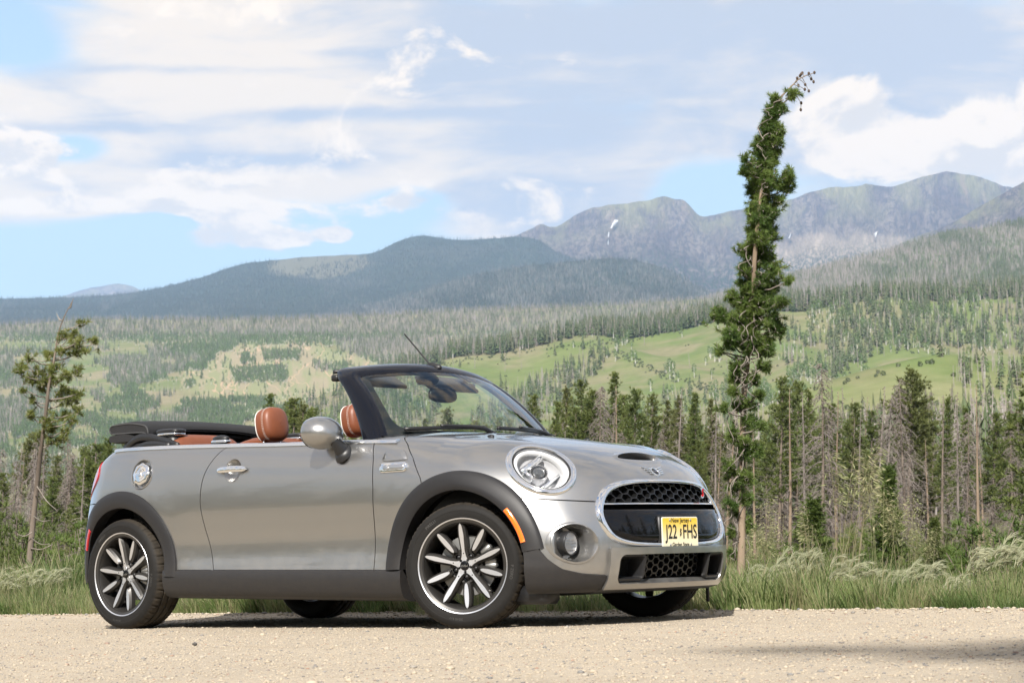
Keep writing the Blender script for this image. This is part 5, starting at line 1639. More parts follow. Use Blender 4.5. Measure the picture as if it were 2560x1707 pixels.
# ------------------------------------------------------------------ trees: leaf and bark materials, shapes
def leaf_mat(name, c1, c2, c3=None, sc=1.2, transl=.25, rough=.6):
    """foliage: clumps of light and dark green, a little light through the leaves, each tree slightly different"""
    m = bpy.data.materials.new(name); m.use_nodes = True
    t = m.node_tree; t.nodes.clear(); n = NT(t)
    tc = n.n('ShaderNodeTexCoord').outputs['Object']
    oi = n.n('ShaderNodeObjectInfo')
    f = n.noise(n.vm('ADD', tc, oi.outputs['Location']), sc, 4, .6)
    c = n.mix(n.ramp(f, .35, .65), c1, c2)
    if c3: c = n.mix(n.ramp(oi.outputs['Random'], .45, 1.0, 0, .85), c, c3)
    b = n.n('ShaderNodeBsdfPrincipled', {'Base Color': c, 'Roughness': rough, 'Specular IOR Level': .25})
    tr = n.n('ShaderNodeBsdfTranslucent', {'Color': c})
    mx = n.n('ShaderNodeMixShader', {0: transl, 1: b.outputs[0], 2: tr.outputs[0]})
    n.n('ShaderNodeOutputMaterial', {0: mx.outputs[0]})
    return m
NEEDLE = leaf_mat('pine_needles', (.095, .130, .038), (.160, .190, .055), (.140, .145, .055))
NEEDLE_HERO = leaf_mat('long_pine_needles', (.085, .145, .034), (.165, .225, .056), None, 6.0, .4)
NEEDLE_YOUNG = leaf_mat('young_needles', (.085, .135, .030), (.13, .18, .045), (.10, .12, .035), 2.5, .3)
NEEDLE_DARK = leaf_mat('far_needles', (.072, .104, .048), (.105, .135, .060), (.13, .14, .08), .3, .15)
ASPEN = leaf_mat('aspen_leaves', (.135, .205, .075), (.185, .25, .10), (.15, .22, .10), .4, .35)
def bark_mat(name, c1, c2, sc=6, stretch=.18):
    m = bpy.data.materials.new(name); m.use_nodes = True
    t = m.node_tree; t.nodes.clear(); n = NT(t)
    tc = n.n('ShaderNodeTexCoord').outputs['Object']
    oi = n.n('ShaderNodeObjectInfo')
    mp = n.n('ShaderNodeMapping', {0: tc, 3: (1, 1, stretch)}).outputs[0]
    f = n.noise(mp, sc, 6, .65)
    c = n.mix(n.ramp(f, .35, .68), c1, c2)
    c = n.mix(n.m('MULTIPLY', oi.outputs['Random'], .35), c, (.12, .10, .085))
    bp = n.n('ShaderNodeBump', {'Strength': .7, 'Distance': .01, 'Height': n.noise(mp, sc * 6, 5, .7)})
    b = n.n('ShaderNodeBsdfPrincipled', {'Base Color': c, 'Roughness': .9, 'Specular IOR Level': .15, 'Normal': bp.outputs[0]})
    n.n('ShaderNodeOutputMaterial', {0: b.outputs[0]})
    return m
BARK = bark_mat('pine_bark', (.125, .10, .08), (.215, .175, .14))
BARK_ORANGE = bark_mat('flaky_bark', (.185, .135, .095), (.31, .235, .165))
GREYWOOD = bark_mat('dead_wood', (.175, .148, .132), (.27, .235, .21))
TWIG = bark_mat('weathered_twig', (.23, .195, .165), (.36, .32, .28), 14)
FARDEAD = bark_mat('far_dead_wood', (.28, .245, .23), (.37, .335, .315), .6)
WHITEBARK = mat('aspen_bark', (.52, .51, .46), rough=.8)

class Tri:
    """fast collector of loose triangles"""
    def __init__(s): s.T = []
    def add(s, A, B, C): s.T.append(np.stack([A, B, C], 1))
    def data(s, name, m):
        T = np.concatenate(s.T); V = T.reshape(-1, 3)
        return mesh_data(name, V, np.arange(len(V)).reshape(-1, 3), m, smooth=False)
def unit(v): return v / (np.linalg.norm(v, axis=-1, keepdims=True) + 1e-9)
def needles(tri, base, axis, L, w, n, spread=.9, rng=RNG):
    """bundles of needles: for every shoot n thin triangles fanning round its axis"""
    base = np.repeat(base, n, 0); ax = np.repeat(unit(axis), n, 0)
    k = len(base)
    d = unit(ax + rng.normal(0, spread * .6, (k, 3)))
    side = unit(np.cross(d, rng.normal(0, 1, (k, 3))))
    l = L * rng.uniform(.7, 1.2, (k, 1))
    tri.add(base - side * w, base + side * w, base + d * l)
def trunk_mb(h, r0, r1, bend=0.0, rng=RNG, n=7, k=10, lean=(0, 0)):
    z = np.linspace(-.4, h, k)
    ph = rng.uniform(0, 6.28); a = bend * np.sin(z / h * 3 + ph) * (z / h)
    p = np.stack([a * np.cos(ph) + lean[0] * z, a * np.sin(ph) + lean[1] * z, z], 1)
    mb = MB(); mb.tube(p, np.interp(z, [0, h], [r0, r1]), n)
    return mb, p
def path_at(p, z): return np.stack([np.interp(z, p[:, 2], p[:, i]) for i in range(3)], -1)

def live_pine(h, seed, crown=.45, wid=.13, dens=1.0, tuft=.17, dead_low=True, nm=NEEDLE, shape='round'):
    """slender lodgepole pine: returns trunk, twigs and foliage meshes"""
    rng = np.random.default_rng(seed)
    mb, p = trunk_mb(h, .011 * h + .02, .012, .10, rng)
    trunk = mesh_data('trunk', np.concatenate(mb.V), mb.F, BARK)
    tw, tri = MB(), Tri()
    nb = int(125 * dens)
    for i in range(nb):
        f = crown + (1 - crown) * (i / nb) ** .9 + rng.uniform(-.01, .01)
        z = min(f * h, h * .995); q = min(max((f - crown) / (1 - crown), 0), .999)
        env = (.35 + .65 * min(1, q * 4)) * (1 - q) ** (.75 if shape == 'round' else 1.0) + .07
        L = wid * h * env * rng.uniform(.55, 1.25)
        a = rng.uniform(0, 6.28); up = rng.uniform(-.25, .35) + .5 * q
        d = unit(np.array([math.cos(a), math.sin(a), up]))
        b0 = path_at(p, np.array([z]))[0]
        e = b0 + d * L + np.array([0, 0, .08 * L])
        if L > .25: tw.tube([b0, (b0 + e) / 2 + np.array([0, 0, -.04 * L]), e], [.012, .008, .004], 3, caps=False)
        m_ = max(2, int(L / (tuft * .75)))
        tt = np.linspace(.35, 1, m_)[:, None]
        B = b0 + (e - b0) * tt + rng.normal(0, .05 * tuft + .02, (m_, 3))
        B = np.concatenate([B, B + rng.normal(0, .55 * tuft, (m_, 3))])
        needles(tri, B, np.tile(d + np.array([0, 0, .6]), (len(B), 1)), tuft, tuft * .12, 11, 1.0, rng)
    if dead_low:
        for i in range(int(60 * dens)):
            z = rng.uniform(.08, crown + .05) * h; a = rng.uniform(0, 6.28); L = rng.uniform(.25, 1.0) * wid * h * .8
            b0 = path_at(p, np.array([z]))[0]; d = np.array([math.cos(a), math.sin(a), rng.uniform(-.5, .15)])
            tw.tube([b0, b0 + d * L * .6, b0 + d * L + np.array([0, 0, -.1 * L])], [.014, .010, .006], 3, caps=False)
    twig = mesh_data('dead_branches', np.concatenate(tw.V), tw.F, GREYWOOD)
    return [('trunk', trunk), ('branches', twig), ('crown', tri.data('crown', nm))]

def dead_pine(h, seed, nb=60, wid=.10, droop=.5, bare=.25, fine=6, m=GREYWOOD, bk=None):
    rng = np.random.default_rng(seed)
    mb, p = trunk_mb(h, .010 * h + .02, .010, .12, rng)
    trunk = mesh_data('trunk', np.concatenate(mb.V), mb.F, bk or m)
    tw = MB()
    for i in range(nb):
        f = bare + (1 - bare) * (i + rng.uniform()) / nb
        z = f * h; q = min(max((f - bare) / (1 - bare), 0), .999)
        L = wid * h * (.3 + .7 * min(1, q * 5)) * (1 - q * .85) * rng.uniform(.4, 1.25)
        a = rng.uniform(0, 6.28); d = np.array([math.cos(a), math.sin(a), 0])
        b0 = path_at(p, np.array([z]))[0]
        t = np.linspace(0, 1, 5)[:, None]
        P = b0 + d * L * t + np.array([0, 0, 1.0]) * (.12 * L * t - droop * L * t * t)
        tw.tube(P, [.020, .017, .014, .012, .008], 3, caps=False)
        for j in range(fine):
            u = rng.uniform(.25, 1); s0 = b0 + d * L * u + np.array([0, 0, 1.0]) * (.12 * L * u - droop * L * u * u)
            d2 = unit(d * .6 + rng.normal(0, .7, 3) + np.array([0, 0, -.35])); l2 = L * rng.uniform(.15, .45)
            tw.tube([s0, s0 + d2 * l2 * .6, s0 + d2 * l2 + np.array([0, 0, -.12 * l2])], [.012, .010, .006], 3, caps=False)
    return [('trunk', trunk), ('branches', mesh_data('dead_branches', np.concatenate(tw.V), tw.F, m))]

def bush(h, seed, n=26, spread=.5, tuft=.07, nm=None):
    rng = np.random.default_rng(seed); tri, tw = Tri(), MB()
    for i in range(n):
        a = rng.uniform(0, 6.28); r = spread * rng.uniform(0, 1) ** .7; L = h * rng.uniform(.45, 1.0) * (1 - .55 * (r / spread) ** 2)
        b0 = np.array([r * .35 * math.cos(a), r * .35 * math.sin(a), -.1]); e = np.array([r * math.cos(a), r * math.sin(a), L])
        tw.tube([b0, (b0 + e) / 2 + rng.normal(0, .04, 3), e], [.008, .006, .003], 4, caps=False)
        k = max(5, int(L / .035)); tt = rng.uniform(.2, 1, (k, 1)); B = b0 + (e - b0) * tt + rng.normal(0, .055, (k, 3))
        needles(tri, B, np.tile(unit(e - b0) + np.array([0, 0, .3]), (k, 1)), tuft, tuft * .055, 13, 1.1, rng)
    return [('stems', mesh_data('stems', np.concatenate(tw.V), tw.F, BARK)), ('crown', tri.data('crown', nm or NEEDLE_YOUNG))]

TILT = Vector((0, 0, 1)).rotation_difference(Vector(UPV)).to_matrix().to_4x4()
def plant(name, parts, x, y, z, label, cat, group=None, scale=1.0, rz=0.0, lean=0.0, sz=None):
    """one tree or plant as a thing with its own parts (their meshes may be shared with its like)"""
    r = empty(name)
    M = Matrix.Translation((x, y, z)) @ TILT @ Matrix.Rotation(lean, 4, Vector((0.635, -0.7725, 0))) @ Matrix.Rotation(rz, 4, 'Z') @ Matrix.Diagonal((scale, scale, sz or scale, 1))
    r.matrix_world = M
    for nm, me in parts: link(nm, me, r)
    tag(r, label, cat, group)
    return r

# ---- far trees, small in the picture: simple shapes scattered over the hills
def far_conifer(seed, h=12.0, w=1.9, tiers=8, k=6):
    rng = np.random.default_rng(seed); tri = Tri()
    A, B, C = [], [], []
    for i in range(tiers):
        f = i / (tiers - 1); z0 = h * (.14 + .80 * f); r = w * (1 - f) ** .8 + .18
        for j in range(k):
            a = (j + rng.uniform(-.4, .4)) / k * 6.283 + i
            rr = r * rng.uniform(.65, 1.2); dz = h * .11
            A.append((0, 0, z0 + dz)); s = .55 + .2 / (1 + i)
            B.append((rr * math.cos(a - s * .6), rr * math.sin(a - s * .6), z0 - rng.uniform(0, .05) * h))
            C.append((rr * math.cos(a + s * .6), rr * math.sin(a + s * .6), z0 - rng.uniform(0, .05) * h))
    tri.add(np.array(A, float), np.array(B, float), np.array(C, float))
    T = np.concatenate(tri.T).reshape(-1, 3)
    mb = MB(); mb.tube([(0, 0, -.5), (0, 0, h * .5), (0, 0, h)], [.16, .12, .02], 4, caps=False)
    n0 = len(mb.F); mb.add(T, np.arange(len(T)).reshape(-1, 3))
    return mesh_data('far_conifer', np.concatenate(mb.V), mb.F, [NEEDLE_DARK, FARDEAD], False, [1] * n0 + [0] * (len(mb.F) - n0))
def far_dead(seed, h=12.0):
    rng = np.random.default_rng(seed)
    mb = MB(); mb.tube([(0, 0, -.5), (rng.normal(0, .1), 0, h * .5), (0, 0, h)], [.17, .13, .03], 4, caps=False)
    A, B, C = [], [], []
    for i in range(30):
        z = h * rng.uniform(.22, .97); a = rng.uniform(0, 6.28); L = .9 * (1.15 - z / h) * rng.uniform(.5, 1.3) + .15
        c, s = math.cos(a), math.sin(a)
        A.append((0, 0, z - .10)); B.append((0, 0, z + .12)); C.append((L * c, L * s, z - L * rng.uniform(-.2, .5)))
    T = np.stack([A, B, C], 1).reshape(-1, 3); mb.add(T, np.arange(len(T)).reshape(-1, 3))
    return mesh_data('far_dead_conifer', np.concatenate(mb.V), mb.F, FARDEAD, False)
def far_aspen(seed, h=10.0):
    rng = np.random.default_rng(seed); mb = MB()
    for k in range(3):
        b = rng.normal(0, .5, 2); mb.tube([(b[0], b[1], -.5), (b[0] * 1.1, b[1] * 1.1, h * .75)], [.14, .06], 4, caps=False)
    n0 = len(mb.F)
    k = 130
    d = unit(rng.normal(0, 1, (k, 3))) * rng.uniform(.35, 1, (k, 1)) ** .5
    c = d * np.array([1.7, 1.7, h * .34]) + np.array([0, 0, h * .64])
    u = unit(rng.normal(0, 1, (k, 3))); v = unit(np.cross(u, rng.normal(0, 1, (k, 3)))); s = rng.uniform(.28, .55, (k, 1))
    T = np.stack([c - u * s, c + u * s, c + v * s * 1.3], 1).reshape(-1, 3); mb.add(T, np.arange(len(T)).reshape(-1, 3))
    return mesh_data('far_aspen', np.concatenate(mb.V), mb.F, [ASPEN, WHITEBARK], False, [1] * n0 + [0] * k)
def scatter(name, protos, P, idx, scl, label=None, tilt=True, extra=None, rots=None):
    """one object: shapes placed on points with geometry nodes"""
    col = bpy.data.collections.new(name + '_shapes')
    for i, me in enumerate(protos):
        o = bpy.data.objects.new('%03d_%s' % (i, me.name), me); col.objects.link(o)
    me = bpy.data.meshes.new(name)
    me.vertices.add(len(P)); me.vertices.foreach_set('co', np.asarray(P, float).ravel())
    a = me.attributes.new('pick', 'INT', 'POINT'); a.data.foreach_set('value', np.asarray(idx, np.int32))
    a = me.attributes.new('size', 'FLOAT', 'POINT'); a.data.foreach_set('value', np.asarray(scl, np.float32))
    a = me.attributes.new('turn', 'FLOAT_VECTOR', 'POINT')
    R = np.zeros((len(P), 3), np.float32)
    if rots is not None: R[:] = rots
    else: R[:, 2] = RNG.uniform(0, 6.283, len(P))
    if tilt: R[:, 0] += RNG.normal(0, .025, len(P)); R[:, 1] += RNG.normal(0, .025, len(P)) + .05
    a.data.foreach_set('vector', R.ravel())
    o = bpy.data.objects.new(name, me); COL.objects.link(o)
    g = bpy.data.node_groups.new(name, 'GeometryNodeTree')
    g.interface.new_socket('Geometry', in_out='INPUT', socket_type='NodeSocketGeometry')
    g.interface.new_socket('Geometry', in_out='OUTPUT', socket_type='NodeSocketGeometry')
    gi, go = g.nodes.new('NodeGroupInput'), g.nodes.new('NodeGroupOutput')
    ci = g.nodes.new('GeometryNodeCollectionInfo'); ci.inputs['Collection'].default_value = col
    ci.inputs['Separate Children'].default_value = True; ci.inputs['Reset Children'].default_value = True
    ip = g.nodes.new('GeometryNodeInstanceOnPoints'); ip.inputs['Pick Instance'].default_value = True
    def attr(nm, typ):
        nd = g.nodes.new('GeometryNodeInputNamedAttribute'); nd.data_type = typ; nd.inputs['Name'].default_value = nm
        return nd.outputs['Attribute']
    L = g.links.new
    L(gi.outputs[0], ip.inputs['Points']); L(ci.outputs[0], ip.inputs['Instance'])
    L(attr('pick', 'INT'), ip.inputs['Instance Index']); L(attr('size', 'FLOAT'), ip.inputs['Scale'])
    e2r = g.nodes.new('FunctionNodeEulerToRotation'); L(attr('turn', 'FLOAT_VECTOR'), e2r.inputs[0]); L(e2r.outputs[0], ip.inputs['Rotation'])
    L(ip.outputs[0], go.inputs[0])
    md = o.modifiers.new('scatter', 'NODES'); md.node_group = g
    tag(o, label, None, None, 'stuff')
    return o

NEEDLE_SHADED = leaf_mat('dark_fir_needles', (.022, .036, .024), (.036, .052, .034), (.05, .058, .042), .3, .1)  # ridge conifers: cloud shadow is put into this darker needle colour
SHADED_FAR = []
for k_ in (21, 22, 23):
    m_ = far_conifer(k_, 11 + k_ % 3, 1.9, 6, 5); m_.materials[0] = NEEDLE_SHADED; SHADED_FAR.append(m_)
FAR = [far_conifer(1), far_conifer(2, 11, 1.6, 9), far_conifer(3, 13, 2.2, 7), far_dead(4), far_dead(5, 11), far_dead(6, 13), far_aspen(7), far_aspen(8, 9)] + SHADED_FAR
def grow(hill_name, n, region, mixf, hgt, label, name, seed=0, t0=0.02, t1=1.0, u0=-250, u1=2800, fir=False):
    """trees on a hill where region(u, v, t) says how dense they stand; mixf gives green, dead and aspen shares"""
    rng = np.random.default_rng(seed)
    u = rng.uniform(u0, u1, n); t = t0 + (t1 - t0) * rng.uniform(0, 1, n)
    P, v = HILLS[hill_name](u, t)
    dens = region(u, v, t)
    k = rng.uniform(0, 1, n) < dens
    P, u, v, t = P[k], u[k], v[k], t[k]
    gr_, de, asp = mixf(u, v, t)
    r = rng.uniform(0, 1, len(u)) * (gr_ + de + asp)
    idx = np.where(r < gr_, rng.integers(0, 3, len(u)), np.where(r < gr_ + de, rng.integers(3, 6, len(u)), rng.integers(6, 8, len(u))))
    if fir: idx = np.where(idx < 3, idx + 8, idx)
    scl = hgt / 12 * rng.uniform(.55, 1.2, len(u)) * np.where((idx == 6) | (idx == 7), .85, 1)
    return scatter(name, FAR, P, idx, scl, label)
# ------------------------------------------------------------------ woods on the hills (masses of far trees)
def poly_in(u, v, poly):
    return poly_dist(u, v, np.array(poly, float)) > 0
def soft(u, v, poly, w=12): return np.clip(poly_dist(u, v, np.array(poly, float)) / w + .5, 0, 1)
nz = lambda u, v, s, k: fbm(u / s, v / s * 2.2, 4, k)
# forested hill on the right: grey dead stands over green
grow('forested_hill', 95000, lambda u, v, t: np.clip(1.25 - .5 * (nz(u, v, 120, 1) > .60), 0, 1) * np.where(t > .96, .9, 1),
     lambda u, v, t: ((nz(u, v, 150, 3) > .50) * .9 + .40, (nz(u, v, 170, 5) > .40) * 2.2 + .45, .05 + .9 * (nz(u, v, 90, 12) > .66)), 10.5, 'mixed wood of green and grey dead conifers covering the right hillside', 'hillside_forest', 3, u0=1300, u1=2800)
# meadow hill: open grass with stands of trees
def meadow_region(u, v, t):
    d = .010 + .03 * (nz(u, v, 60, 21) > .60)
    d = np.maximum(d, .9 * soft(u, v, [(1180, 1050), (1330, 960), (1500, 875), (1540, 895), (1440, 985), (1330, 1080), (1200, 1130)]))
    d = np.maximum(d, .9 * soft(u, v, [(690, 1070), (760, 1010), (900, 965), (1040, 945), (1130, 965), (1050, 1120), (700, 1190)]))
    d = np.maximum(d, .5 * soft(u, v, [(1580, 960), (1720, 980), (1900, 1010), (2000, 1040), (1960, 1100), (1600, 1100)]) * (nz(u, v, 60, 24) > .52))
    d = np.maximum(d, .5 * soft(u, v, [(1990, 790), (2110, 770), (2160, 860), (2120, 930), (1980, 960), (1940, 900)]) * (nz(u, v, 50, 27) > .50))
    d = np.maximum(d, 1.0 * soft(u, v, [(2090, 740), (2700, 730), (2700, 900), (2380, 870), (2200, 890), (2080, 950), (2060, 860)]))
    d = np.maximum(d, .35 * soft(u, v, [(1060, 905), (1500, 838), (1600, 850), (1380, 880), (1080, 945)]) * (nz(u, v, 40, 29) > .5))
    d = np.maximum(d, .8 * ((v > 1130) & (nz(u, v, 80, 35) > .40)))
    return d
grow('meadow_hill', 24000, meadow_region, lambda u, v, t: (.8 + 0 * u, .30 + .9 * (nz(u, v, 90, 22) > .5), .25 + 1.6 * ((nz(u, v, 90, 26) > .55) & (u > 1500))), 10.5,
     'scattered conifers and aspens on the green meadow slope', 'meadow_trees', 5)
# low willows and sagebrush in lines and drifts on the open slope, groves of pale aspens in its hollows
SHRUBS = []
for k_ in (31, 32):
    b_ = far_aspen(k_, 6); b_.materials[0] = NEEDLE_DARK
    q_ = np.zeros(len(b_.vertices) * 3); b_.vertices.foreach_get('co', q_); q_ = q_.reshape(-1, 3); q_[:, 2] -= 2.6; q_[:, :2] *= 1.3; b_.vertices.foreach_set('co', q_.ravel()); SHRUBS.append(b_)
def slope_plants(name, protos, n, region, size, label, seed, hill_name='meadow_hill', t0=.02, t1=.98):
    rg = np.random.default_rng(seed); u = rg.uniform(900, 2700, n); t = rg.uniform(t0, t1, n)
    P, v = HILLS[hill_name](u, t); k = rg.uniform(0, 1, n) < region(u, v)
    scatter(name, protos, P[k], rg.integers(0, len(protos), k.sum()), size * rg.uniform(.6, 1.3, k.sum()), label)
def near_line(u, v, L, w):
    L = np.array(L, float); d = np.full(u.shape, 1e9)
    for a, b in zip(L[:-1], L[1:]):
        e = b - a; q = np.clip(((u - a[0]) * e[0] + (v - a[1]) * e[1]) / (e @ e), 0, 1)
        d = np.minimum(d, np.hypot(u - a[0] - q * e[0], v - a[1] - q * e[1]))
    return np.clip(1.3 - d / w, 0, 1)
slope_plants('slope_shrubs', SHRUBS, 26000, lambda u, v: np.maximum.reduce([near_line(u, v, [(1500, 868), (1580, 900), (1650, 935), (1740, 965), (1800, 975)], 11), near_line(u, v, [(1090, 915), (1300, 878), (1480, 862), (1600, 845)], 7) * .7, near_line(u, v, [(1560, 850), (1700, 830), (1790, 800)], 7) * .6, .10 * (nz(u, v, 45, 91) > .60)]), .30, 'low dark shrubs in lines and drifts on the meadow slope', 91)
slope_plants('aspen_groves', FAR[6:8], 9000, lambda u, v: np.maximum.reduce([.9 * soft(u, v, [(1760, 985), (1830, 965), (1960, 985), (2010, 1035), (1930, 1060), (1800, 1030)]), .6 * near_line(u, v, [(1590, 900), (1650, 930), (1690, 948)], 12), .8 * soft(u, v, [(1530, 860), (1570, 850), (1580, 880), (1545, 885)], 6), .7 * soft(u, v, [(2270, 790), (2340, 780), (2330, 815), (2280, 815)], 6), .55 * (nz(u, v, 60, 93) > .62) * (u > 1750)]), .80, 'pale aspen groves in the hollows of the meadow slope', 92)
slope_plants('knoll_shrubs', SHRUBS, 5000, lambda u, v: .5 * near_line(u, v, [(1950, 1010), (2080, 960), (2230, 915), (2350, 895)], 14) + .12 * (nz(u, v, 40, 95) > .55), .26, 'low shrubs along the crest of the grassy knoll', 94, 'grassy_knoll')
def rim(u, v, t): return np.clip((t - .955) * 40, 0, 1) * .9
grow('meadow_hill', 9000, lambda u, v, t: np.where((u > 1480) & (u < 2000), .8, .25) * (u > 950), lambda u, v, t: (1.0 + 0 * u, .55 + 0 * u, .05 + 0 * u), 11.5, 'row of conifers along the crest of the meadow hill', 'crest_trees', 6, .965, 1.005, 950, 2700)
# the wide valley on the left
def valley_region(u, v, t):
    d = .95 * np.clip((862 + .012 * u - v) / 26, 0, 1)
    d = np.maximum(d, .95 * soft(u, v, [(500, 850), (1000, 845), (1500, 860), (2000, 840), (2000, 770), (900, 780), (500, 800)]) )
    d = np.maximum(d, .95 * soft(u, v, [(820, 850), (1500, 830), (1500, 900), (1130, 905), (960, 915), (860, 880)]))
    d = np.maximum(d, .85 * soft(u, v, [(-400, 880), (380, 870), (620, 850), (600, 930), (420, 990), (330, 1050), (-400, 1130)]) * (nz(u, v, 80, 41) > .47))
    d = np.maximum(d, .95 * soft(u, v, [(-400, 990), (180, 985), (430, 985), (680, 1000), (760, 1040), (640, 1120), (-400, 1160)]) * (nz(u, v, 70, 44) > .46))
    d = np.maximum(d, .9 * soft(u, v, [(655, 880), (750, 878), (748, 902), (660, 906)], 5))
    d = np.maximum(d, .8 * soft(u, v, [(605, 885), (640, 885), (638, 910), (600, 912)], 5))
    d = np.maximum(d, .75 * soft(u, v, [(575, 925), (720, 915), (720, 955), (590, 960)], 8))
    d = np.maximum(d, .6 * soft(u, v, [(780, 905), (880, 912), (860, 940), (790, 930)], 6))
    d = np.maximum(d, .035)
    # cut-over ground
    cut = soft(u, v, [(440, 985), (600, 915), (700, 890), (860, 900), (960, 935), (900, 990), (700, 1000), (560, 1000), (420, 1010)], 12)
    isl = np.maximum.reduce([soft(u, v, [(655, 880), (750, 878), (748, 902), (660, 906)], 5), soft(u, v, [(575, 925), (720, 915), (720, 955), (590, 960)], 8), soft(u, v, [(780, 905), (880, 912), (860, 940), (790, 930)], 6), soft(u, v, [(605, 885), (640, 885), (638, 910), (600, 912)], 5)])
    return np.where((cut > .5) & (isl < .4), .02, d)
def valley_mix(u, v, t):
    top = np.clip((858 - v) / 25, 0, 1)
    grey = np.maximum(top, soft(u, v, [(820, 850), (1500, 830), (1500, 900), (860, 900)]))
    grey = np.maximum(grey, .8 * (nz(u, v, 110, 49) > .56))
    return (.40 + .2 * (1 - grey), .12 + 1.5 * grey, (1 - grey) * 2.6 + .04)
grow('clear_cut_valley', 190000, valley_region, valley_mix, 9.0, 'grey dead pines and green aspen groves across the wide valley', 'valley_woods', 8, u1=2100)
# dark ridges: small trees that roughen the slope and the skyline
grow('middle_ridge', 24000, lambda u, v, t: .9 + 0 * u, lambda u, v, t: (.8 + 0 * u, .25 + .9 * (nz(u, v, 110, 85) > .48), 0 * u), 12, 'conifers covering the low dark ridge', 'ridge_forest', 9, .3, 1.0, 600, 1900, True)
bare = lambda u, v: soft(u, v, [(690, 645), (900, 628), (930, 640), (800, 665), (740, 690), (690, 680)], 8)
grow('blue_ridge', 42000, lambda u, v, t: (1 - .93 * bare(u, v)) * .95, lambda u, v, t: (1.2 + 0 * u, .05 + .4 * (nz(u + v, v * .6, 130, 83) > .56), 0 * u), 13, 'cloud-shaded conifers covering the long blue ridge', 'ridge_forest', 10, .1, 1.0, -200, 1600, True)
def knoll_region(u, v, t):
    d = np.where((u > 1880) & (u < 2340), .008, .12)
    d = np.maximum(d, .8 * soft(u, v, [(2345, 880), (2460, 870), (2700, 900), (2700, 1050), (2420, 1040), (2370, 960)]))
    d = np.maximum(d, .25 * ((v > 1040) & (nz(u, v, 60, 62) > .5)))
    d = np.maximum(d, .45 * (u < 1650))
    return d
grow('grassy_knoll', 4200, knoll_region, lambda u, v, t: (.6 + 0 * u, 1.1 + 0 * u, .10 + .6 * (nz(u, v, 60, 61) > .60)), 6.5,
     'conifers and aspens on the low grassy knoll', 'knoll_trees', 11, .1, 1.0, -200, 2800)
# ------------------------------------------------------------------ the wood behind the road: single trees
def land_at(x, depth):
    """the spot on the ground seen in column x of the picture at a distance"""
    p = at(x, 1373, depth)
    return p[0], p[1], float(land_z(p[0], p[1]))
LIVE = [live_pine(9, 101, .34, .15, 1.2), live_pine(9, 102, .28, .17, 1.3), live_pine(9, 103, .46, .14, 1.1), live_pine(9, 104, .22, .14, 1.4), live_pine(9, 105, .52, .17, 1.0)]
SPIRE = [live_pine(9, 111, .18, .125, 1.5, .16, False, NEEDLE, 'cone'), live_pine(9, 112, .12, .14, 1.6, .16, False, NEEDLE, 'cone')]
DEAD = [dead_pine(9, 121, 80, .085, .35, .18, 6), dead_pine(9, 122, 95, .10, .45, .14, 7), dead_pine(9, 123, 60, .075, .3, .25, 5, GREYWOOD, BARK), dead_pine(9, 124, 44, .065, .25, .35, 4, GREYWOOD, BARK_ORANGE)]
WEEP = [dead_pine(9, 131, 150, .19, .75, .14, 10, GREYWOOD, BARK), dead_pine(9, 132, 130, .18, .95, .2, 11)]
SNAG = dead_pine(9, 141, 20, .06, .25, .55, 2, GREYWOOD, BARK_ORANGE)
rng = np.random.default_rng(77)
def tree(parts, kind, px, top, depth, label, group=None, rz=None, lean=None, wide=1.0):
    """a 9 m shape set on the ground in column px and scaled so that its tip shows at height top"""
    x, y, z = land_at(px, depth)
    b = np.array([x, y, z]); v = b - CAM; dp = v @ CD
    vb = 853.5 - FPX * (v @ CU) / dp
    s = (vb - top) / FPX * dp / 9.0
    nm = {'live': 'pine_tree', 'dead': 'dead_pine', 'spire': 'conifer', 'weep': 'dead_pine', 'snag': 'dead_pine'}[kind]
    return plant(nm, parts, x, y, z, label, 'tree', group, s * wide, rng.uniform(0, 6.28) if rz is None else rz, rng.normal(0, .022) if lean is None else lean, s)
ZONES = [(-200, 'left of the small roadside pine'), (70, 'just right of the small roadside pine'), (210, 'above the rear wheel, left of the folded roof'), (430, 'behind the folded roof'), (640, 'between headrest and door mirror'), (850, 'behind the left part of the windscreen'), (1080, 'behind the middle of the windscreen'),
         (1240, 'behind the far windscreen pillar'), (1370, 'above the rear of the bonnet'), (1480, 'above the bonnet scoop'), (1590, 'above the front of the bonnet'), (1690, 'close left of the twisted pine'), (1840, 'behind or close right of the twisted pine'), (1960, 'between the twisted pine and the tall dead pine'),
         (2070, 'just right of the tall dead pine'), (2170, 'behind the two weeping dead pines'), (2290, 'between weeping pines and orange trunk'), (2420, 'around the orange pine trunk'), (2510, 'at the right edge of the photo')]
def where(px): return [b for a, b in ZONES if px >= a][-1]
def say(kind, px, top, dp):
    tall = 'tall' if top < 1005 else ('middling' if top < 1070 else 'low')
    row = 'front row' if dp < 78 else ('middle rows' if dp < 97 else 'back rows')
    return '%s %s, %s, %s' % (tall, kind, row, where(px))
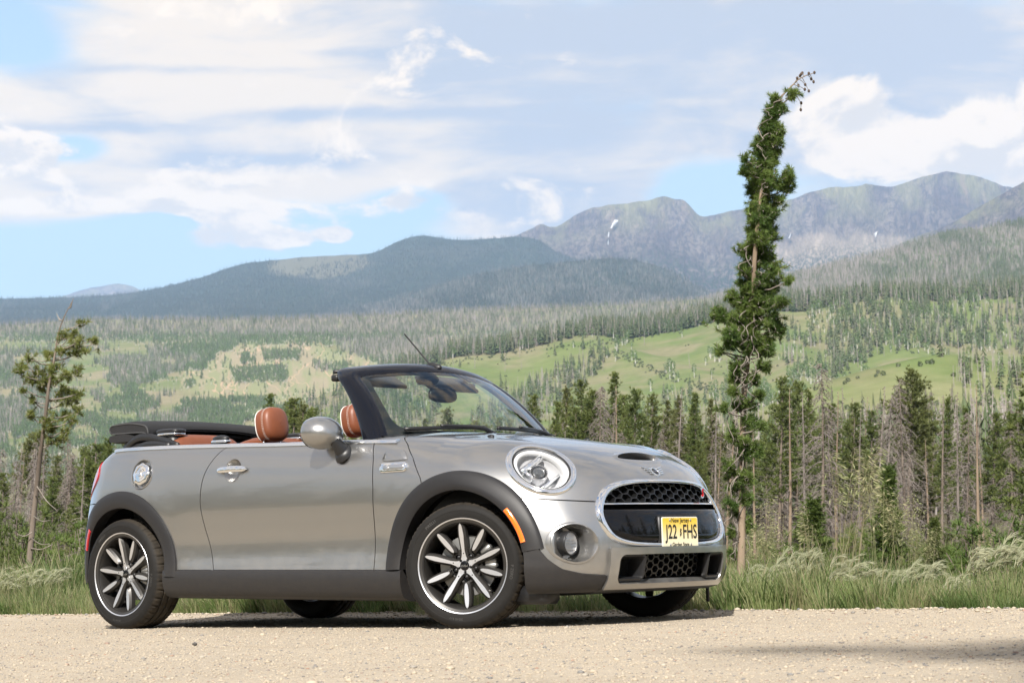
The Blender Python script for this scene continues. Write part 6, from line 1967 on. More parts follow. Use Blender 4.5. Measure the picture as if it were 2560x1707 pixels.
# trees that stand out
tree(WEEP[0], 'weep', 1992 + 60, 905, 62, 'tall dead pine with dense grey twigs, right of the twisted roadside pine', rz=.4)
tree(WEEP[1], 'weep', 2212, 985, 58, 'dead pine in a cloud of drooping pale branches, standing before a dark green pine', rz=2.2)
tree(WEEP[0], 'weep', 2268, 945, 60, 'bare dead pine with pale trunk and weeping grey branches, beside a dark pine crown', rz=4.0)
tree(SNAG, 'snag', 2445, 960, 46, 'bare orange-brown pine trunk with few stubs, at the right of the wood', rz=1.0, lean=.03)
tree(LIVE[4], 'live', 2262, 925, 72, 'dark bushy-topped pine rising behind two pale dead pines', rz=.5, wide=1.15)
tree(LIVE[0], 'live', 1945, 945, 75, 'dark green pine just right of the twisted pine trunk')
tree(SPIRE[0], 'spire', 2590, 770, 36, 'big dark conifer cut off by the right edge of the photo', rz=1, wide=1.25)
tree(SPIRE[1], 'spire', 1510, 930, 88, 'tallest green conifer above the bonnet, with a pointed top')
tree(DEAD[3], 'dead', 1968, 970, 55, 'slim reddish dead trunk close right of the twisted pine')
tree(DEAD[2], 'dead', 2350, 985, 52, 'straight thin dead pine between the weeping dead pine and the orange trunk')
tree(DEAD[3], 'dead', 1810, 980, 70, 'pale bare pine trunk close left of the twisted pine')
# the rest of the wood, living and dead mixed as they come
for (px, top, dp) in ((1330, 1000, 92), (1372, 1010, 85), (1400, 985, 95), (1440, 965, 90), (1475, 985, 82), (1548, 975, 96), (1580, 985, 84), (1625, 1000, 88), (1660, 990, 92), (1700, 985, 90), (1740, 975, 86), (1775, 1000, 94),
                      (1985, 950, 80), (2010, 965, 88), (2085, 1000, 78), (2130, 1010, 74), (2170, 1015, 84), (2320, 1010, 76), (2375, 1005, 82), (2410, 1020, 70), (2480, 1035, 74), (2520, 1050, 66)):
    i = rng.integers(0, 7)
    tree((LIVE + SPIRE)[i], 'live' if i < 5 else 'spire', px + rng.uniform(-8, 8), top + rng.uniform(-15, 15), dp, say('green conifer', px, top, dp), 'green trees of the wood right of the windscreen')
for k in range(62):
    px = rng.uniform(1280, 2600); dp = rng.uniform(60, 105)
    top = 1010 + rng.uniform(-50, 90)
    i = rng.integers(0, 4)
    tree(DEAD[i] if rng.uniform() < .68 else WEEP[i % 2], 'dead', px, top, dp, say('thin grey dead pine', px, top, dp), 'dead trees of the wood right of the windscreen')
for k in range(34):
    px = rng.uniform(1280, 2600); dp = rng.uniform(78, 120); top = 1035 + rng.uniform(-30, 90)
    tree(LIVE[rng.integers(0, 5)], 'live', px, top, dp, say('green conifer', px, top, dp), 'green trees of the wood right of the windscreen')
for k in range(40):
    px = rng.uniform(690, 1290); dp = rng.uniform(62, 115); top = 1048 + rng.uniform(-55, 60)
    i = rng.integers(0, 11)
    p = (LIVE + SPIRE + DEAD)[i]
    g = i < 7
    tree(p, 'live' if g else 'dead', px, top, dp, say('green conifer' if g else 'grey dead pine', px, top, dp),
         ('green' if g else 'dead') + ' trees behind the windscreen')
tree(SPIRE[0], 'spire', 738, 1010, 75, 'yellow-green conifer showing between headrest and door mirror')
tree(SPIRE[1], 'spire', 655, 985, 110, 'small pointed conifer whose tip shows above the folded roof')
for k in range(66):
    px = rng.uniform(-120, 430) if k < 54 else rng.uniform(430, 700); dp = rng.uniform(58, 110); top = 1120 + rng.uniform(-60, 90)
    g = rng.uniform() < .22
    i = rng.integers(0, 5)
    tree(LIVE[i] if g else (DEAD + WEEP)[rng.integers(0, 6)], 'live' if g else 'dead', px, top, dp, say('green conifer' if g else 'grey dead pine', px, top, dp),
         ('green' if g else 'dead') + ' trees left of the car')
for k in range(18):
    i, px, top, dp = rng.integers(0, 11), rng.uniform(150, 330), 1130 + rng.uniform(-40, 90), rng.uniform(45, 70)
    g = i < 5
    tree((LIVE + DEAD + WEEP)[i], 'live' if g else 'dead', px, top, dp, say('small green pine' if g else 'small dead pine', px, top, dp), ('green' if g else 'dead') + ' trees left of the car')
# the back of the wood: a mass of small trees closing the view
n_ = 2600
dd, pxs = rng.uniform(105, 230, n_), rng.uniform(-150, 2720, n_)
pp = np.array([land_at(a, b) for a, b in zip(pxs, dd)])
scatter('back_of_the_wood', FAR[:6], pp, rng.choice([0, 1, 2, 3, 4, 5], n_, p=[.2, .2, .16, .16, .14, .14]), rng.uniform(.28, .52, n_) * np.where(pxs < 600, .75, 1), 'small green and dead conifers massed at the back of the wood')
# young pines and bushes near the road
B1, B2, B3 = bush(1.0, 201, 40, .42), bush(1.0, 202, 36, .55), bush(1.0, 203, 44, .38, .07, NEEDLE)
YOUNG = live_pine(3.0, 211, .05, .20, 2.0, .10, False, NEEDLE_YOUNG, 'cone')
def low(parts, name, px, top, depth, h, label, group=None, wide=1.0, cat='shrub'):
    x, y, z = land_at(px, depth); v = np.array([x, y, z]) - CAM; dp = v @ CD
    s = (853.5 - FPX * (v @ CU) / dp - top) / FPX * dp / h
    plant(name, parts, x, y, z, label, cat, group, s * wide, rng.uniform(0, 6.28), 0, s)
low(YOUNG, 'young_pine', 2202, 1172, 34, 3.0, 'bright green young pine with a cone-shaped top, below the weeping dead pines', wide=1.0, cat='tree')
low(YOUNG, 'young_pine', 2010, 1255, 30, 3.0, 'young bright green pine half hidden by tall grass, right of the twisted pine', wide=1.5, cat='tree')
low(B2, 'shrub', 1985, 1310, 26, 1.0, 'wide yellow-green bush beside the young pine, right of the twisted pine', wide=1.2)
low(YOUNG, 'young_pine', 2320, 1300, 30, 3.0, 'sparse yellowish young pine above the feathery grass at right', wide=1.1, cat='tree')
low(B1, 'shrub', 2530, 1215, 32, 1.0, 'yellow-green bush at the right edge of the photo', wide=1.5)
low(B3, 'shrub', 2440, 1350, 40, 1.0, 'dark low bush at the foot of the orange pine trunk', wide=1.5)
for k, (px, tp, dp, w_) in enumerate(((1900, 1345, 36, 1.3), (2060, 1330, 38, 1.4), (2130, 1290, 44, 1.2), (2170, 1350, 30, 1.3), (2250, 1330, 42, 1.5), (2290, 1360, 34, 1.2), (2370, 1335, 46, 1.6), (2400, 1300, 52, 1.5), (2490, 1330, 36, 1.4), (2560, 1320, 30, 1.4), (230, 1350, 30, 1.3), (90, 1345, 32, 1.4), (-60, 1300, 34, 1.2), (200, 1290, 40, 1.2))):
    low((B1, B2, B3)[k % 3], 'shrub', px, tp, dp, 1.0, ('round' if k % 3 == 0 else 'spreading' if k % 3 == 1 else 'dark') +  ' young bush, wood edge, ' + where(px), 'undergrowth bushes at the edge of the wood', w_)
low(B3, 'shrub', 30, 1235, 24, 1.0, 'dark green bush at the left edge of the photo', wide=1.2)
low(B2, 'shrub', 145, 1320, 23, 1.0, 'low green bush behind the grass, right of the small roadside pine', wide=1.1)
low(B1, 'shrub', -30, 1340, 22, 1.0, 'low bush reaching in from the left edge behind the grass', wide=1.2)

# ------------------------------------------------------------------ the twisted pine and the small pine by the road
def px_to(x, y, depth): return at(x, y, depth)
def shoot_clumps(clumps, depth, trunk_fn, pxm, per, nl, seed, m, nn=46, upward=.35, width=.0022):
    """needle brushes: every clump is a few shoots growing outwards and up from the trunk"""
    rng = np.random.default_rng(seed); tri, tw = Tri(), MB()
    for (x, y, rx, ry) in clumps:
        c = at(x, y, depth); tx = trunk_fn(y)
        r = (rx + ry) / 2 / pxm
        off = c - at(tx, y, depth)
        back = rng.normal(-.45, .6) * max(np.linalg.norm(off), r)
        c = c + CD * back
        root = at(tx, y + 18, depth)
        tw.tube([root, (root + c) / 2 + np.array([0, 0, -.02]) + rng.normal(0, .01, 3), c], [.009, .007, .005], 5, caps=False)
        k = max(5, int(per * (r / .08) ** 1.7))
        out = unit(off + CD * back * .7 + 1e-4)
        for j in range(k):
            d = unit(rng.normal(0, 1, 3) * np.array([1, 1, .8]) + out * .55 + np.array([0, 0, upward * 1.6]))
            b0 = c + rng.normal(0, .45, 3) * np.array([rx, rx, ry]) / pxm * .75 - d * nl * .6
            L = rng.uniform(.8, 1.5) * nl * 1.15
            tw.tube([b0, b0 + d * L], [.004, .002], 4, caps=False)
            n_ = nn; u = rng.uniform(0.05, 1, (n_, 1)) ** .8
            B = b0 + d * L * u
            ang = unit(d * rng.uniform(.35, 1.1, (n_, 1)) + unit(np.cross(d, rng.normal(0, 1, (n_, 3)))) * .85)
            side = unit(np.cross(ang, rng.normal(0, 1, (n_, 3))))
            tri.add(B - side * width, B + side * width, B + ang * nl * rng.uniform(.75, 1.15, (n_, 1)))
    return tri, tw
HD = 17.0; HPM = FPX / HD
TR = np.array([(1851, 1600), (1852, 1500), (1853, 1414), (1855, 1319), (1856, 1161), (1857, 1089), (1861, 970), (1867, 920), (1869, 877), (1877, 819), (1884, 740), (1886, 657), (1896, 540), (1909, 440), (1910, 380), (1916, 341), (1930, 274), (1949, 246), (1973, 222), (1997, 198), (2016, 189), (2036, 183)], float)
TR = spline(TR, 70)
trunk_x = lambda y: float(np.interp(y, TR[::-1, 1], TR[::-1, 0]))
hero = empty('twisted_pine')
hb = at(1851, 1600, HD); hero.location = tuple(hb)
tag(hero, 'tall crooked pine with bent bare tip and tangled grey twigs, right of the car', 'tree')
def rel(o, parent_loc):          # children are built in world places; hang them on the base
    me = o.data; V = np.zeros(len(me.vertices) * 3); me.vertices.foreach_get('co', V)
    V = V.reshape(-1, 3) - parent_loc; me.vertices.foreach_set('co', V.ravel()); me.update()
    return o
wob = np.array([at(x, y, HD + .12 * math.sin(y / 130.0)) for x, y in TR])
rad_ = np.interp(TR[::-1, 1], [183, 200, 260, 340, 600, 900, 1200, 1600], [.003, .005, .008, .012, .017, .022, .027, .036])[::-1]
mb = MB(); mb.tube(wob, rad_, 14)
rel(mb.build('trunk', BARK_ORANGE, hero), hb)
A5 = [(575, 195, 30, 30), (515, 265, 35, 45), (470, 330, 40, 40), (500, 375, 45, 35), (510, 420, 35, 35), (420, 430, 30, 30), (405, 480, 25, 50), (495, 480, 35, 35), (480, 540, 40, 30), (325, 535, 18, 35), (370, 550, 18, 35), (340, 590, 35, 40), (400, 600, 50, 50), (470, 640, 60, 50),
      (555, 620, 35, 45), (540, 680, 35, 40), (380, 670, 50, 45), (430, 720, 60, 50), (510, 740, 40, 30), (400, 780, 50, 50), (460, 800, 60, 40), (380, 840, 40, 40), (450, 860, 60, 40), (480, 920, 35, 40), (400, 940, 70, 35), (350, 990, 45, 35), (430, 990, 45, 30), (450, 1040, 35, 40),
      (330, 1100, 30, 40), (480, 1110, 50, 50), (330, 1170, 30, 30), (420, 1150, 40, 40), (370, 1210, 60, 50), (470, 1200, 60, 50), (540, 1165, 25, 25), (280, 1250, 45, 45), (350, 1280, 60, 50), (450, 1270, 70, 50), (510, 1270, 40, 40), (220, 1340, 45, 45), (290, 1370, 60, 60),
      (470, 1370, 60, 50), (510, 1400, 30, 60), (240, 1440, 45, 45), (300, 1480, 45, 40), (440, 1480, 60, 50), (205, 1520, 20, 15), (320, 1450, 30, 30), (450, 1530, 40, 30), (390, 1330, 50, 40), (430, 890, 50, 40)]
A6 = [(270, 20, 40, 30), (210, 60, 25, 15), (450, 40, 45, 50), (300, 140, 50, 40), (440, 140, 40, 35), (290, 200, 40, 40), (390, 210, 40, 40), (280, 270, 35, 30), (400, 290, 35, 30), (340, 340, 60, 30), (220, 360, 30, 25), (300, 350, 35, 30), (370, 420, 50, 35), (410, 450, 25, 20), (270, 490, 30, 50),
      (340, 540, 60, 35), (390, 580, 45, 40), (340, 600, 50, 30), (250, 650, 30, 30), (270, 700, 35, 40), (340, 720, 45, 45), (290, 780, 40, 30), (340, 830, 40, 40), (260, 850, 40, 30), (300, 900, 40, 40), (350, 960, 30, 50), (270, 1000, 20, 40), (270, 1110, 25, 20)]
CL = [(1700 + a / 2.091, 150 + b / 2.091, c / 1.75, d / 1.75) for a, b, c, d in A5] + [(1700 + a / 2.0907, 850 + b / 2.0907, c / 1.85, d / 1.85) for a, b, c, d in A6]
for y in range(255, 870, 12):
    for sd_ in (-1, 1): CL.append((trunk_x(y) + sd_ * rng.uniform(0, 20) * min(1, (y - 200) / 450), y + rng.normal(0, 6), 10 + 7 * min(1, (y - 250) / 250), 14))
tri, tw = shoot_clumps(CL, HD, trunk_x, HPM, 33.0, .045, 5, NEEDLE_HERO, 52, .35, .0025)
rel(link('crown', tri.data('crown', NEEDLE_HERO), hero), hb)
# tangled dead branches hanging along the trunk, and the bare cone-hung tip
rng2 = np.random.default_rng(9)
def wind(y0, y1, side, n=12, amp=16):
    """a grey branch wandering along the trunk between two heights"""
    pts = []
    for i, y in enumerate(np.linspace(y0, y1, n)):
        f = i / (n - 1)
        o = side * amp * math.sin(min(f * 1.5, 1) * math.pi * .8) + rng2.normal(0, 7)
        pts.append(at(trunk_x(y) + o, y, HD - .10 + rng2.normal(0, .05)))
    return spline(pts, 30)
for (y0, y1, s, a) in ((860, 1010, -1, 28), (872, 1000, 1, 20), (890, 985, -1, 16), (900, 1020, -1, 34), (985, 1210, -1, 42), (1010, 1190, -1, 34), (1060, 1180, -1, 26), (1120, 1340, -1, 44), (1140, 1420, -1, 40), (1230, 1390, -1, 30), (1260, 1430, -1, 18), (1300, 1440, 1, 22), (1350, 1430, -1, 26), (1180, 1300, -1, 22),
                       (560, 690, -1, 26), (590, 680, -1, 18), (640, 720, -1, 32), (650, 740, 1, 12), (740, 870, -1, 30), (770, 850, 1, 26), (790, 900, 1, 16), (800, 930, -1, 22), (960, 1050, 1, 26), (300, 380, -1, 16), (250, 300, -1, 14), (330, 420, -1, 12), (420, 500, 1, 16), (840, 960, 1, 30), (930, 1080, -1, 38))[::1]:
    tw.tube(wind(y0, y1, s, 9, a * rng2.uniform(.6, 1.0)), np.linspace(.0048, .0020, 30), 5, caps=False)
tipy = [(1949, 246), (1973, 222), (1997, 198), (2016, 189), (2036, 183)]
CONES = []
for (a, b) in (((1985, 210), (2000, 190)), ((1997, 198), (2013, 212)), ((2005, 194), (2022, 228)), ((2010, 192), (2006, 183)), ((2018, 188), (2028, 198)), ((1973, 222), (1998, 232)), ((1985, 212), (2012, 224)), ((1985, 235), (2003, 258)), ((1960, 235), (1950, 258)), ((2024, 186), (2034, 205)), ((2003, 258), (2002, 275)), ((1970, 226), (1982, 240)), ((1940, 262), (1925, 290)), ((1990, 204), (1996, 214))):
    p, q = at(*a, HD), at(*b, HD + rng2.normal(0, .03))
    tw.tube([p, (p + q) / 2 + np.array([0, 0, .006]), q], [.004, .003, .002], 4, caps=False); CONES.append(q)
rel(link('dead_twigs', mesh_data('dead_twigs', np.concatenate(tw.V), tw.F, TWIG), hero), hb)
CONEM = mat('pine_cone', (.075, .05, .035), rough=.8)
for c in CONES + [at(1993, 196, HD), at(2003, 186, HD), at(2022, 184, HD), at(2036, 182, HD)]:
    mb = MB(); mb.sphere(c, (.011, .011, .014), 8, 6); rel(mb.build('pine_cone', CONEM, hero), hb)

LD = 21.0; LPM = FPX / LD
LT = spline([(66, 1560), (69, 1450), (72, 1412), (79, 1340), (86, 1274), (95, 1190), (103, 1113), (111, 1060), (118, 1004), (122, 965), (135, 901), (140, 866), (146, 832), (155, 806), (166, 780), (176, 762), (184, 746)], 50)
lx = lambda y: float(np.interp(y, LT[::-1, 1], LT[::-1, 0]))
lp = empty('roadside_pine'); lb = at(66, 1560, LD); lp.location = tuple(lb)
tag(lp, 'small leaning pine with a bare pale leader and tufted branches, left of the car', 'tree')
pts = np.array([at(x, y, LD + .1 * math.sin(y / 90)) for x, y in LT])
mb = MB(); mb.tube(pts, np.interp(LT[:, 1][::-1], [746, 830, 1000, 1300, 1560], [.003, .007, .017, .027, .034])[::-1], 12)
rel(mb.build('trunk', BARK, lp), lb)
A7 = [(350, 190, 25, 25), (330, 230, 30, 30), (385, 270, 45, 22), (415, 275, 25, 25), (350, 320, 60, 22), (290, 310, 40, 22), (280, 250, 30, 30), (210, 330, 40, 28), (150, 340, 30, 26), (90, 380, 32, 26), (120, 410, 30, 30), (180, 400, 40, 36), (240, 400, 45, 40), (300, 420, 55, 36), (340, 400, 30, 28),
      (160, 440, 40, 30), (220, 440, 45, 30), (110, 480, 20, 20), (150, 520, 26, 26), (190, 470, 40, 40), (270, 490, 50, 40), (330, 500, 48, 34), (390, 490, 28, 24), (300, 530, 55, 30), (360, 570, 28, 28), (140, 590, 36, 26), (220, 610, 45, 36), (290, 590, 40, 34), (340, 610, 36, 28), (230, 650, 38, 34), (300, 650, 28, 28), (180, 690, 26, 24), (240, 700, 48, 26), (280, 690, 30, 26), (405, 265, 26, 18), (340, 280, 30, 22)]
CL = [(a / 1.742, 700 + b / 1.742, c / 1.68, d / 1.68) for a, b, c, d in A7]
NEEDLE_TUFT = leaf_mat('tufted_needles', (.135, .165, .04), (.24, .26, .075), None, 6, .4)
tri, tw = shoot_clumps(CL, LD, lx, LPM, 11.5, .052, 6, NEEDLE_TUFT, 40, .5, .0030)
rel(link('crown', tri.data('crown', NEEDLE_TUFT), lp), lb)
for (y0, dx, dy) in ((1113, 30, -8), (1290, 40, 10), (1330, -38, 4), (1345, 46, 14), (1370, 55, -10), (1240, 18, 20), (860, 26, -8), (800, -16, -16), (1215, 50, 60), (770, 10, -18), (1040, -50, -10), (1010, -60, -25), (960, -60, -60), (930, 60, -70), (900, -70, -10)):
    p, q = at(lx(y0), y0, LD), at(lx(y0) + dx, y0 + dy, LD + rng2.normal(0, .12))
    tw.tube(spline([p, (p + q) / 2 + np.array([0, 0, -.03]), q], 8), np.linspace(.007, .003, 8), 5, caps=False)
rel(link('dead_twigs', mesh_data('dead_twigs', np.concatenate(tw.V), tw.F, TWIG), lp), lb)

# the wood on the near side of the road, behind the photographer: seen only as reflections and as the shadow at the lower right
SHADE = live_pine(9.0, 231, .14, .24, 1.0, .18, False, NEEDLE, 'round')
for k, (x, y, sc_, lab) in enumerate(((21.1, -29.1, 2.9, 'tall pine beside the road whose shadow tip lies nearest to the car'), (23.3, -28.8, 2.98, 'tall pine beside the road, its shadow in the middle of the shaded gravel'), (25.8, -28.8, 3.05, 'tall pine beside the road, shading the gravel at the right edge'), (23.6, -30.6, 2.85, 'tall pine beside the road, shading the very bottom right corner'))):
    plant('pine_tree', SHADE, x, y, -.05, lab, 'tree', None, sc_, 1.3 * k)
n_ = 420
tx, ty = rng.uniform(-130, 60, n_), -26 - 70 * rng.uniform(0, 1, n_) ** 1.5
k_ = rng.uniform(0, 1, n_) < .3; tx = np.where(k_, rng.uniform(16, 90, n_), tx); ty = np.where(k_, rng.uniform(3, 70, n_), ty)
scatter('roadside_wood', FAR[:6], np.stack([tx, ty, np.full(n_, -.1)], 1), rng.choice([0, 1, 2, 0, 1, 3], n_), rng.uniform(.55, 1.1, n_), 'wood on the near side of the road, mirrored in the car paint')
# ------------------------------------------------------------------ grass on the verge, pebbles on the road
def blade_mat(name, c1, c2, c3, sc=3.0):
    m = leaf_mat(name, c1, c2, c3, sc, .48, .5)
    return m
GRASS = blade_mat('green_grass', (.215, .28, .10), (.305, .345, .155), (.37, .355, .20))
STRAW = blade_mat('straw_grass', (.33, .30, .175), (.42, .375, .23), (.26, .27, .13))
AWN = blade_mat('feathery_awns', (.46, .47, .31), (.56, .55, .40), (.42, .44, .28), 8)
SEEDH = blade_mat('seed_heads', (.36, .34, .18), (.46, .42, .25), (.30, .32, .15), 9)
def blades(n, h, spread, w, bend, seed, wind=(.10, .04)):
    """a tuft: n curved blades of three pieces"""
    rng = np.random.default_rng(seed); tri = Tri()
    a = rng.uniform(0, 6.283, n); r = spread * rng.uniform(0, 1, n) ** .6
    b = np.stack([r * np.cos(a), r * np.sin(a), np.full(n, -.03)], 1)
    L = (h * rng.uniform(.45, 1.1, n))[:, None]
    d = np.stack([np.cos(a), np.sin(a), 0 * a], 1) * (bend * rng.uniform(.2, 1.2, n))[:, None] + np.array([wind[0], wind[1], 0])
    side = unit(np.cross(d + rng.normal(0, .3, (n, 3)), np.array([0, 0, 1.0]))) * w
    P = [b + d * L * t ** 2 + np.array([0, 0, 1.0]) * L * (t - .18 * t * t) for t in (0, .4, .75, 1.0)]
    W = [side, side * .85, side * .5]
    for i in range(2):
        tri.add(P[i] - W[i], P[i] + W[i], P[i + 1] + W[i + 1]); tri.add(P[i] - W[i], P[i + 1] + W[i + 1], P[i + 1] - W[i + 1])
    tri.add(P[2] - W[2], P[2] + W[2], P[3])
    return tri
DGRASS = blade_mat('deep_green_grass', (.085, .145, .042), (.135, .195, .062), (.17, .21, .08))
def tuft_mesh(name, seed, n=36, h=.30, spread=.09, w=.0034, bend=.35, m=GRASS): return blades(n, h, spread, w, bend, seed).data(name, m)
TUFTS = [tuft_mesh('grass_tuft', 301), tuft_mesh('grass_tuft', 302, 32, .36, .08, .0030, .25), tuft_mesh('grass_tuft', 303, 40, .24, .11, .0036, .5), tuft_mesh('grass_tuft', 306, 30, .36, .10, .0048, .38, DGRASS), tuft_mesh('grass_tuft', 304, 22, .42, .07, .0026, .22, STRAW), tuft_mesh('grass_tuft', 305, 24, .30, .10, .0028, .40, STRAW)]
rng = np.random.default_rng(21)
# clumps along the edge, thinning out down the slope; frame of work is the visible wedge
n = 11000
d = np.abs(rng.normal(0, 1, n)) ** 1.3 * 3.0 + .03
s = rng.uniform(-1.05, 1.05, n)
wv = 5.5 + d * .62
x = 1.4 - d * .80 + s * wv; y = EDGE_Y + .05 + d + .10 * (fbm(x * 1.1, 0 * x + 3.3, 4, 2) - .5) * 2
keep = fbm(x * .9, y * .9, 3, 71) > .36
x, y, d = x[keep], y[keep], d[keep]
z = land_z(x, y)
left = np.clip((-x + 2) / 9, 0, 1)
size = (.25 + 1.35 * fbm(x * 1.1, y * 1.1, 3, 73)) * (.75 + .55 * np.clip(d / 1.0, 0, 1)) * (1 + .45 * left)
idx = np.where(fbm(x * 1.6, y * 1.6, 3, 88) > .66, 3, np.where(rng.uniform(0, 1, len(x)) < .72, rng.integers(0, 4, len(x)), rng.integers(4, 6, len(x))))
scatter('roadside_grass', TUFTS, np.stack([x, y, z], 1), idx, size, 'tall green and straw grass along the far edge of the gravel road')
n = 260
x = rng.uniform(-14, 8, n); k = fbm(x * .8, 0 * x + 7.7, 3, 66) > .50; x = x[k]; y = EDGE_Y - np.abs(rng.normal(0, .12, len(x)))
scatter('edge_weeds', TUFTS, np.stack([x, y, road_z(x, y)], 1), rng.integers(0, 6, len(x)), rng.uniform(.18, .5, len(x)), 'small weeds creeping into the gravel along the road edge')
# farther down the slope: coarser undergrowth
n = 16000
d = rng.uniform(5, 75, n); s = rng.uniform(-1, 1, n); x = -.8 * d + s * (8 + .55 * d); y = EDGE_Y + d
k = fbm(x * .2, y * .2, 4, 55) > .38; x, y, d = x[k], y[k], d[k]
UND = [tuft_mesh('undergrowth', 311, 40, .55, .35, .010, .5), tuft_mesh('undergrowth', 312, 44, .45, .40, .011, .6, STRAW), blades(50, .5, .4, .012, .6, 313).data('undergrowth', NEEDLE)]
scatter('undergrowth', UND, np.stack([x, y, land_z(x, y)], 1), rng.integers(0, 3, len(x)), rng.uniform(.6, 1.3, len(x)), 'low green and brown undergrowth on the forest floor')

# feathery foxtail grass: stems with silky heads blown to the right
def foxtail(seed, h=.30, n=46):
    rng = np.random.default_rng(seed)
    st = blades(120, h * .92, .075, .0028, .20, seed)
    tri, aw = Tri(), Tri()
    R = np.array([.7725, .635, 0])
    for i in range(n):
        a = rng.uniform(0, 6.283); r = .070 * rng.uniform(0, 1) ** .6
        b = np.array([r * math.cos(a), r * math.sin(a), 0]); L = h * rng.uniform(.72, 1.08)
        w = R * rng.uniform(.02, .10) + np.array([math.cos(a), math.sin(a), 0]) * .14
        t = np.linspace(0, 1, 5)[:, None]; P = b + w * L * t ** 2 + np.array([0, 0, 1.0]) * L * (t - .08 * t * t)
        for j in range(4):
            sd = np.array([.0013, -.0013, 0]); tri.add((P[j] - sd)[None], (P[j] + sd)[None], (P[j + 1] + sd * .8)[None])
        # a head that arches over with the wind, clothed in long fine awns
        hl = rng.uniform(.055, .09); blow = rng.uniform(.5, 1.25)
        tt = np.linspace(0, 1, 7); ang = 1.25 - blow * 1.5 * tt
        seg = np.stack([np.cos(ang)[:, None] * R + np.sin(ang)[:, None] * np.array([0, 0, 1.0])], 0)[0] * hl / 6
        Q = P[-1] + np.concatenate([np.zeros((1, 3)), np.cumsum(seg, 0)[:-1]])
        k = 34
        u = rng.uniform(0, 1, k); q = u * 5.999; qi = q.astype(int); B = Q[qi] + (Q[qi + 1] - Q[qi]) * (q - qi)[:, None]
        T_ = unit(seg[np.minimum(qi + 1, 6)])
        D = unit(T_ + rng.normal(0, .16, (k, 3)) + np.array([0, 0, -.10]))
        sd = unit(np.cross(D, rng.normal(0, 1, (k, 3)))) * .0020
        aw.add(B - sd, B + sd, B + D * rng.uniform(.035, .062, (k, 1)))
    return [('leaves', st.data('leaves', GRASS)), ('stems', tri.data('stems', STRAW)), ('feather_heads', aw.data('feather_heads', AWN))]
FX = [foxtail(401, .30, 26), foxtail(402, .33, 30), foxtail(403, .27, 22)]
def edge_place(px, beyond):
    """a spot a little way beyond the road edge in column px"""
    for dp in np.linspace(8, 30, 800):
        p = at(px, 1500, dp)
        if p[1] > EDGE_Y + beyond: return p[0], p[1], float(land_z(p[0], p[1]))
FXL = ('foxtail clump', )
for k, (px, b, s, lab) in enumerate(((1895, .55, .95, 'feathery foxtail grass nearest to the twisted pine trunk'), (1975, .7, 1.1, 'feathery foxtail grass below the young pine, second clump from the twisted pine'),
                                    (2105, .35, 1.05, 'broad silky foxtail grass clump standing alone in the middle of the right verge'), (2215, .7, .85, 'small foxtail grass clump in front of the tall brome stalks'),
                                    (2285, .55, .85, 'loose foxtail grass clump below the weeping dead pines'), (2378, .5, .72, 'low drooping foxtail grass left of the big clump at the right'), (2455, .35, 1.12, 'large silky foxtail grass clump beneath the orange trunk'),
                                    (2530, .4, 1.15, 'foxtail grass clump at the right edge of the photo'), (20, .5, 1.25, 'pale foxtail grass at the left edge of the photo'), (100, .6, 1.2, 'pale foxtail grass below the small roadside pine'))):
    x, y, z = edge_place(px, b)
    plant('foxtail_grass', FX[k % 3], x, y, z, lab, 'grass clump', 'feathery foxtail grass clumps on the verge', s, [0, .5, -.4, .3][k % 4])
# tall brome stalks with nodding seed heads
def brome(seed, h=.95, n=9):
    rng = np.random.default_rng(seed); st, hd, lf = MB(), Tri(), blades(26, .42, .08, .0035, .35, seed)
    for i in range(n):
        a = rng.uniform(0, 6.283); b = np.array([.05 * math.cos(a), .05 * math.sin(a), 0]); L = h * rng.uniform(.7, 1.05)
        w = np.array([.7725, .635, 0]) * rng.uniform(-.02, .14) + np.array([math.cos(a), math.sin(a), 0]) * .08
        t = np.linspace(0, 1, 8)[:, None]; P = b + w * L * t ** 2 + np.array([0, 0, 1.0]) * L * t
        st.tube(P, np.linspace(.0022, .0010, 8), 4, caps=False)
        for u in np.linspace(.70, 1.0, 11):
            p = path_at(P, np.array([u * L]))[0]
            for j in range(4):
                q = rng.uniform(0, 6.283); d = unit(np.array([math.cos(q) + .5, math.sin(q) + .4, rng.uniform(-.5, .7)])); l = rng.uniform(.02, .07) * (1.25 - u)
                e = p + d * (l + .02); st.tube([p, e], [.0006, .0005], 3, caps=False)
                dd = unit(d + np.array([.3, .25, -.6])); sd = unit(np.cross(dd, rng.normal(0, 1, 3))) * .0038
                hd.add((e - dd * .002)[None], (e + dd * .012 + sd)[None], (e + dd * .033)[None]); hd.add((e - dd * .002)[None], (e + dd * .012 - sd)[None], (e + dd * .033)[None])
    return [('leaves', lf.data('leaves', GRASS)), ('stems', mesh_data('stems', np.concatenate(st.V), st.F, STRAW)), ('seed_heads', hd.data('seed_heads', SEEDH))]
BR = [brome(501), brome(502, .9, 5), brome(503, .75, 4)]
for k, (px, b, s, lab) in enumerate(((2115, .8, 1.10, 'tallest brome grass with open nodding seed heads, before the tall dead pine'), (2205, .6, 1.0, 'dense tall brome grass with pale heads, before the bright young pine'), (2030, .9, .86, 'tall brome grass with narrow heads, right of the twisted pine'),
                                    (2260, .9, .80, 'slim brome grass with green leaves right of the dense tall brome'), (1880, .9, .80, 'thin brome grass leaning over the foot of the twisted pine'), (2430, .8, .62, 'short green brome stalks at the foot of the orange trunk'),
                                    (2310, 1.2, .62, 'sparse thin brome stalks above the loose foxtail clump'), (1945, 1.1, .74, 'lone brome grass between twisted pine and young pine'))):
    x, y, z = edge_place(px, b)
    plant('brome_grass', BR[k % 3], x, y, z, lab, 'grass clump', 'tall brome grass stalks on the verge', s, k * 1.3)

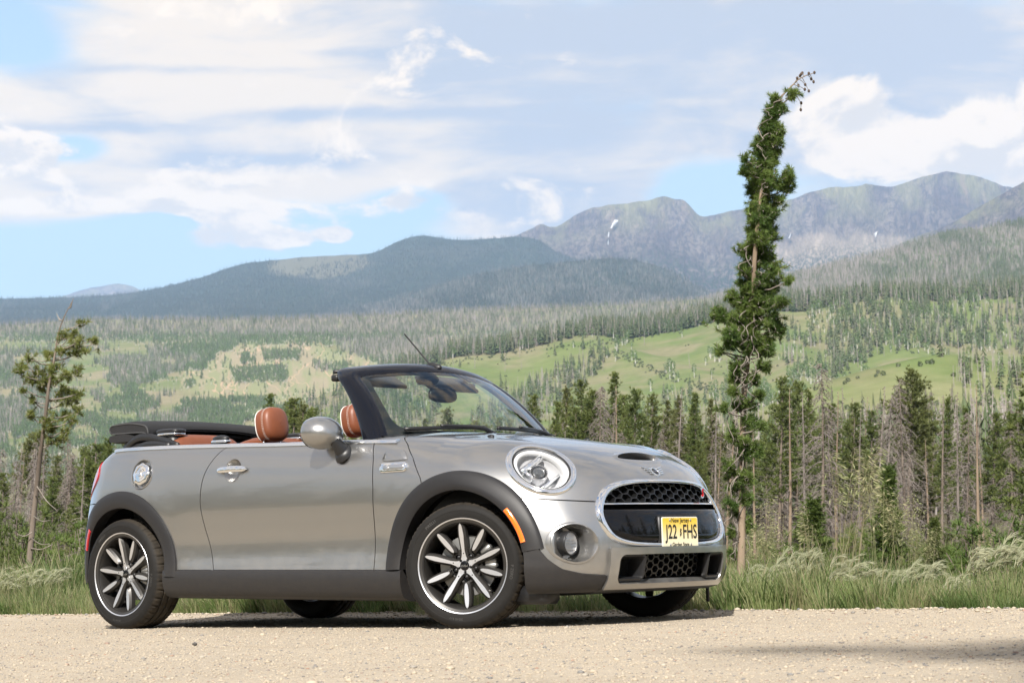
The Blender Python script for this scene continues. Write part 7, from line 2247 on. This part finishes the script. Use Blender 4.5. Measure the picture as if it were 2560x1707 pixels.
# pebbles
def pebble(seed):
    bm = bmesh.new(); bmesh.ops.create_icosphere(bm, subdivisions=1, radius=1)
    rng = np.random.default_rng(seed); q = rng.uniform(.6, 1.1, 3)
    for v in bm.verts: v.co = Vector((v.co.x * q[0] * rng.uniform(.8, 1.15), v.co.y * q[1] * rng.uniform(.8, 1.15), v.co.z * .5 * q[2] * rng.uniform(.8, 1.15)))
    me = bpy.data.meshes.new('pebble'); bm.to_mesh(me); bm.free(); me.materials.append(PEB)
    me.polygons.foreach_set('use_smooth', [True] * len(me.polygons))
    return me
def peb_mat():
    m = bpy.data.materials.new('pebbles'); m.use_nodes = True
    t = m.node_tree; t.nodes.clear(); n = NT(t)
    r = n.n('ShaderNodeObjectInfo').outputs['Random']
    cr = n.n('ShaderNodeValToRGB', {0: r}); e = cr.color_ramp
    cols = [(0, (.385, .33, .255)), (.35, (.43, .37, .285)), (.6, (.365, .312, .242)), (.72, (.45, .395, .31)), (.82, (.25, .235, .215)), (.93, (.17, .168, .165)), (1.0, (.33, .22, .16))]
    e.interpolation = 'LINEAR'
    e.elements[0].color = (*cols[0][1], 1); e.elements[1].color = (*cols[-1][1], 1)
    for p_, c_ in cols[1:-1]:
        q = e.elements.new(p_); q.color = (*c_, 1)
    b = n.n('ShaderNodeBsdfPrincipled', {'Base Color': cr.outputs[0], 'Roughness': .9, 'Specular IOR Level': .15})
    n.n('ShaderNodeOutputMaterial', {0: b.outputs[0]})
    return m
PEB = peb_mat()
PB = [pebble(k) for k in range(8)]
rng = np.random.default_rng(31)
n = 90000
dep = 5.2 + 9.8 * rng.uniform(0, 1, n) ** .9
px = rng.uniform(-60, 2620, n)
C0 = CAM + dep[:, None] * (CD + ((px - 1280) / FPX)[:, None] * CR)
x, y = C0[:, 0] + rng.normal(0, .01, n), C0[:, 1]
k = y < EDGE_Y + .12
x, y = x[k], y[k]
edge = np.exp(-((y - EDGE_Y + .06) / .14) ** 2)
r = np.exp(rng.normal(-5.95, .5, len(x))) * (1 + 1.3 * edge * rng.uniform(0, 1, len(x)))
r = np.clip(r, .0012, .026)
scatter('pebbles', PB, np.stack([x, y, road_z(x, y) + r * .18], 1), rng.integers(0, 8, len(x)), r, 'small tan and grey pebbles lying all over the gravel road', tilt=False)
n = 9000
x = rng.uniform(-9, 7.5, n); y = EDGE_Y + rng.normal(-.03, .11, n)
r = np.clip(np.exp(rng.normal(-5.1, .45, n)), .003, .022)
scatter('edge_stones', PB, np.stack([x, y, road_z(x, y) + r * .25], 1), rng.integers(0, 8, n), r, 'coarser stones heaped along the far edge of the road', tilt=False)
for (px, py, s, lab) in ((487, 1614, .022, 'dark single stone on the bare gravel, below the rear half of the door'),):
    dv = CD + (px - 1280) / FPX * CR - (py - 853.5) / FPX * CU; t_ = -CAM[2] / dv[2]; p = CAM + dv * t_
    o = link('stone', PB[2].copy()); o.data.materials.clear(); o.data.materials.append(mat('dark_stone', (.07, .065, .06), rough=.8))
    o.location = (p[0], p[1], .008); o.scale = (s * .9, s * .7, s * .75); tag(o, lab, 'stone')
